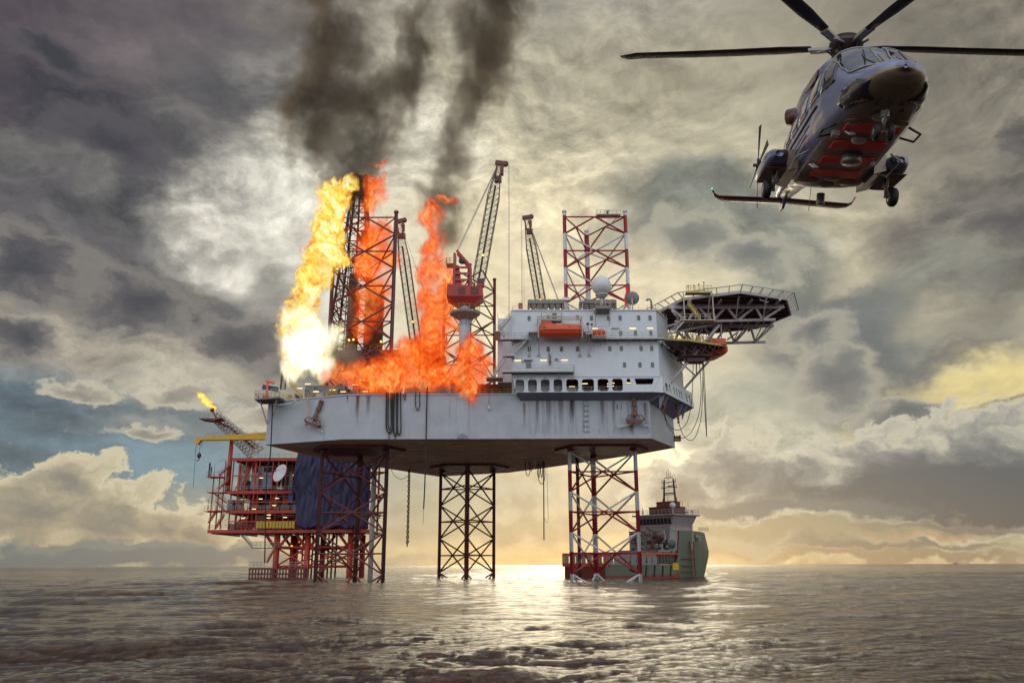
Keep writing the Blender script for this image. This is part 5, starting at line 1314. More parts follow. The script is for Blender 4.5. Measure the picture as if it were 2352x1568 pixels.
p = w4(126, 945, 154.6); t = MB(); q = w4(126, 1055, 154.6); t.bar((0, 0, 0), q - p, .03, n=4); o = t.build('lamp_cord', rubber); 
root = empty('hanging_lamp', p, 'white tubular lamp dangling on a cord over the pale hull beside the flames', 'lamp'); o.parent = root
t = MB(); t.bar(q - p, q - p + Vector((0, 0, -.95)), .13, n=8); o = t.build('lamp_tube', dome_m); o.parent = root
fl = MB(); p = W(*ZC(1798, 1215), 164); pts = []
for k in range(7):
    z = -k * .75; sw = .25 * math.sin(k * 1.1); pts.append((sw, z))
fl.hexa([(a - .33 + .1, -.05, b) for a, b in pts] + [(a + .33, -.05, b) for a, b in reversed(pts)], [(a - .33 + .1, .05, b) for a, b in pts] + [(a + .33, .05, b) for a, b in reversed(pts)])
o = fl.build('flag', mat('flag_red', (.75, .02, .02), .7, var=.1)); o.location = p; tag(o, 'bright red flag hanging limp beside the right chord of the banded leg', 'flag')
# ------------------------------------------------------------------ production platform behind the left leg
YP = 208.0
def wp(x, y, Y=YP): return W(*ZP(x, y), Y)
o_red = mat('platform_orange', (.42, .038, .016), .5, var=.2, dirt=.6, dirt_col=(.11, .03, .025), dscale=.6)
o_dk = mat('platform_dark_red', (.14, .030, .022), .55, var=.3)  # darker red steel for beams, modules and ship fittings
plat = empty('production_platform', (wp(700, 1000).x, YP + 10, 0), 'orange steel production platform of stacked decks standing behind the dark left leg', 'oil platform')
DZ = [wp(500, 1050).z, wp(500, 905).z, wp(500, 762).z, wp(500, 520).z]
PX0, PX1 = wp(440, 1000).x, wp(1345, 1000).x
PXL = [wp(150, 1050).x, wp(285, 905).x, wp(285, 762).x, wp(330, 530).x]
for i, z in enumerate(DZ):
    t = MB(); t.mi = 0; x0 = PXL[i]; x1 = PX1 if i != 3 else wp(940, 520).x
    if i == 3: x1 = PX1 - 2
    t.bx(x0, x1, YP, YP + 22, z - .25, z); t.beam((x0, YP - .05, z - .3), (x1, YP - .05, z - .3), .3, .8)
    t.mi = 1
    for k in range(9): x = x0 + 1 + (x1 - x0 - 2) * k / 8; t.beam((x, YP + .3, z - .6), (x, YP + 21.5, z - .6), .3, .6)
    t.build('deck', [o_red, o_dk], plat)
    t = MB(); t.rail([(x0, YP, z), (x1, YP, z)], 1.15, .05, 1.7); t.build('deck_rail', silver if i != 0 else o_red, plat)
for y in (YP + .4, YP + 11, YP + 21):
    for px in (350, 470, 640, 800, 950, 1130, 1300):
        t = MB(); x = wp(px, 1000).x; t.bar((x, y, DZ[0] - .3), (x, y, DZ[3]), .28, n=8); t.build('column', o_red, plat)
    for i in range(3):
        for a, b in ((350, 470), (800, 950)):
            t = MB(); xa, xb = wp(a, 1000).x, wp(b, 1000).x; t.bar((xa, y, DZ[i]), (xb, y, DZ[i + 1]), .14); t.build('brace', o_red, plat)
# back walls and equipment that make the decks read dense
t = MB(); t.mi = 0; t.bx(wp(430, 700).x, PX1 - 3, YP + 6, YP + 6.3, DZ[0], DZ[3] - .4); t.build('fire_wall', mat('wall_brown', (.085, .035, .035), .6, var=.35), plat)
rp = random.Random(5)
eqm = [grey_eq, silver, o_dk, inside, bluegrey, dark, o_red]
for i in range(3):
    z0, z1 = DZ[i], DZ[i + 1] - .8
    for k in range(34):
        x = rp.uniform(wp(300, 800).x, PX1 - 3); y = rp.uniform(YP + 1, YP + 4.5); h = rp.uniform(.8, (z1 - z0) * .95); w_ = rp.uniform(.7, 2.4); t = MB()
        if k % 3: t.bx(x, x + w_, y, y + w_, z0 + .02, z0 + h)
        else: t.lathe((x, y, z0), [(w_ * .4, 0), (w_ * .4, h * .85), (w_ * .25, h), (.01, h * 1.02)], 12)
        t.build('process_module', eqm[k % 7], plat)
    for k in range(11):
        t = MB(); z = z0 + (z1 - z0) * rp.uniform(.5, .95); xa = rp.uniform(wp(420, 800).x, wp(700, 800).x)
        t.tube([(xa, YP + 1.2 + k * .5, z0 + .2), (xa, YP + 1.2 + k * .5, z), (xa + rp.uniform(5, 14), YP + 1.2 + k * .5, z)], .13, 6); t.build('pipe', (silver, o_red, grey_eq)[k % 3], plat)
for px0, px1, py0, py1, mt_, n_ in ((458, 528, 625, 748, grey_eq, 'switch_room'), (550, 622, 622, 745, bluegrey, 'switch_room'), (285, 330, 825, 908, grey_eq, 'switch_room'), (345, 380, 825, 908, bluegrey, 'switch_room'), (395, 440, 960, 1040, o_dk, 'switch_room'), (735, 780, 730, 850, mat('blue_tank', (.03, .05, .20), .4), 'blue_cabinet')):
    a, b = wp(px0, py1, YP - .2), wp(px1, py0, YP - .2); t = MB(); t.bx(a.x, b.x, YP + .3, YP + 3, a.z, b.z)
    for k in range(3): x = a.x + (b.x - a.x) * (k + .5) / 3; t.bx(x - .03, x + .03, YP + .24, YP + .3, a.z + .1, b.z - .1)
    t.build(n_, mt_, plat)
t = MB()
for k in range(12): a, b = wp(505 + k * 24, 1036, YP - .4), wp(505 + k * 24 + 23.4, 985, YP - .4); t.bx(a.x, b.x, YP - .5 - .04 * (k % 2), YP - .2, a.z, b.z)
t.build('yellow_panel', mat('yellow_sheet', (.55, .33, .02), .5, var=.12), plat)
for px, py in ((490, 895), (410, 963), (720, 956), (838, 950), (600, 938), (800, 657), (790, 645), (545, 665), (540, 820), (660, 815), (598, 960), (640, 868)):
    t = MB(); p = wp(px, py, YP - .2); t.box(p, (.9, .1, .12)); t.build('tube_light', lamp, plat)
t = MB(); t.sphere(wp(768, 1172, YP + 4), .32, 10, 6); t.build('deck_lamp', warm, plat)
for i in range(3):      # pipe racks, posts and small bracing in front of the modules
    z0, z1 = DZ[i], DZ[i + 1] - .8
    for k in range(26):
        x = rp.uniform(wp(300, 800).x, wp(1000, 800).x); y = YP + rp.uniform(.4, 1.6); t = MB()
        if k % 3 == 0: t.bar((x, y, z0), (x, y, z1), rp.uniform(.06, .16), n=6)
        elif k % 3 == 1: zz = rp.uniform(z0 + .4, z1); t.bar((x, y, zz), (x + rp.uniform(2, 7), y, zz), rp.uniform(.05, .13), n=6)
        else: t.box((x, y, z0 + rp.uniform(.3, 1.6)), (rp.uniform(.3, 1.1), .5, rp.uniform(.4, 1.8)))
        t.build('rack_pipe' if k % 3 < 2 else 'small_module', (o_red, o_dk, o_red, inside, silver, o_dk, dark)[rp.randrange(7)], plat)
for i in range(3):
    pxs = [300, 400, 500, 600, 700, 800]
    for a, b in zip(pxs, pxs[1:]):
        xa, xb = wp(a, 1000).x, wp(b, 1000).x; zm = (DZ[i] + DZ[i + 1]) / 2 - .3
        t = MB(); t.beam((xa, YP + .2, zm), (xb, YP + .2, zm), .16, .28); t.build('mid_beam', o_red, plat)
        if (a // 100 + i) % 2: t = MB(); t.bar((xa, YP + 2.4, DZ[i]), (xb, YP + 2.4, DZ[i + 1] - .6), .13); t.build('brace', o_red, plat)
        t = MB(); t.bar((xb, YP + .2, DZ[i]), (xb, YP + .2, DZ[i + 1] - .4), .17); t.build('post', o_red, plat)
# left access tower with zig-zag stairs and small landings
for px in (160, 205, 240, 300):
    t = MB(); a, b = wp(px, 1045, YP + 2), wp(px + 8, 640 if px < 230 else 540, YP + 2); t.bar((a.x, YP + 2, a.z), (a.x, YP + 2, b.z), .16, n=6); t.build('tower_column', o_red, plat)
for (x0, y0), (x1, y1) in (((210, 1040), (275, 940)), ((275, 905), (215, 840)), ((200, 780), (290, 850)), ((230, 750), (300, 690)), ((240, 650), (315, 575)), ((225, 900), (160, 1000))):
    stairs(wp(x0, y0, YP + 1), wp(x1, y1, YP + 1), par=plat, m__=o_red, mr=silver)
for px0, px1, py in ((145, 260, 655), (128, 215, 910), (150, 290, 770), (152, 300, 905)):
    a, b = wp(px0, py, YP), wp(px1, py, YP); t = MB(); t.mi = 0; t.bx(a.x, b.x, YP - .5, YP + 3, a.z - .2, a.z); t.mi = 1; t.rail([(a.x, YP - .5, a.z), (b.x, YP - .5, a.z)], 1.2, .05, 1.1); t.build('landing', [o_red, silver], plat)
for px, py in ((195, 655), (148, 905), (520, 500)):
    t = MB(); p = wp(px, py, YP - .4); t.tube([p, p + Vector((0, 0, 3.0)), p + Vector((.8, 0, 3.8)), p + Vector((2.0, 0, 4.2))], .07, 5); t.box(p + Vector((2.2, 0, 4.2)), (.8, .2, .12)); t.build('lamp_post', silver, plat)
t = MB(); p = wp(157, 660, YP); t.bar(p, p + Vector((0, 0, 3.6)), .22); t.bar(p + Vector((.5, 0, 0)), p + Vector((.5, 0, 2.6)), .16); t.build('vent_stub', dark, plat)
# jacket legs and boat landing
jx = [wp(640, 1200).x, wp(870, 1200).x, wp(1190, 1200).x]
for x in jx:
    for y in (YP + 2, YP + 19):
        t = MB(); t.bar((x, y, -6), (x, y, DZ[0] - .6), .75, n=12); t.bar((x, y, 7), (x - 3.2, y, DZ[0] - .7), .38); t.bar((x, y, 7), (x + 3.2, y, DZ[0] - .7), .38); t.build('jacket_leg', o_red, plat)
for z in (3.0, 7.6):
    for y in (YP + 2, YP + 19):
        t = MB(); t.bar((jx[0], y, z), (jx[2], y, z), .3, n=8); t.build('jacket_brace', o_red, plat)
    for x in jx: t = MB(); t.bar((x, YP + 2, z), (x, YP + 19, z), .3, n=8); t.build('jacket_brace', o_red, plat)
for a, b in ((0, 1), (1, 2)):
    for y in (YP + 2, YP + 19):
        t = MB(); t.bar((jx[a], y, 3), (jx[b], y, 7.6), .22); t.bar((jx[b], y, 3), (jx[a], y, 7.6), .22); t.build('jacket_brace', o_red, plat)
for px in (715, 765, 805, 845, 880, 960, 1000, 1030, 1060):
    t = MB(); x = wp(px, 1200).x; t.bar((x, YP + 6, -5), (x, YP + 6, DZ[0]), .22 if px != 845 else .5, n=8); t.build('conductor', o_red if px % 2 else dark, plat)
bl0, bl1 = wp(480, 1320), wp(900, 1320)
for k in range(20):
    x = bl0.x + (bl1.x - bl0.x) * k / 19; t = MB(); t.beam((x, YP - 2, -2), (x, YP - 2, 2.6), .34, .34, up=Vector((0, 1, 0))); t.build('boat_landing_fender', o_dk, plat)
for z in (.25, 1.3, 2.5):
    t = MB(); t.beam((bl0.x - .2, YP - 2, z), (bl1.x + .2, YP - 2, z), .4, .42); t.build('boat_landing_beam', o_dk, plat)
t = MB(); t.mi = 0; t.bx(bl0.x, bl1.x, YP - 2, YP + 3, 2.5, 2.75); t.mi = 1; t.rail([(bl0.x, YP - 2, 2.75), (bl0.x + 3.5, YP - 2, 2.75)], 1.3, .06, .8); t.rail([(bl0.x + 8, YP - 2, 2.75), (bl1.x, YP - 2, 2.75)], 1.3, .06, 1.4)
t.build('boat_landing', [o_dk, silver], plat)
stairs(wp(590, 1290, YP - 1), wp(640, 1200, YP - 1), par=plat, m__=o_red); stairs(wp(480, 1178, YP + 2), wp(400, 1085, YP + 2), par=plat, m__=silver)
t = MB(); a, b = wp(462, 1180), wp(700, 1180); t.mi = 0; t.bx(a.x, b.x, YP + 1, YP + 3, a.z - .15, a.z); t.mi = 1; t.rail([(a.x, YP + 1, a.z), (b.x, YP + 1, a.z)], 1.3, .05, 1.1); t.build('under_deck_walkway', [o_dk, silver], plat)
# king post and yellow crane
pc = wp(326, 400, YP + 2)
cr_ = empty('pedestal_crane', (pc.x, YP + 2, DZ[3]), 'yellow box-boom crane on a red post on the orange platform, jutting left below the flare', 'crane')
ym = mat('crane_yellow', (.62, .36, .02), .45, var=.1)
t = MB(); t.bar((pc.x, YP + 2, DZ[2]), (pc.x, YP + 2, wp(326, 385).z), .7, .5, 12); t.build('post', o_red, cr_)
t = MB(); a, b, c = wp(100, 377), wp(330, 372), wp(600, 352); t.hexa([(a.x, YP, a.z - .3), (c.x, YP, c.z - .95), (c.x, YP, c.z + .95), (a.x, YP, a.z + .45)], [(a.x, YP + 1.6, a.z - .3), (c.x, YP + 1.6, c.z - .95), (c.x, YP + 1.6, c.z + .95), (a.x, YP + 1.6, a.z + .45)])
t.build('boom', ym, cr_)
t = MB(); a, b = wp(98, 372, YP + .8), wp(66, 412, YP + .8); t.beam(a, b, 1.2, 1.3, up=Vector((0, 1, 0))); t.build('boom_nose', ym, cr_)
for x in (140, 195, 260, 390, 525): t = MB(); p = wp(x, 360, YP); t.rail([p, p + Vector((1.6, 0, .1))], 1.0, .05, .8); t.build('boom_rail', silver, cr_)
for x, y0, y1 in ((66, 415, 480), (62, 440, 740), (110, 395, 440)):
    t = MB(); t.bar(wp(x, y0, YP + .8), wp(x - (20 if y1 > 700 else 6), y1, YP + .8), .05, n=4); t.build('hoist_rope', dark, cr_)
t = MB(); p = wp(86, 500, YP + .8); t.sphere(p, .55, 10, 8, (1, .6, 1.3)); t.bar(p, p + Vector((0, 0, 4.2)), .05); t.tube([p, p + Vector((.1, 0, -1)), p + Vector((-.3, 0, -1.4)), p + Vector((-.5, 0, -1.0))], .12, 6); t.build('hook_block', dark, cr_)
# flare boom
fb0, fb1 = wp(500, 480, YP + 8), wp(205, 215, YP + 4)
fl = empty('flare_boom', fb0, 'grey lattice flare boom slanting up left from the top deck of the orange platform', 'flare boom')
t = MB(); d = (fb1 - fb0); dn = d.normalized(); yv = Vector((0, 1, 0)); nv = dn.cross(yv).normalized()
def fc(u, i):
    w_ = 4.0 * (1 - u) + 2.2 * u; a, b = ((-1, -1), (1, -1), (0, 1))[i]; return fb0 + d * u + yv * a * w_ * .6 + nv * b * w_ * .5
for i in range(3): t.bar(fc(0, i), fc(1, i), .24, n=6)
t.build('boom_chord', silver, fl)
t = MB()
for k in range(14):
    for i in range(3):
        j = (i + 1) % 3; t.bar(fc(k / 14, i), fc((k + 1) / 14, j), .12, n=4); t.bar(fc(k / 14, i), fc(k / 14, j), .08, n=4)
t.build('boom_lacing', silver, fl)
t = MB(); t.mi = 0; a, b = wp(108, 238, YP + 4), wp(215, 225, YP + 4); t.hexa([(a.x, YP + 2, a.z - .1), (b.x, YP + 2, b.z - 1.0), (b.x, YP + 6, b.z - 1.0), (a.x, YP + 6, a.z - .1)], [(a.x, YP + 2, a.z + .12), (b.x + 2, YP + 2, a.z + .12), (b.x + 2, YP + 6, a.z + .12), (a.x, YP + 6, a.z + .12)])
t.mi = 1; t.rail([(a.x, YP + 2, a.z + .1), (b.x + 2, YP + 2, a.z + .1)], 1.5, .06, 1.1); t.build('tip_platform', [o_dk, silver], fl)
t = MB()
for u0 in [k / 10 for k in range(10)]: p = fb0 + d * u0 + nv * -1.0 + yv * -1.2; t.rail([p, fb0 + d * (u0 + .1) + nv * -1.0 + yv * -1.2], 1.3, .05, 2)
t.build('boom_rail', rail_m, fl)
t = MB(); a, b = wp(240, 262, YP + 3.4), wp(182, 172, YP + 3.4); t.tube([fb0 + Vector((0, -1, 1)), fb0 + d * .6 + Vector((0, -1, .8)), a, b], .3, 8); t.lathe(b, [(.3, -.2), (.55, 0), (.55, .5), (.3, .8)], 10); t.build('flare_pipe', maroon, fl)
# satellite dish on a bracket
p = wp(695, 636, YP - 3.2); dsh = dish(p, 2.3, (-.75, -1.0, .42), 'very large white satellite dish leaning on the upper deck of the orange platform', True, DZ[2] + .1, dome_m)
# blue tarpaulin draped over the right end
tp = empty('tarpaulin', (wp(1100, 700).x, YP - 1.2, DZ[0]), 'huge deep blue tarpaulin hung over the right end of the orange platform behind the leg', 'tarpaulin')
blue = mat('tarpaulin_blue', (.016, .011, .062), .5, var=.5, vscale=.5, bump=.4)
vs = []; fs = []; NX, NZ = 70, 50; xa, xb = wp(806, 700).x, wp(1352, 700).x; za, zb = DZ[0] + .5, DZ[3] + 1.2
rt = np.random.default_rng(2); ph = rt.uniform(0, 6, 12)
for i in range(NX + 1):
    for j in range(NZ + 1):
        u, v = i / NX, j / NZ; x = xa + (xb - xa) * u; x -= (1 - u) * (0.9 * math.sin(v * 3.1) - (.9 if v < .45 else 0) * 1)
        z = za + (zb - za) * v; z += .35 * math.sin(u * 22 + ph[0]) * (1 - v) ** 2
        y = YP - .7 + .05 * math.sin(u * 55 + 4 * math.sin(v * 5 + ph[1])) + .12 * math.sin(u * 19 + v * 3 + 2 * math.sin(v * 7 + u * 5) + ph[2]) + .05 * math.sin(v * 24 + 3 * math.sin(u * 14) + ph[3]) + .06 * math.sin(u * 90 + v * 9 + 3 * math.sin(v * 12))
        vs.append((x, y, z))
for i in range(NX):
    for j in range(NZ): a = i * (NZ + 1) + j; fs.append((a, a + NZ + 1, a + NZ + 2, a + 1))
t = MB(); t.add(vs, fs, True); o = t.build('sheet', blue, tp); so = o.modifiers.new('thick', 'SOLIDIFY'); so.thickness = .03
t = MB()
for i in range(8): x = xa + (xb - xa) * (i + .5) / 8; t.bar((x, YP - .6, zb - .1), (x, YP - .2, DZ[3] + 1.3), .04, n=4)
t.beam((xa, YP - .55, DZ[3] + 1.25), (xb, YP - .55, DZ[3] + 1.25), .12, .12); t.build('hanging_bar', silver, tp)
# ------------------------------------------------------------------ supply ship
def ws(x, y, Y): return W(*ZS(x, y), Y)
st_, bw = ws(590, 1200, 200), ws(2085, 1200, 232)
ax = Vector((bw.x - st_.x, 32, 0)); LS = ax.length; hd = math.atan2(ax.y, ax.x)
ship = empty('supply_ship', (st_.x, 200, 0), 'green and maroon supply ship with white bridge moored behind the banded leg', 'ship'); ship.rotation_euler = (0, 0, hd)
green = mat('ship_green', (.105, .13, .09), .5, var=.12, streak=.5, streak_col=(.12, .09, .06), dirt=.3, dirt_col=(.14, .11, .07))
boot = mat('antifouling_red', (.20, .035, .03), .6, var=.2)
shipw = mat('ship_white', (.29, .26, .26), .5, var=.12, streak=.6, streak_col=(.2, .10, .07), dirt=.4, dirt_col=(.2, .13, .12))
BM = 7.0
def sp(t, n_, m__, **k): o = t.build(n_, m__, **k); o.parent = ship; return o
def half(u, zz):      # half breadth at station u (0 stern .. 1 bow) and height fraction
    b = BM * (1 if u < .62 else max(0.02, 1 - ((u - .62) / .38) ** 2.1))
    low = BM * (1 if u < .5 else max(0.0, 1 - ((u - .5) / .5) ** 1.6)); b = low + (b - low) * min(1, max(0, zz)) ** .8
    return b * (1 if u > .04 else .93)
t = MB(); NS = 44; zl_ = [-1.5, .0, 1.0, 2.4, 4.0, 6.0, 8.5, 11.4]
def deckz(u): return 3.0 + .9 * max(0, u - .1) if u < .52 else (11.6 + (u - .6) * 1.5)
rings = []
for i in range(NS + 1):
    u = i / NS; dz = 3.1 if u < .56 else (3.1 + (11.6 - 3.1) * min(1, (u - .56) / .03)); ring = []
    for k in range(9):
        f_ = k / 8; z = -1.5 + (dz + 1.5) * f_; flare = max(0, z - 1) / 10; b = half(u, max(0, min(1, z / 10 + .1)))
        rake = ((max(0, z) * .48 if z < 6.2 else 2.98 - (z - 6.2) * .32) if u > .88 else 0) * (u - .88) / .12
        ring.append((u * (LS + 0) + rake, b, z))
    rings.append(ring)
vs = []; fs = []; mi = []
for sgn in (-1, 1):
    base = len(vs)
    for r_ in rings:
        for (x, y, z) in r_: vs.append((x, sgn * y, z))
    for i in range(NS):
        for k in range(8):
            a = base + i * 9 + k; q = (a, a + 9, a + 10, a + 1); fs.append(q if sgn < 0 else tuple(reversed(q))); mi.append(1 if vs[a + 1][2] < .9 else 0)
b2 = (NS + 1) * 9
for i in range(NS): fs.append((i * 9 + 8, (i + 1) * 9 + 8, b2 + (i + 1) * 9 + 8, b2 + i * 9 + 8)); mi.append(2)
for k in range(8): fs.append((k, k + 1, b2 + k + 1, b2 + k)); mi.append(1 if k < 4 else 3)
t.add(vs, fs); t.m = mi; sp(t, 'hull', [green, boot, inside, boot])
BX = LS * .57
t = MB()       # stern and side bulwarks with freeing ports (work deck)
for sgn in (-1, 1):
    for k in range(9):
        x = .5 + k * (BX - 9) / 9; w_ = (BX - 9) / 9; g_ = .84 if k % 3 else .70
        t.bx(x, x + w_ * g_, sgn * BM - .12, sgn * BM + .02, 3.1, 5.2)
    t.bx(.5, BX - 9, sgn * BM - .14, sgn * BM + .04, 5.2, 5.5)
    t.bx(.5, BX - 9, sgn * BM - .15, sgn * BM + .06, 3.1, 3.5)
    sp(t, 'bulwark', grey_eq); t = MB()
t = MB(); t.bar((0, -BM, 5.7), (BX, -BM, 5.7), .25, n=8); t.bar((0, BM, 5.7), (BX, BM, 5.7), .25, n=8); t.bar((.1, -BM, 3.1), (.1, -BM, 5.7), .25); t.bar((.1, BM, 3.1), (.1, BM, 5.7), .25); t.beam((0, -BM, 3.2), (0, BM, 3.2), .6, .8); sp(t, 'crash_rail', orange)
t = MB(); t.bx(6, 18, -6.9, -6.5, 3.1, 4.0); sp(t, 'fender_strip', rubber)
for x0, x1, y0, y1, z0, z1, mt_ in ((9, 12, -5, -2, 3.1, 4.9, silver), (14, 17, -5, -2.5, 3.1, 4.6, grey_eq), (18, 20, 0, 4, 3.1, 5.6, silver), (22, 27, -5.5, -1, 3.1, 5.2, shipw)):
    t = MB(); t.bx(x0, x1, y0, y1, z0, z1); sp(t, 'deck_cargo', mt_)
S0 = BX
def tier(x0, x1, y, z0, z1, name, mt_=shipw):
    t = MB(); t.bx(x0, x1, -y, y, z0, z1); t.bx(x0 - .15, x1 + .15, -y - .15, y + .15, z1, z1 + .14); return sp(t, name, mt_)
tier(S0 - 7, S0 + .4, 6.4, 3.1, 6.6, 'work_shelter')
for k in range(6): t = MB(); t.bx(S0 - 7 + k * 1.2, S0 - 6.1 + k * 1.2, -6.5, -6.42, 3.4, 6.2); sp(t, 'shelter_opening', glass_dk)
tier(S0 - 2.5, S0 + 7.5, 6.6, 6.8, 11.5, 'superstructure'); tier(S0 - .5, S0 + 9, 5.4, 11.7, 12.8, 'upper_deck')
# bridge with raked windows all round
t = MB(); b = [(S0 + .5, -5.2), (S0 + 9, -5.2), (S0 + 9, 5.2), (S0 + .5, 5.2)]; tp_ = [(S0 - .1, -6.2), (S0 + 10, -6.2), (S0 + 10, 6.2), (S0 - .1, 6.2)]
t.hexa([(x, y, 12.9) for x, y in b], [(x, y, 15.4) for x, y in tp_]); t.bx(S0 - .8, S0 + 10.6, -6.8, 6.8, 15.42, 15.8); sp(t, 'bridge', shipw)
for k in range(9):
    y = -4.6 + k * 1.15; t = MB(); e = .03; t.hexa([(S0 + .35 - e, y - .5, 13.3), (S0 + .35 - e, y + .5, 13.3), (S0 + .55 - e, y + .5, 13.3), (S0 + .55 - e, y - .5, 13.3)], [(S0 + .02 - e, y - .48, 15.1), (S0 + .02 - e, y + .48, 15.1), (S0 + .2 - e, y + .48, 15.1), (S0 + .2 - e, y - .48, 15.1)]); sp(t, 'bridge_window', glass_dk)
for k in range(7):
    x = S0 + 1 + k * 1.15; t = MB(); t.hexa([(x, -5.45, 13.6), (x + .9, -5.45, 13.6), (x + .9, -5.2, 13.6), (x, -5.2, 13.6)], [(x - .1, -6.08, 15.1), (x + .95, -6.08, 15.1), (x + .95, -5.8, 15.1), (x - .1, -5.8, 15.1)]); sp(t, 'bridge_window', glass_dk)
tier(S0 + 2.5, S0 + 8.8, 3.6, 15.8, 17.8, 'mast_house', o_dk); tier(S0 + 4.5, S0 + 8, 2.6, 17.9, 19.2, 'mast_house', o_dk)
t = MB(); t.rail([(S0 - .6, -6.6, 15.8), (S0 + 10.4, -6.6, 15.8)], 1.1, .05, 1.2); t.rail([(S0 - .6, -6.6, 15.8), (S0 - .6, 6.6, 15.8)], 1.1, .05, 1.2); t.rail([(S0 - 2.4, -6.4, 11.6), (S0 - 2.4, 6.4, 11.6)], 1.1, .05, 1.2); t.rail([(S0 + 12, -5, 11.6), (LS + 2, -1, 11.9)], 1.1, .05, 1.2); sp(t, 'deck_rail', shipw)
mx = S0 + 7
for sgn in (-1, 1):
    t = MB(); t.bar((mx, sgn * 2.0, 17.8), (mx, sgn * 1.5, 25.4), .32, .24, 6); sp(t, 'mast_pole', dark)
t = MB()
for z, w_ in ((19.5, 2.4), (21.3, 1.6), (23.2, 2.6), (25.8, 1.4), (24.6, 2.2)): t.bar((mx, -w_, z), (mx, w_, z), .11)
for k in range(9): t.bar((mx - .5, -.5, 18 + k * .9), (mx - .5, .5, 18 + k * .9), .05)
for sgn in (-1, 1):
    for z in (23.2, 19.5, 24.6): t.bar((mx, sgn * 2.3, z - .3), (mx, sgn * 2.3, z + .9), .07)
    t.bar((mx, sgn * .6, 25.8), (mx, sgn * .6, 27.6), .05)
t.bar((mx, 0, 25.8), (mx, 0, 28.0), .05); t.box((mx, 0, 21.7), (.4, 2.6, .25)); t.box((mx, -.6, 23.6), (.4, 1.8, .25)); sp(t, 'mast_yard', dark)
for x, y, r, h in ((S0 + .4, -5.8, .75, 1.5), (S0 + 9, -5.6, .4, .8), (S0 + 8.6, 4, .5, 1.0)):
    t = MB(); t.bar((x, y, 15.8), (x, y, 15.8 + h), .16); t.sphere((x, y, 15.8 + h + r * .8), r, 16, 10); sp(t, 'radome', dome_m)
for x, y, z0, h in ((S0 - 2, -6, 11.6, 9), (S0 + 9.5, -4, 15.8, 3.4), (S0 + 9.8, -2, 15.8, 4), (S0 + 3, -5.5, 15.8, 3)):
    t = MB(); t.bar((x, y, z0), (x, y, z0 + h), .05); sp(t, 'aerial', dark)
t = MB(); t.lathe((S0 - 1.8, -4, 8.2), [(1.1, -3), (1.1, 3)], 14, Vector((0, 1, 0))); sp(t, 'towing_winch', mat('winch_green', (.06, .12, .09), .6))
rs_ = random.Random(9)
for k in range(46):
    t = MB(); x = S0 - 2.7 - rs_.uniform(0, 1.6); y = rs_.uniform(-6, 5.5); z = rs_.uniform(6.8, 11); w_ = rs_.uniform(.4, 1.3); t.box((x, y, z), (.5, w_, w_ * rs_.uniform(.5, 1.2))); sp(t, 'deck_fitting', (inside, shipw, o_dk, dark)[k % 4])
for k in range(7):
    t = MB(); x = S0 + 1 + rs_.uniform(0, 9); z = rs_.uniform(7.2, 10.6); t.box((x, -6.75, z), (rs_.uniform(.5, 1.2), .3, rs_.uniform(.5, 1.4))); sp(t, 'side_fitting', (inside, grey_eq, shipw, dark)[k % 4])
t = MB(); t.sphere((LS * .90, -2.55, 6.2), 1.0, 14, 10, (1.2, .5, 1.3)); sp(t, 'anchor_pocket', boot)
for x in (S0 + 5.2, S0 + 6.6): t = MB(); t.bar((x, -BM - .15, -1), (x, -BM - .1, 9), .16); sp(t, 'fender_pipe', o_dk)
t = MB(); t.bx(S0 - 2.6, S0 - .2, -BM - .12, -BM - .02, 1.9, 3.6); sp(t, 'yellow_patch', mat('yellow_sheet', (.55, .33, .02), .5))
t = MB(); t.tube([(8, -BM - .1, 2.2), (10, -BM - .18, 1.6), (12, -BM - .1, 2.4)], .2, 6)
for k in range(5): t.bar((S0 - 16 + k * 3.2, -BM - .08, 3), (S0 - 16.5 + k * 3.2, -BM - .1, .4), .22)
sp(t, 'tyre_fender', rubber)

rs2 = random.Random(21)
for k in range(44):
    t = MB(); x = S0 - 7.5 + rs2.uniform(0, 6.5); y = -6.6 - rs2.uniform(-1.5, .1); z = rs2.uniform(6.7, 9.5) if k % 2 else rs2.uniform(3.6, 6.4); w_ = rs2.uniform(.2, .9)
    t.box((x, y, z), (w_, .4, w_ * rs2.uniform(.5, 1.8))); sp(t, 'deck_fitting', (inside, shipw, o_dk, dark, orange, grey_eq)[k % 6])
for k in range(12):
    t = MB(); x = S0 + rs2.uniform(-1, 8); y = rs2.uniform(-5.8, 5.8); t.bar((x, y, 15.8), (x, y, 16.6 + rs2.uniform(.2, 1.6)), .09, n=5); t.box((x, y, 16.5), (.35, .5, .35)); sp(t, 'bridge_fitting', (dark, shipw, o_dk)[k % 3])
for x, h in ((S0 - 3.6, 7.5), (S0 - 5.6, 6.0)):
    t = MB(); t.bar((x, -3.5, 6.7), (x, -3.5, 6.7 + h * .5), .22); t.bar((x, -3.5, 6.7 + h * .5), (x - 3, -2.5, 6.7 + h * .75), .14); sp(t, 'deck_crane', o_dk)
for z in (1.4, 2.9, 4.6): t = MB(); t.bar((LS * .60, -BM - .02, z), (LS * .74, -BM * .93, z), .12, n=6); sp(t, 'rubbing_strake', o_dk)
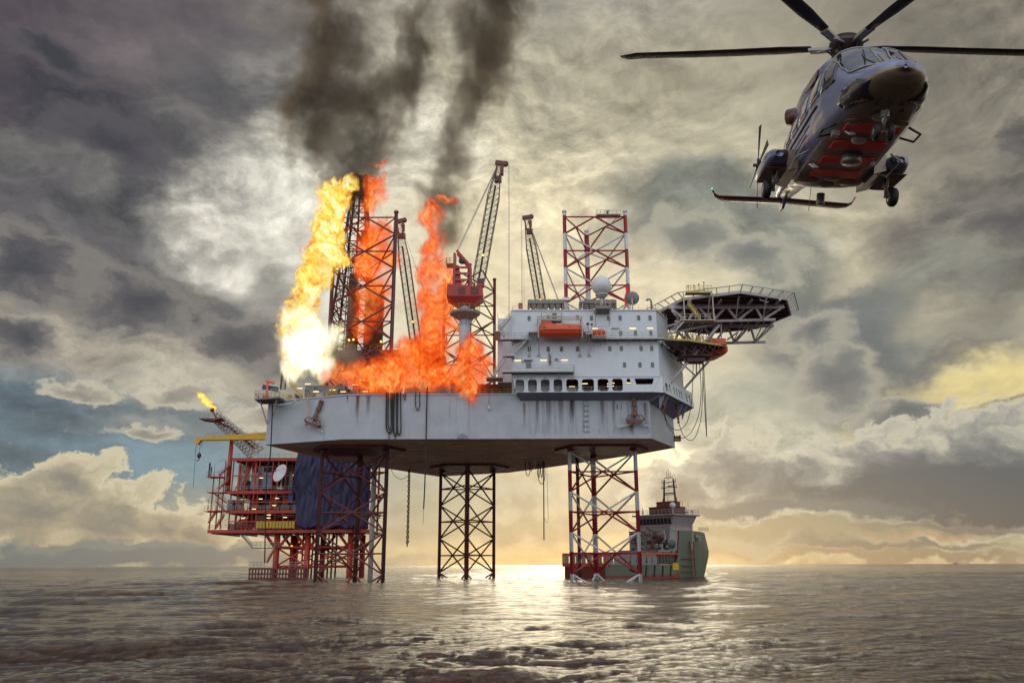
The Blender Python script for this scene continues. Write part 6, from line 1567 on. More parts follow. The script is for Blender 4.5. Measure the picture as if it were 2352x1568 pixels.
# tiny vessel on the far right horizon
p = W(2195, 1291, 9500); fs_ = empty('distant_ship', (p.x, 9500, 0), 'tiny dark vessel alone on the horizon at the far right', 'ship')
t = MB(); t.hexa([(p.x - 17, 9495, -1), (p.x + 15, 9495, -1), (p.x + 15, 9505, -1), (p.x - 17, 9505, -1)], [(p.x - 18, 9494, 5), (p.x + 20, 9494, 6.5), (p.x + 20, 9506, 6.5), (p.x - 18, 9506, 5)]); t.build('hull', dark, fs_)
t = MB(); t.bx(p.x - 12, p.x - 1, 9496, 9504, 5, 14); t.bar((p.x - 6, 9500, 14), (p.x - 6, 9500, 22), .7); t.build('superstructure', grey_eq, fs_)
# ------------------------------------------------------------------ helicopter (local: x forward, y left, z up from the wheels)
HM = Matrix(((-.11737, .98845, .09587), (-.97396, -.09571, -.20554), (-.19399, -.11750, .97394))).to_4x4()
HM = Matrix(HM); 
heli = empty('helicopter', (8.33, 19.20, 12.30 + 3.2 - 3.2), 'grey-blue rescue helicopter with red bars on its belly hovering above the sea', 'helicopter')
PV = Vector((-1.0, 0, .8)); heli.matrix_world = Matrix.Translation((8.33, 19.20, 12.30)) @ HM @ Matrix.Translation(PV) @ Matrix.Rotation(R_(-4), 4, 'Y') @ Matrix.Translation(-PV)
hp_ = mat('heli_blue_grey', (.20, .22, .36), .30, metal=.25, var=.08, coat=.4)
hb_ = mat('heli_belly', (.30, .22, .17), .5, var=.3, vscale=2.2, dirt=.5, dirt_col=(.07, .045, .04), dscale=1.2)
hn_ = mat('heli_nose_bronze', (.24, .185, .12), .30, metal=.3, var=.1, coat=.5)
hr_ = mat('heli_maroon', (.10, .018, .022), .35, var=.15, coat=.3)
hred = mat('signal_red', (1.0, .03, .02), .5, var=.04, emit=(1, .02, .01), estr=0.0)
hgl = mat('cockpit_glass', (.035, .03, .035), .06, var=.2, coat=.6)
hblade = mat('blade_black', (.018, .010, .012), .45, var=.2)
hmetal = mat('gear_metal', (.30, .28, .26), .4, metal=.5, var=.15)
def hpart(t, n_, m__, par=None, **k):
    o = t.build(n_, m__, **k); o.parent = par or heli; return o
# fuselage as lofted rounded sections: x, half width, z bottom, z top, corner power
SEC = [(4.62, .04, 1.04, 1.12, 2.0), (4.52, .34, .92, 1.26, 2.0), (4.28, .52, .82, 1.38, 2.2), (3.92, .69, .74, 1.48, 2.3), (3.55, .81, .67, 1.62, 2.5), (3.12, .91, .62, 2.02, 2.7), (2.72, .99, .60, 2.42, 2.9),
       (2.3, 1.06, .60, 2.66, 3.1), (1.4, 1.08, .60, 2.78, 3.3), (.4, 1.08, .60, 2.80, 3.3), (-.6, 1.08, .60, 2.80, 3.3), (-1.5, 1.06, .62, 2.78, 3.8), (-2.3, 1.0, .86, 2.74, 3.2), (-3.1, .80, 1.25, 2.66, 2.7), (-3.9, .56, 1.55, 2.58, 2.4),
       (-4.8, .42, 1.72, 2.52, 2.2), (-5.8, .35, 1.86, 2.50, 2.1), (-6.8, .29, 1.98, 2.50, 2.0), (-7.5, .20, 2.1, 2.52, 2.0)]
NR = 48
def sect(s, a):
    x, w_, z0, z1, pw = s; ca, sa = math.cos(a), math.sin(a)
    e = 2 / pw; ez = e if sa > 0 else e * .8
    y = math.copysign(abs(ca) ** e, ca) * w_
    z = (z0 + z1) / 2 + math.copysign(abs(sa) ** ez, sa) * (z1 - z0) / 2
    if sa > 0 and -2.5 < x < 3.4: y *= 1 - .16 * max(0, (z - 1.7)) ** 1.3       # tumblehome
    return Vector((x, y, z))
def interp(x):
    for a, b in zip(SEC, SEC[1:]):
        if b[0] <= x <= a[0]:
            u = (a[0] - x) / (a[0] - b[0]); u = u * u * (3 - 2 * u) * .5 + u * .5
            return (x,) + tuple(a[i] + (b[i] - a[i]) * u for i in range(1, 5))
    return SEC[0] if x > SEC[0][0] else SEC[-1]
xs = []
x = 4.62
while x > -7.5: xs.append(x); x -= .07 if x > 3.9 else .16
xs.append(-7.5)
t = MB(); vs = []; fs = []; mi = []
for x in xs: s_ = interp(x); vs += [sect(s_, 2 * math.pi * k / NR) for k in range(NR)]
for i in range(len(xs) - 1):
    for k in range(NR):
        fs.append((i * NR + k, i * NR + (k + 1) % NR, (i + 1) * NR + (k + 1) % NR, (i + 1) * NR + k))
        c = (vs[fs[-1][0]] + vs[fs[-1][2]]) / 2; m__ = 0
        if c.z < .72 and -2.2 < c.x < 3.9: m__ = 1
        if c.x > 3.3 and c.z < 1.10 - .12 * (4.6 - c.x): m__ = 2
        mi.append(m__)
fs.append(tuple(range(NR))); mi.append(0); fs.append(tuple(reversed(range((len(xs) - 1) * NR, len(xs) * NR)))); mi.append(0)
t.add(vs, fs, True); t.m = mi; body = hpart(t, 'fuselage', [hp_, hb_, hn_])
def skin(xy_list, off=.015, side=None):
    """project points (x, angle) onto the fuselage skin and lift them"""
    out = []
    for x, a in xy_list:
        s_ = interp(x); p = sect(s_, a); q = sect(s_, a + .01); r_ = sect(interp(x - .05), a); n = (q - p).cross(r_ - p)
        if n.length < 1e-9: n = Vector((0, math.cos(a), math.sin(a)))
        n.normalize()
        if n.dot(Vector((0, math.cos(a), math.sin(a) + 1e-3))) < 0: n = -n
        out.append(p + n * off)
    return out
def ang_for(x, z, side):       # angle whose skin point has height z on the given side
    s_ = interp(x); best = None
    for k in range(721):
        a = -math.pi / 2 + math.pi * k / 720; p = sect(s_, a)
        if best is None or abs(p.z - z) < best[0]: best = (abs(p.z - z), a)
    a = best[1]; return a if side > 0 else math.pi - a
def side_panel(pts, side, name, m__, off=.02, par=None, sub=6):
    """panel given by a side outline of (x, z) points, laid on the skin"""
    P = []
    n = len(pts)
    for i in range(n):
        a, b = pts[i], pts[(i + 1) % n]
        for k in range(sub): u = k / sub; P.append((a[0] + (b[0] - a[0]) * u, a[1] + (b[1] - a[1]) * u))
    cxx = sum(p[0] for p in P) / len(P); czz = sum(p[1] for p in P) / len(P)
    rings_ = [1.0, .66, .33]; vs = []; fs = []; m_ = len(P)
    for r_ in rings_:
        L_ = [(cxx + (p[0] - cxx) * r_, czz + (p[1] - czz) * r_) for p in P]
        vs += skin([(x, ang_for(x, z, side)) for x, z in L_], off)
    vs += skin([(cxx, ang_for(cxx, czz, side))], off)
    for r_ in range(2):
        for k in range(m_): fs.append((r_ * m_ + k, r_ * m_ + (k + 1) % m_, (r_ + 1) * m_ + (k + 1) % m_, (r_ + 1) * m_ + k))
    for k in range(m_): fs.append((2 * m_ + k, 2 * m_ + (k + 1) % m_, 3 * m_))
    lo_ = skin([(x, ang_for(x, z, side)) for x, z in P], -.01); b = len(vs); vs += lo_
    for k in range(m_): fs.append((k, b + k, b + (k + 1) % m_, (k + 1) % m_))
    t = MB(); t.add(vs, fs, True); return hpart(t, name, m__, par)
for side in (-1, 1):
    # cockpit side window, forward door and cabin windows
    o = side_panel([(2.95, 1.50), (2.86, 2.0), (2.55, 2.32), (2.22, 2.42), (2.16, 1.55)], side, 'door_window', hgl)
    for x0, x1 in ((1.25, 1.98), (.15, .95), (-.75, -.05), (-1.6, -.95)):
        fr = side_panel([(x0 - .06, 1.60), (x0 - .06, 2.42), (x1 + .06, 2.42), (x1 + .06, 1.60)], side, 'cabin_window', hp_, .018)
        side_panel([(x0 + .02, 1.68), (x0 + .02, 2.34), (x1 - .02, 2.34), (x1 - .02, 1.68)], side, 'pane', hgl, .03, fr)
    side_panel([(4.2, .98), (3.85, 1.16), (3.3, 1.14), (3.0, .94), (3.15, .78), (3.8, .74)], side, 'chin_window', hgl)
    side_panel([(1.9, 1.36), (1.9, 1.40), (-2.2, 1.40), (-2.2, 1.36)], side, 'door_rail', dark, .03)
    for k in range(4): side_panel([(1.2 - .35 * k, 1.18 - .12 * k), (1.2 - .35 * k, 1.24 - .12 * k), (-1.9, 1.24 - .12 * k), (-1.9, 1.18 - .12 * k)], side, 'side_stripe', mat('stripe_grey', (.19, .2, .27), .35), .012)
# windscreens: two big curved panes either side of a centre post
def windscreen(side):
    vs = []; fs = []; A, B = 9, 9
    for i in range(A + 1):
        for j in range(B + 1):
            u, v = i / A, j / B           # u across (centre -> side), v up
            x = (3.82 - 1.38 * v) - .42 * u * u * (1 - .3 * v); s_ = interp(x)
            a0 = math.pi / 2 - (.09 + (1.02 - .10 * v) * u)
            a = a0 if side > 0 else math.pi - a0
            vs.append(skin([(x, a)], .022)[0])
    for i in range(A):
        for j in range(B): a = i * (B + 1) + j; fs.append((a, a + 1, a + B + 2, a + B + 1))
    t = MB(); t.add(vs, fs, True); o = hpart(t, 'windscreen', hgl)
    t = MB(); edge = [vs[k] for k in range(0, B + 1)] + [vs[i * (B + 1) + B] for i in range(1, A + 1)] + [vs[A * (B + 1) + j] for j in range(B - 1, -1, -1)] + [vs[i * (B + 1)] for i in range(A - 1, 0, -1)]
    t.tube(edge + [edge[0]], .022, 5); hpart(t, 'screen_frame', hmetal, o)
    wp_ = vs[3 * (B + 1)]; t = MB(); t.tube([wp_ + Vector((0, 0, .03)), vs[3 * (B + 1) + 3] + Vector((.03, 0, .03)), vs[2 * (B + 1) + 6] + Vector((.03, 0, .03))], .018, 5); hpart(t, 'wiper', dark)
for sd in (-1, 1): windscreen(sd)
# pilot seen dimly through the starboard screen is behind dark glass: helmeted bust just inside
t = MB(); t.beam(skin([(3.64, math.pi / 2)], .0)[0], skin([(2.45, math.pi / 2)], .0)[0], .13, .05); hpart(t, 'centre_post', mat('post_bronze', (.32, .27, .18), .35, metal=.3))
t = MB(); t.sphere((3.75, 0, 1.52), .17, 16, 8, (1.2, 1.4, .6)); hpart(t, 'nose_bump', hp_)
# belly: floor panel bars
def bar_shape(x, w0=.60, d=.50, sk=.16):
    pts = [(x, -w0), (x + sk, 0), (x, w0), (x - d, w0), (x - d + sk, 0), (x - d, -w0)]
    t = MB(); z = .585; t.add([(a, b, z) for a, b in pts] + [(a, b, z + .03) for a, b in pts], [(0, 1, 4, 5), (1, 2, 3, 4), (6, 11, 10, 7), (7, 10, 9, 8), (0, 6, 7, 1), (1, 7, 8, 2), (2, 8, 9, 3), (3, 9, 10, 4), (4, 10, 11, 5), (5, 11, 6, 0)])
    hpart(t, 'belly_stripe', hred)
for x in (2.75, 1.76, .78, -.2): bar_shape(x)
for x, y, r, h, m__ in ((1.95, -.1, .17, .07, dome_m), (.95, .02, .24, .22, hmetal), (-1.05, -.55, .28, .02, hb_), (-1.05, .55, .28, .02, hb_), (-.75, 0, .2, .02, hb_), (-1.3, 0, .2, .02, hb_), (2.9, -.5, .17, .02, hb_), (2.9, .5, .17, .02, hb_), (3.2, 0, .2, .02, hb_), (-2.05, .05, .11, .32, hmetal)):
    t = MB(); t.lathe((x, y, .60 - h), [(.01, -.01), (r * .9, 0), (r, .03), (r, h)], 20); hpart(t, 'belly_fitting', m__)
for x, y in ((2.4, -.5), (.2, -.75)): t = MB(); t.beam((x, y, .6), (x + .25, y + .06, .42), .03, .14, up=Vector((0, 1, 0))); hpart(t, 'blade_antenna', dome_m)
t = MB(); t.box((.55, .62, .56), (.12, .12, .1)); hpart(t, 'belly_fitting', hmetal)
t = MB(); t.box((2.3, -.72, .55), (.2, .15, .12)); hpart(t, 'belly_fitting', hmetal)
t = MB(); t.tube([(-2.6, -.1, .98), (-2.75, -.1, .3)], .008, 4); hpart(t, 'wire_aerial', hmetal)
for y in (-.22, .30): t = MB(); t.add([(3.52, y - .06, .592), (3.52, y + .06, .592), (3.72, y, .60), (3.52, y - .06, .61), (3.52, y + .06, .61), (3.72, y, .62)], [(0, 1, 2), (3, 5, 4), (0, 3, 4, 1), (1, 4, 5, 2), (2, 5, 3, 0)]); hpart(t, 'belly_marking', dark)
# engine cowling and mast fairing
def loft(secs, n=28, smooth=True):
    t = MB(); vs = []
    for x, w_, z0, z1, pw in secs:
        for k in range(n):
            a = 2 * math.pi * k / n; ca, sa = math.cos(a), math.sin(a); e = 2 / pw
            vs.append((x, math.copysign(abs(ca) ** e, ca) * w_, (z0 + z1) / 2 + math.copysign(abs(sa) ** e, sa) * (z1 - z0) / 2))
    fs = [(i * n + k, i * n + (k + 1) % n, (i + 1) * n + (k + 1) % n, (i + 1) * n + k) for i in range(len(secs) - 1) for k in range(n)]
    fs += [tuple(range(n)), tuple(reversed(range((len(secs) - 1) * n, len(secs) * n)))]
    return t.add(vs, fs, smooth)
hpart(loft([(1.6, .1, 2.72, 2.78, 2), (1.4, .5, 2.6, 2.98, 2.4), (.9, .72, 2.5, 3.2, 2.6), (.2, .80, 2.5, 3.32, 2.6), (-.8, .88, 2.45, 3.30, 2.6), (-2.0, .85, 2.4, 3.16, 2.6), (-3.2, .6, 2.3, 2.9, 2.4), (-4.4, .3, 2.3, 2.62, 2.2)]), 'engine_cowling', hp_)
hpart(loft([(.85, .05, 3.1, 3.2, 2), (.7, .3, 3.0, 3.42, 2.2), (.3, .44, 3.0, 3.58, 2.2), (-.4, .42, 3.0, 3.56, 2.2), (-1.0, .2, 3.0, 3.3, 2)]), 'mast_fairing', hr_)
for sd in (-1, 1):
    t = MB(); t.lathe((-1.9, sd * .62, 2.80), [(.26, 0), (.24, .40), (.18, .40), (.16, .1)], 16, Vector((-.6, sd * .8, .05))); hpart(t, 'exhaust', hr_)
    t = MB(); t.hexa([(.5, sd * .84, 2.66), (-.2, sd * .88, 2.66), (-.2, sd * .80, 3.0), (.5, sd * .76, 3.0)], [(.5, sd * .87, 2.66), (-.2, sd * .91, 2.66), (-.2, sd * .83, 3.0), (.5, sd * .79, 3.0)]); hpart(t, 'engine_intake', hr_)
# sponsons
for sd in (-1, 1):
    t = MB(); secs = [(-.05, .10, .86, 1.02, 2.4), (-.18, .24, .80, 1.10, 3), (-.5, .30, .74, 1.14, 3.6), (-1.5, .30, .74, 1.14, 3.6), (-2.0, .28, .78, 1.16, 3), (-2.3, .12, .9, 1.06, 2.4)]
    t = loft(secs); t.v = [(v[0], v[1] + sd * 1.50, v[2]) for v in t.v]; sponson = hpart(t, 'sponson', hp_)
    t = MB(); t.hexa([(-.35, sd * .95, .64), (-1.9, sd * .95, .64), (-1.9, sd * 1.25, .74), (-.35, sd * 1.25, .74)], [(-.35, sd * .95, 1.2), (-1.9, sd * .95, 1.2), (-1.9, sd * 1.25, 1.16), (-.35, sd * 1.25, 1.16)]); hpart(t, 'root_fairing', hn_, sponson)
    t = MB(); t.lathe((-.12, sd * 1.38, .96), [(.01, .03), (.09, .05), (.11, .02), (.11, -.05)], 16, Vector((1, 0, -.1))); hpart(t, 'landing_light', dark, sponson)
    t = MB(); t.bx(-1.7, -.4, sd * 1.5 - .28, sd * 1.5 + .28, .685, .70); hpart(t, 'wheel_well', inside, sponson)
    # main gear leg and wheel
    g = MB(); g.tube([(-.9, sd * 1.42, .75), (-.93, sd * 1.44, .52), (-.95, sd * 1.45, .27)], [.065, .05, .045], 8); g.bar((-.6, sd * 1.40, .72), (-.93, sd * 1.44, .42), .03); g.box((-.93, sd * 1.42, .60), (.12, .14, .2)); g.bar((-.95, sd * 1.40, .25), (-.95, sd * 1.6, .25), .04)
    gear = hpart(g, 'main_gear', hmetal)
    t = MB(); t.lathe((-.95, sd * 1.62 - .10, .25), [(.12, 0), (.20, .0), (.245, .04), (.255, .10), (.245, .16), (.20, .20), (.12, .20)], 24, Vector((0, 1, 0))); wh = hpart(t, 'wheel', rubber, gear)
    t = MB(); t.lathe((-.95, sd * 1.62 - .11, .25), [(.03, 0), (.12, .01), (.125, .05), (.125, .17), (.12, .21), (.03, .22)], 16, Vector((0, 1, 0))); hpart(t, 'wheel_hub', hmetal, gear)
# nose gear with twin wheels
g = MB(); g.tube([(3.42, 0, .64), (3.38, 0, .45), (3.35, 0, .24)], [.07, .05, .035], 8); g.box((3.42, 0, .58), (.14, .16, .14)); g.bar((3.6, 0, .62), (3.4, 0, .42), .025); g.bar((3.35, -.17, .22), (3.35, .17, .22), .03); ng = hpart(g, 'nose_gear', hmetal)
for sd in (-1, 1):
    t = MB(); t.lathe((3.35, sd * .145 - .06, .21), [(.08, 0), (.15, .0), (.195, .03), (.20, .06), (.195, .09), (.15, .12), (.08, .12)], 22, Vector((0, 1, 0))); hpart(t, 'wheel', rubber, ng)
    t = MB(); t.lathe((3.35, sd * .145 - .065, .21), [(.02, 0), (.08, .005), (.085, .12), (.02, .13)], 14, Vector((0, 1, 0))); hpart(t, 'wheel_hub', hmetal, ng)
# steps and hand rails along the floor edge
for sd in (-1, 1):
    t = MB(); t.tube([(2.6, sd * .78, .66), (2.55, sd * 1.05, .54), (2.1, sd * 1.06, .54), (2.0, sd * .78, .66)], .028, 6); hpart(t, 'crew_step', dark)
    t = MB(); t.tube([(.9, sd * .95, .70), (.8, sd * 1.22, .56), (-.3, sd * 1.24, .56), (-.4, sd * .95, .70)], .025, 6); hpart(t, 'cabin_step', hmetal)
# tail fin, stabiliser, tail rotor
t = MB(); t.hexa([(-6.3, -.07, 2.35), (-7.6, -.05, 2.3), (-7.6, .05, 2.3), (-6.3, .07, 2.35)], [(-7.75, -.05, 3.75), (-8.55, -.03, 3.8), (-8.55, .03, 3.8), (-7.75, .05, 3.75)]); hpart(t, 'tail_fin', hp_, bevel=.02)
t = MB(); t.hexa([(-6.6, -.06, 1.98), (-7.5, -.04, 2.1), (-7.5, .04, 2.1), (-6.6, .06, 1.98)], [(-7.1, -.04, 1.72), (-7.55, -.03, 1.75), (-7.55, .03, 1.75), (-7.1, .04, 1.72)]); hpart(t, 'lower_fin', hp_)
stv = []
t = MB(); ys = [-2.38, -2.30, -2.15, -1.9, 0, 1.9, 2.15, 2.30, 2.38]; zs_ = [2.28, 2.12, 2.03, 2.0, 2.02, 2.0, 2.03, 2.12, 2.28]; n = 10; vs = []
for y, z in zip(ys, zs_):
    c = .62 if abs(y) < 2 else .62 - (abs(y) - 1.9) * .8
    for k in range(n):
        a = 2 * math.pi * k / n; vs.append((-7.15 - (abs(y) / 2.4) * .12 + math.cos(a) * c / 2, y, z + math.sin(a) * .05))
fs = [(i * n + k, i * n + (k + 1) % n, (i + 1) * n + (k + 1) % n, (i + 1) * n + k) for i in range(len(ys) - 1) for k in range(n)] + [tuple(range(n)), tuple(reversed(range((len(ys) - 1) * n, len(ys) * n)))]
t.add(vs, fs, True); hpart(t, 'stabiliser', hr_)
t = MB(); t.sphere((-7.2, -2.40, 2.31), .032, 8, 6); hpart(t, 'navigation_light', mat('green_lamp', (.02, .5, .15), .3, emit=(.02, 1, .3), estr=1.2))
t = MB(); t.sphere((-7.2, 2.40, 2.31), .035, 8, 6); hpart(t, 'navigation_light', mat('red_lamp', (.5, .02, .02), .3, emit=(1, .05, .03), estr=.5))
t = MB(); t.lathe((-8.15, 0, 3.6), [(.01, -.15), (.2, -.1), (.25, .1), (.22, .42), (.1, .62)], 18, Vector((0, -1, 0))); hpart(t, 'tail_gearbox', hr_)
trh = MB(); trh.lathe((-8.15, -.66, 3.6), [(.16, 0), (.16, .12), (.06, .16), (.06, .26)], 14, Vector((0, -1, 0)))
for k in range(4): a = k * math.pi / 2 + .35; trh.bar((-8.15, -.74, 3.6), (-8.15 + .3 * math.cos(a), -.74, 3.6 + .3 * math.sin(a)), .05)
tr_hub = hpart(trh, 'tail_rotor_hub', dark)
for k in range(4):
    a = k * math.pi / 2 + 1.72; d = Vector((math.cos(a), 0, math.sin(a))); pv = Vector((-math.sin(a), 0, math.cos(a))); c = Vector((-8.15, -.74, 3.6)); t = MB()
    t.hexa([c + d * .28 - pv * .05, c + d * .28 + pv * .05, c + d * .28 + pv * .05 + Vector((0, -.02, 0)), c + d * .28 - pv * .05 + Vector((0, -.02, 0))],
           [c + d * 1.62 - pv * .09 + Vector((0, .05, 0)), c + d * 1.62 + pv * .09, c + d * 1.62 + pv * .09 + Vector((0, -.02, 0)), c + d * 1.62 - pv * .09 + Vector((0, .03, 0))]); hpart(t, 'tail_rotor_blade', hblade)
# main rotor
hubc = Vector((0, 0, 3.90))
t = MB(); t.lathe((0, 0, 3.25), [(.12, 0), (.14, .45), (.34, .52), (.36, .62), (.42, .66), (.42, .74), (.30, .80), (.34, .84), (.34, .88), (.1, .94), (.01, .95)], 22)
for k in range(5):
    a = 2 * math.pi * k / 5 + .3; t.bar((.16 * math.cos(a), .16 * math.sin(a), 3.42), (.40 * math.cos(a + .3), .40 * math.sin(a + .3), 3.93), .025); t.bar((.2 * math.cos(a + .5), .2 * math.sin(a + .5), 3.55), (.46 * math.cos(a + .2), .46 * math.sin(a + .2), 3.86), .03); t.box((.3 * math.cos(a), .3 * math.sin(a), 3.66), (.12, .12, .12))
t.lathe((0, 0, 3.52), [(.28, 0), (.34, .03), (.34, .09), (.26, .12)], 18)
hub_o = hpart(t, 'rotor_hub', mat('hub_dark', (.06, .035, .035), .45, var=.4, vscale=6, metal=.3))
BL0 = math.radians(36 + 0)
BLADE_ANG = [R_(q) for q in (-36, 36, 108, 180, 252)]
BLADE_OFF = R_(-13.0)
def blade(a):
    d = Vector((math.cos(a), math.sin(a), 0)); s_ = Vector((-math.sin(a), math.cos(a), 0)); up = Vector((0, 0, 1))
    t = MB(); t.hexa([hubc + d * .25 + s_ * y + up * z for y, z in ((-.09, -.06), (.09, -.06), (.09, .06), (-.09, .06))], [hubc + d * .95 + s_ * y + up * (z + .095) for y, z in ((-.12, -.04), (.12, -.04), (.12, .03), (-.12, .03))])
    t.bar(hubc + d * .3 + s_ * .16 - up * .05, hubc + d * .7 + s_ * .14 - up * .08, .035)
    grip = hpart(t, 'blade_grip', hmetal, bevel=.01)
    t = MB(); vs = []; n = 10; st = [(.9, .13, .035), (1.25, .16, .03), (1.7, .20, .028), (3, .205, .026), (4.5, .205, .024), (6.2, .205, .022), (6.7, .17, .018), (6.9, .12, .01)]
    for r_, c, th in st:
        cone = .108 * r_ + .0030 * r_ * r_ - .07 * math.sin(a) * r_; pitch = .12 - .015 * r_
        for k in range(n):
            q = 2 * math.pi * k / n; yy = math.cos(q) * c; zz = math.sin(q) * th * 1.4
            vs.append(hubc + d * r_ + s_ * (yy * math.cos(pitch) - .02 - (.10 if r_ > 6.5 else 0)) + up * (cone + zz + yy * math.sin(pitch)))
    fs = [(i * n + k, i * n + (k + 1) % n, (i + 1) * n + (k + 1) % n, (i + 1) * n + k) for i in range(len(st) - 1) for k in range(n)] + [tuple(reversed(range(n))), tuple(range((len(st) - 1) * n, len(st) * n))]
    t.add(vs, fs, True); hpart(t, 'rotor_blade', hblade)
for a in BLADE_ANG: blade(a + BLADE_OFF)
# ------------------------------------------------------------------ fire and smoke: real volumes
def px_m(r, Y): return r * Y / FOC / .95
def vol_material(name, blobs, kind, seed=0., dens=1., warp_a=2.2, warp_s=.16, hot=None, step=.1, nscale=.35, gain=1.0, thr=.16, stretch=.55, soft=.3, smoke_cols=((.09, .068, .055), (.48, .38, .26))):
    M = bpy.data.materials.new(name); M.use_nodes = True; nt = M.node_tree; N = nt.nodes; L = nt.links; N.clear()
    out = N.new('ShaderNodeOutputMaterial')
    geo = N.new('ShaderNodeNewGeometry'); P = geo.outputs['Position']
    def vm(op, a, b):
        q = N.new('ShaderNodeVectorMath'); q.operation = op
        for i, v in enumerate((a, b)):
            if hasattr(v, 'links'): L.new(v, q.inputs[i])
            else: q.inputs[i].default_value = v
        return q.outputs[0]
    def mth(op, a, b, c=None):
        q = N.new('ShaderNodeMath'); q.operation = op
        for i, v in enumerate((a, b, c)):
            if v is None: continue
            if hasattr(v, 'links'): L.new(v, q.inputs[i])
            else: q.inputs[i].default_value = v
        return q.outputs[0]
    def noise(v, sc, det, rough=.6, color=False, mp=(1, 1, 1)):
        v = vm('MULTIPLY', v, mp); v = vm('ADD', v, (seed, seed * 1.7, seed * .3))
        q = N.new('ShaderNodeTexNoise'); q.inputs['Scale'].default_value = sc; q.inputs['Detail'].default_value = det; q.inputs['Roughness'].default_value = rough
        L.new(v, q.inputs['Vector']); return q.outputs['Color' if color else 'Fac']
    nw = noise(P, warp_s, 3, .6, True, (1, 1, stretch))
    Pw = vm('ADD', P, vm('MULTIPLY', vm('SUBTRACT', nw, (.5, .5, .5)), (warp_a * 3, warp_a * 3, warp_a * 3)))
    f = None
    for (c, r) in blobs:
        mp = N.new('ShaderNodeMapping'); mp.vector_type = 'TEXTURE'; mp.inputs['Location'].default_value = c; mp.inputs['Scale'].default_value = r
        L.new(Pw, mp.inputs[0]); g = N.new('ShaderNodeTexGradient'); g.gradient_type = 'QUADRATIC_SPHERE'; L.new(mp.outputs[0], g.inputs[0])
        f = g.outputs['Fac'] if f is None else mth('ADD', f, g.outputs['Fac'])
    f = mth('MINIMUM', mth('MULTIPLY', f, 1.5), 1.0)
    n2 = noise(Pw, nscale, 6, .68, False, (1, 1, .62))
    h = mth('MULTIPLY_ADD', mth('SUBTRACT', n2, .5), gain, f)
    h = mth('MULTIPLY', h, mth('MINIMUM', mth('MULTIPLY', f, 9.), 1.))
    mr = N.new('ShaderNodeMapRange'); mr.interpolation_type = 'SMOOTHSTEP'; L.new(h, mr.inputs[0])
    mr.inputs[1].default_value = thr; mr.inputs[2].default_value = thr + soft
    d = mth('MULTIPLY', mr.outputs[0], dens)
    if kind == 'smoke':
        ramp = N.new('ShaderNodeValToRGB'); cr = ramp.color_ramp; cr.elements[0].position = .40; cr.elements[0].color = (*smoke_cols[0], 1); cr.elements[1].position = .66; cr.elements[1].color = (*smoke_cols[1], 1)
        L.new(n2, ramp.inputs[0])
        pv = N.new('ShaderNodeVolumePrincipled'); L.new(ramp.outputs[0], pv.inputs['Color']); L.new(d, pv.inputs['Density']); pv.inputs['Anisotropy'].default_value = .2
        L.new(pv.outputs[0], out.inputs['Volume'])
    else:
        ramp = N.new('ShaderNodeValToRGB'); cr = ramp.color_ramp
        st = hot
        cr.elements[0].position = st[0][0]; cr.elements[0].color = (*st[0][1], 1); cr.elements[1].position = st[-1][0]; cr.elements[1].color = (*st[-1][1], 1)
        for p_, c_ in st[1:-1]: e = cr.elements.new(p_); e.color = (*c_, 1)
        n3 = noise(Pw, nscale * 2.6, 4, .7)
        hh = mth('MULTIPLY_ADD', mth('SUBTRACT', n3, .5), 2.8, mth('MULTIPLY', h, .62 if hot is ORANGE else .58 if hot is YELLOW else .8))
        L.new(hh, ramp.inputs[0])
        em = N.new('ShaderNodeEmission'); L.new(ramp.outputs[0], em.inputs[0]); L.new(d, em.inputs[1])
        ab = N.new('ShaderNodeVolumeAbsorption'); ab.inputs[0].default_value = (0, 0, 0, 1); L.new(d, ab.inputs[1])
        ad = N.new('ShaderNodeAddShader'); L.new(em.outputs[0], ad.inputs[0]); L.new(ab.outputs[0], ad.inputs[1]); L.new(ad.outputs[0], out.inputs['Volume'])
    try: M.cycles.volume_step_rate = step
    except Exception: pass
    try: M.volume_intersection_method = 'ACCURATE'
    except Exception: pass
    return M
def volume_body(name, pix, Y, label, cat, kind, depth=1.0, grow=1.12, voxel=1.0, vz=1.0, **k):
    """pix: list of (x, y, radius) or (x, y, rx, rz) or with a distance of their own"""
    blobs = []
    for q in pix:
        x, y, rx = q[:3]; rz = q[3] if len(q) > 3 else rx; YY = q[4] if len(q) > 4 else Y
        c = W(x, y, YY); a = px_m(rx, YY) * 1.35; b = px_m(rz, YY) * 1.35
        blobs.append((tuple(c), (a, min(a, b) * depth, b * vz)))
    t = MB()
    for c, r in blobs: t.sphere(c, 1.0, 14, 10, (r[0] * grow, r[1] * grow, r[2] * grow))
    me = bpy.data.meshes.new(name); o0 = Vector(blobs[0][0]); me.from_pydata([tuple(Vector(v) - o0) for v in t.v], [], t.f); me.update()
    tmp = bpy.data.objects.new('tmp', me); COL.objects.link(tmp)
    rm = tmp.modifiers.new('r', 'REMESH'); rm.mode = 'VOXEL'; rm.voxel_size = voxel
    dg = bpy.context.evaluated_depsgraph_get(); m2 = bpy.data.meshes.new_from_object(tmp.evaluated_get(dg)); bpy.data.objects.remove(tmp)
    m2.name = name; m2.materials.clear(); m2.materials.append(vol_material(name, blobs, kind, **k))
    o = bpy.data.objects.new(name, m2); COL.objects.link(o); o.location = o0
    return tag(o, label, cat, None, 'stuff' if kind == 'smoke' or cat == 'fire' else None)
ORANGE = [(.0, (.22, .012, .004)), (.16, (.70, .028, .004)), (.38, (1.05, .085, .006)), (.60, (1.25, .24, .015)), (.82, (1.35, .55, .08)), (1.0, (1.5, 1.0, .4))]
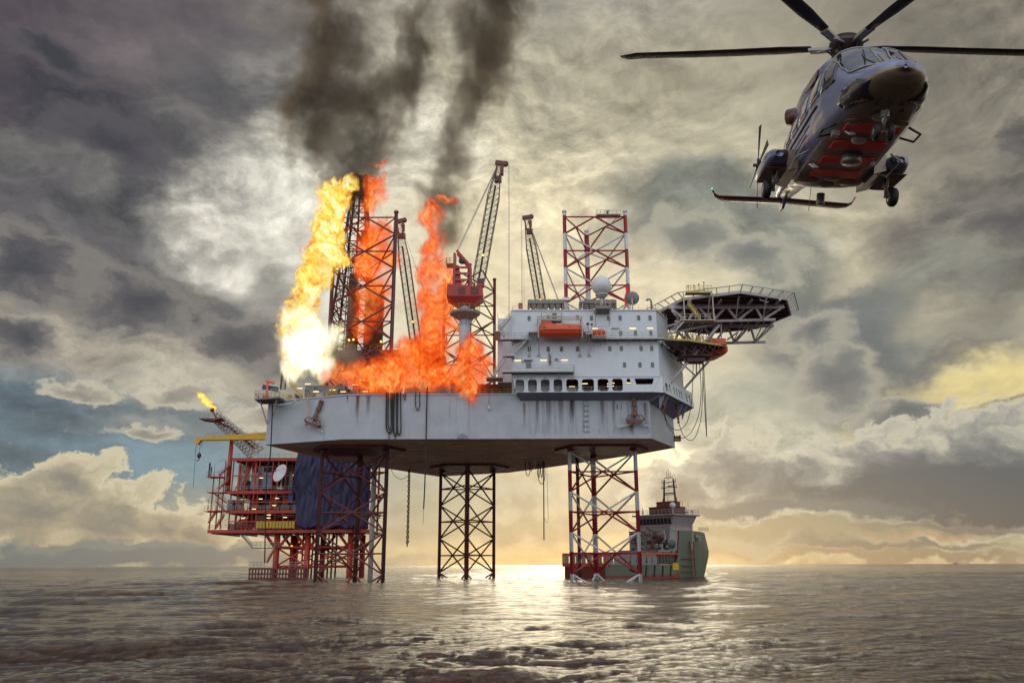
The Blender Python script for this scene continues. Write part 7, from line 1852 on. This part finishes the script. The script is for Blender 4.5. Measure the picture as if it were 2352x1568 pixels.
YELLOW = [(.0, (.55, .03, .004)), (.14, (1.05, .20, .006)), (.30, (1.2, .75, .02)), (.50, (1.25, 1.10, .14)), (.72, (1.4, 1.35, .8)), (.95, (1.6, 1.55, 1.3))]
WHITE = [(.0, (1.1, .45, .02)), (.14, (1.25, .95, .10)), (.34, (1.3, 1.2, .6)), (.55, (1.45, 1.4, 1.1)), (.9, (1.6, 1.55, 1.35))]
volume_body('fire', [(790, 428, 38, 28), (768, 470, 42), (752, 520, 40, 46), (742, 575, 44, 44), (792, 600, 42, 30), (722, 630, 44), (700, 680, 40, 46), (690, 740, 40, 50), (760, 565, 40)], 160.5,
            'yellow flames with red patches climbing in front of the derrick at the left', 'fire', 'fire', seed=2.0, dens=.85, hot=YELLOW, step=.06, nscale=.34, gain=3.2, warp_a=3.2, depth=.9, grow=1.1, thr=.20, soft=.4, voxel=.8)
volume_body('fire', [(690, 730, 50, 56), (676, 800, 46, 60), (720, 790, 60, 62), (755, 770, 44, 36), (700, 850, 56, 32), (738, 840, 46, 30), (664, 850, 26, 44)], 160,
            'white-hot glowing foot of the leftmost flames above the deck edge', 'fire', 'fire', seed=4.0, dens=.42, hot=WHITE, step=.07, nscale=.26, gain=2.2, warp_a=2.6, depth=.9, grow=1.0, thr=.16, soft=.6, voxel=.8)
volume_body('fire', [(878, 372, 28, 12), (858, 430, 34, 40), (850, 470, 34, 40), (868, 530, 50, 46), (880, 590, 46), (846, 610, 40), (858, 670, 46, 46), (846, 730, 40, 44), (840, 560, 36, 50)], 172,
            'red-orange flames rising inside and behind the dark lattice leg', 'fire', 'fire', seed=5.5, dens=.42, hot=ORANGE, step=.06, nscale=.34, gain=3.4, warp_a=3.2, grow=1.1, thr=.16, soft=.6, voxel=.8)
volume_body('fire', [(1020, 462, 34, 12), (985, 505, 40, 32), (980, 560, 36, 46), (992, 620, 42, 50), (1000, 690, 50, 50), (1006, 750, 48, 44), (985, 800, 50, 44), (1036, 640, 34), (1035, 700, 34)], 168,
            'separate orange fire column left of the red crane', 'fire', 'fire', seed=9.3, dens=.48, hot=ORANGE, step=.06, nscale=.34, gain=3.2, warp_a=3.2, grow=1.1, thr=.12, soft=.6, voxel=.8)
volume_body('fire', [(770, 858, 40, 28), (810, 872, 44, 34), (860, 866, 50, 38), (900, 846, 50, 46), (950, 838, 56, 54), (1010, 862, 54, 40), (1072, 806, 46, 46), (1085, 856, 46, 44), (1086, 900, 40, 30), (930, 800, 44, 34), (880, 886, 60, 26), (980, 880, 60, 26), (1040, 860, 40, 34)], 155.2,
            'wide low band of orange flames rolling along the deck edge and spilling over the hull', 'fire', 'fire', seed=13.7, dens=.5, hot=ORANGE, step=.06, nscale=.38, gain=3.0, warp_a=2.8, grow=1.1, thr=.10, soft=.6, voxel=.8)
fl_o = volume_body('flare_flame', [(490, 935, 9, 7), (480, 927, 10, 9), (471, 918, 10, 9), (463, 910, 8, 8), (457, 905, 6, 6)], YP + 4, 'small yellow flame blown left from the tip of the flare boom', 'flame', 'flame', seed=3.1, dens=2.4, hot=[(.1, (1.2, .45, .01)), (.3, (1.4, .85, .05)), (.6, (1.5, 1.2, .35))], step=.1, nscale=.7, gain=1.6, warp_a=.7, warp_s=.5, voxel=.3, thr=.15, soft=.2)
volume_body('smoke', [(800, 450, 80, 60), (805, 400, 96, 64), (850, 360, 80, 70), (735, 320, 100, 84), (850, 320, 84, 80), (695, 235, 84, 90), (780, 230, 90, 100), (860, 230, 76, 100), (735, 115, 100, 120), (810, 90, 70, 120), (940, 190, 60, 120), (960, 70, 62, 130), (730, -40, 90, 100), (840, -60, 70, 100), (965, -80, 80, 110)], 176,
            'dark brown smoke billowing from the derrick in a broad plume up out of view', 'smoke', 'smoke', seed=1.2, dens=.25, step=.13, nscale=.17, gain=2.9, warp_a=5.0, warp_s=.09, voxel=2.2, thr=.08, stretch=.7, grow=1.0, soft=.9)
volume_body('smoke', [(1020, 520, 54, 60), (1025, 445, 72, 60), (1038, 370, 66, 66), (1056, 290, 60, 74), (1088, 200, 84, 84), (1118, 110, 96, 90), (1150, 10, 110, 90), (1062, 60, 50, 90), (1160, -80, 90, 90)], 174,
            'second dark smoke plume leaning right above the separate orange fire column', 'smoke', 'smoke', seed=6.4, dens=.28, step=.13, nscale=.19, gain=2.7, warp_a=4.2, warp_s=.1, voxel=2.0, thr=.06, stretch=.7, grow=1.0, soft=.9)
volume_body('smoke', [(905, 330, 60, 80), (930, 240, 66, 90), (960, 150, 70, 100), (985, 50, 80, 110), (1000, -60, 90, 100), (640, 300, 44, 70), (640, 200, 50, 80), (1010, 400, 60, 40), (900, 400, 50, 40)], 178,
            'thin pale brown haze of smoke filling the gap between the two dark plumes', 'smoke', 'smoke', seed=15.4, dens=.055, step=.2, nscale=.2, gain=2.6, warp_a=4.5, warp_s=.1, voxel=2.2, thr=.10, stretch=.7, grow=1.0, soft=.9)
volume_body('smoke', [(760, 835, 60, 40), (800, 815, 50, 34), (820, 845, 40, 26)], 163, 'pale steam drifting at the foot of the white-hot flames', 'smoke', 'smoke', seed=8.8, dens=.22, step=.2, nscale=.3, gain=1.6, warp_a=2.0, voxel=1.0, thr=.1, soft=.6, smoke_cols=((.5, .45, .38), (.85, .8, .7)))
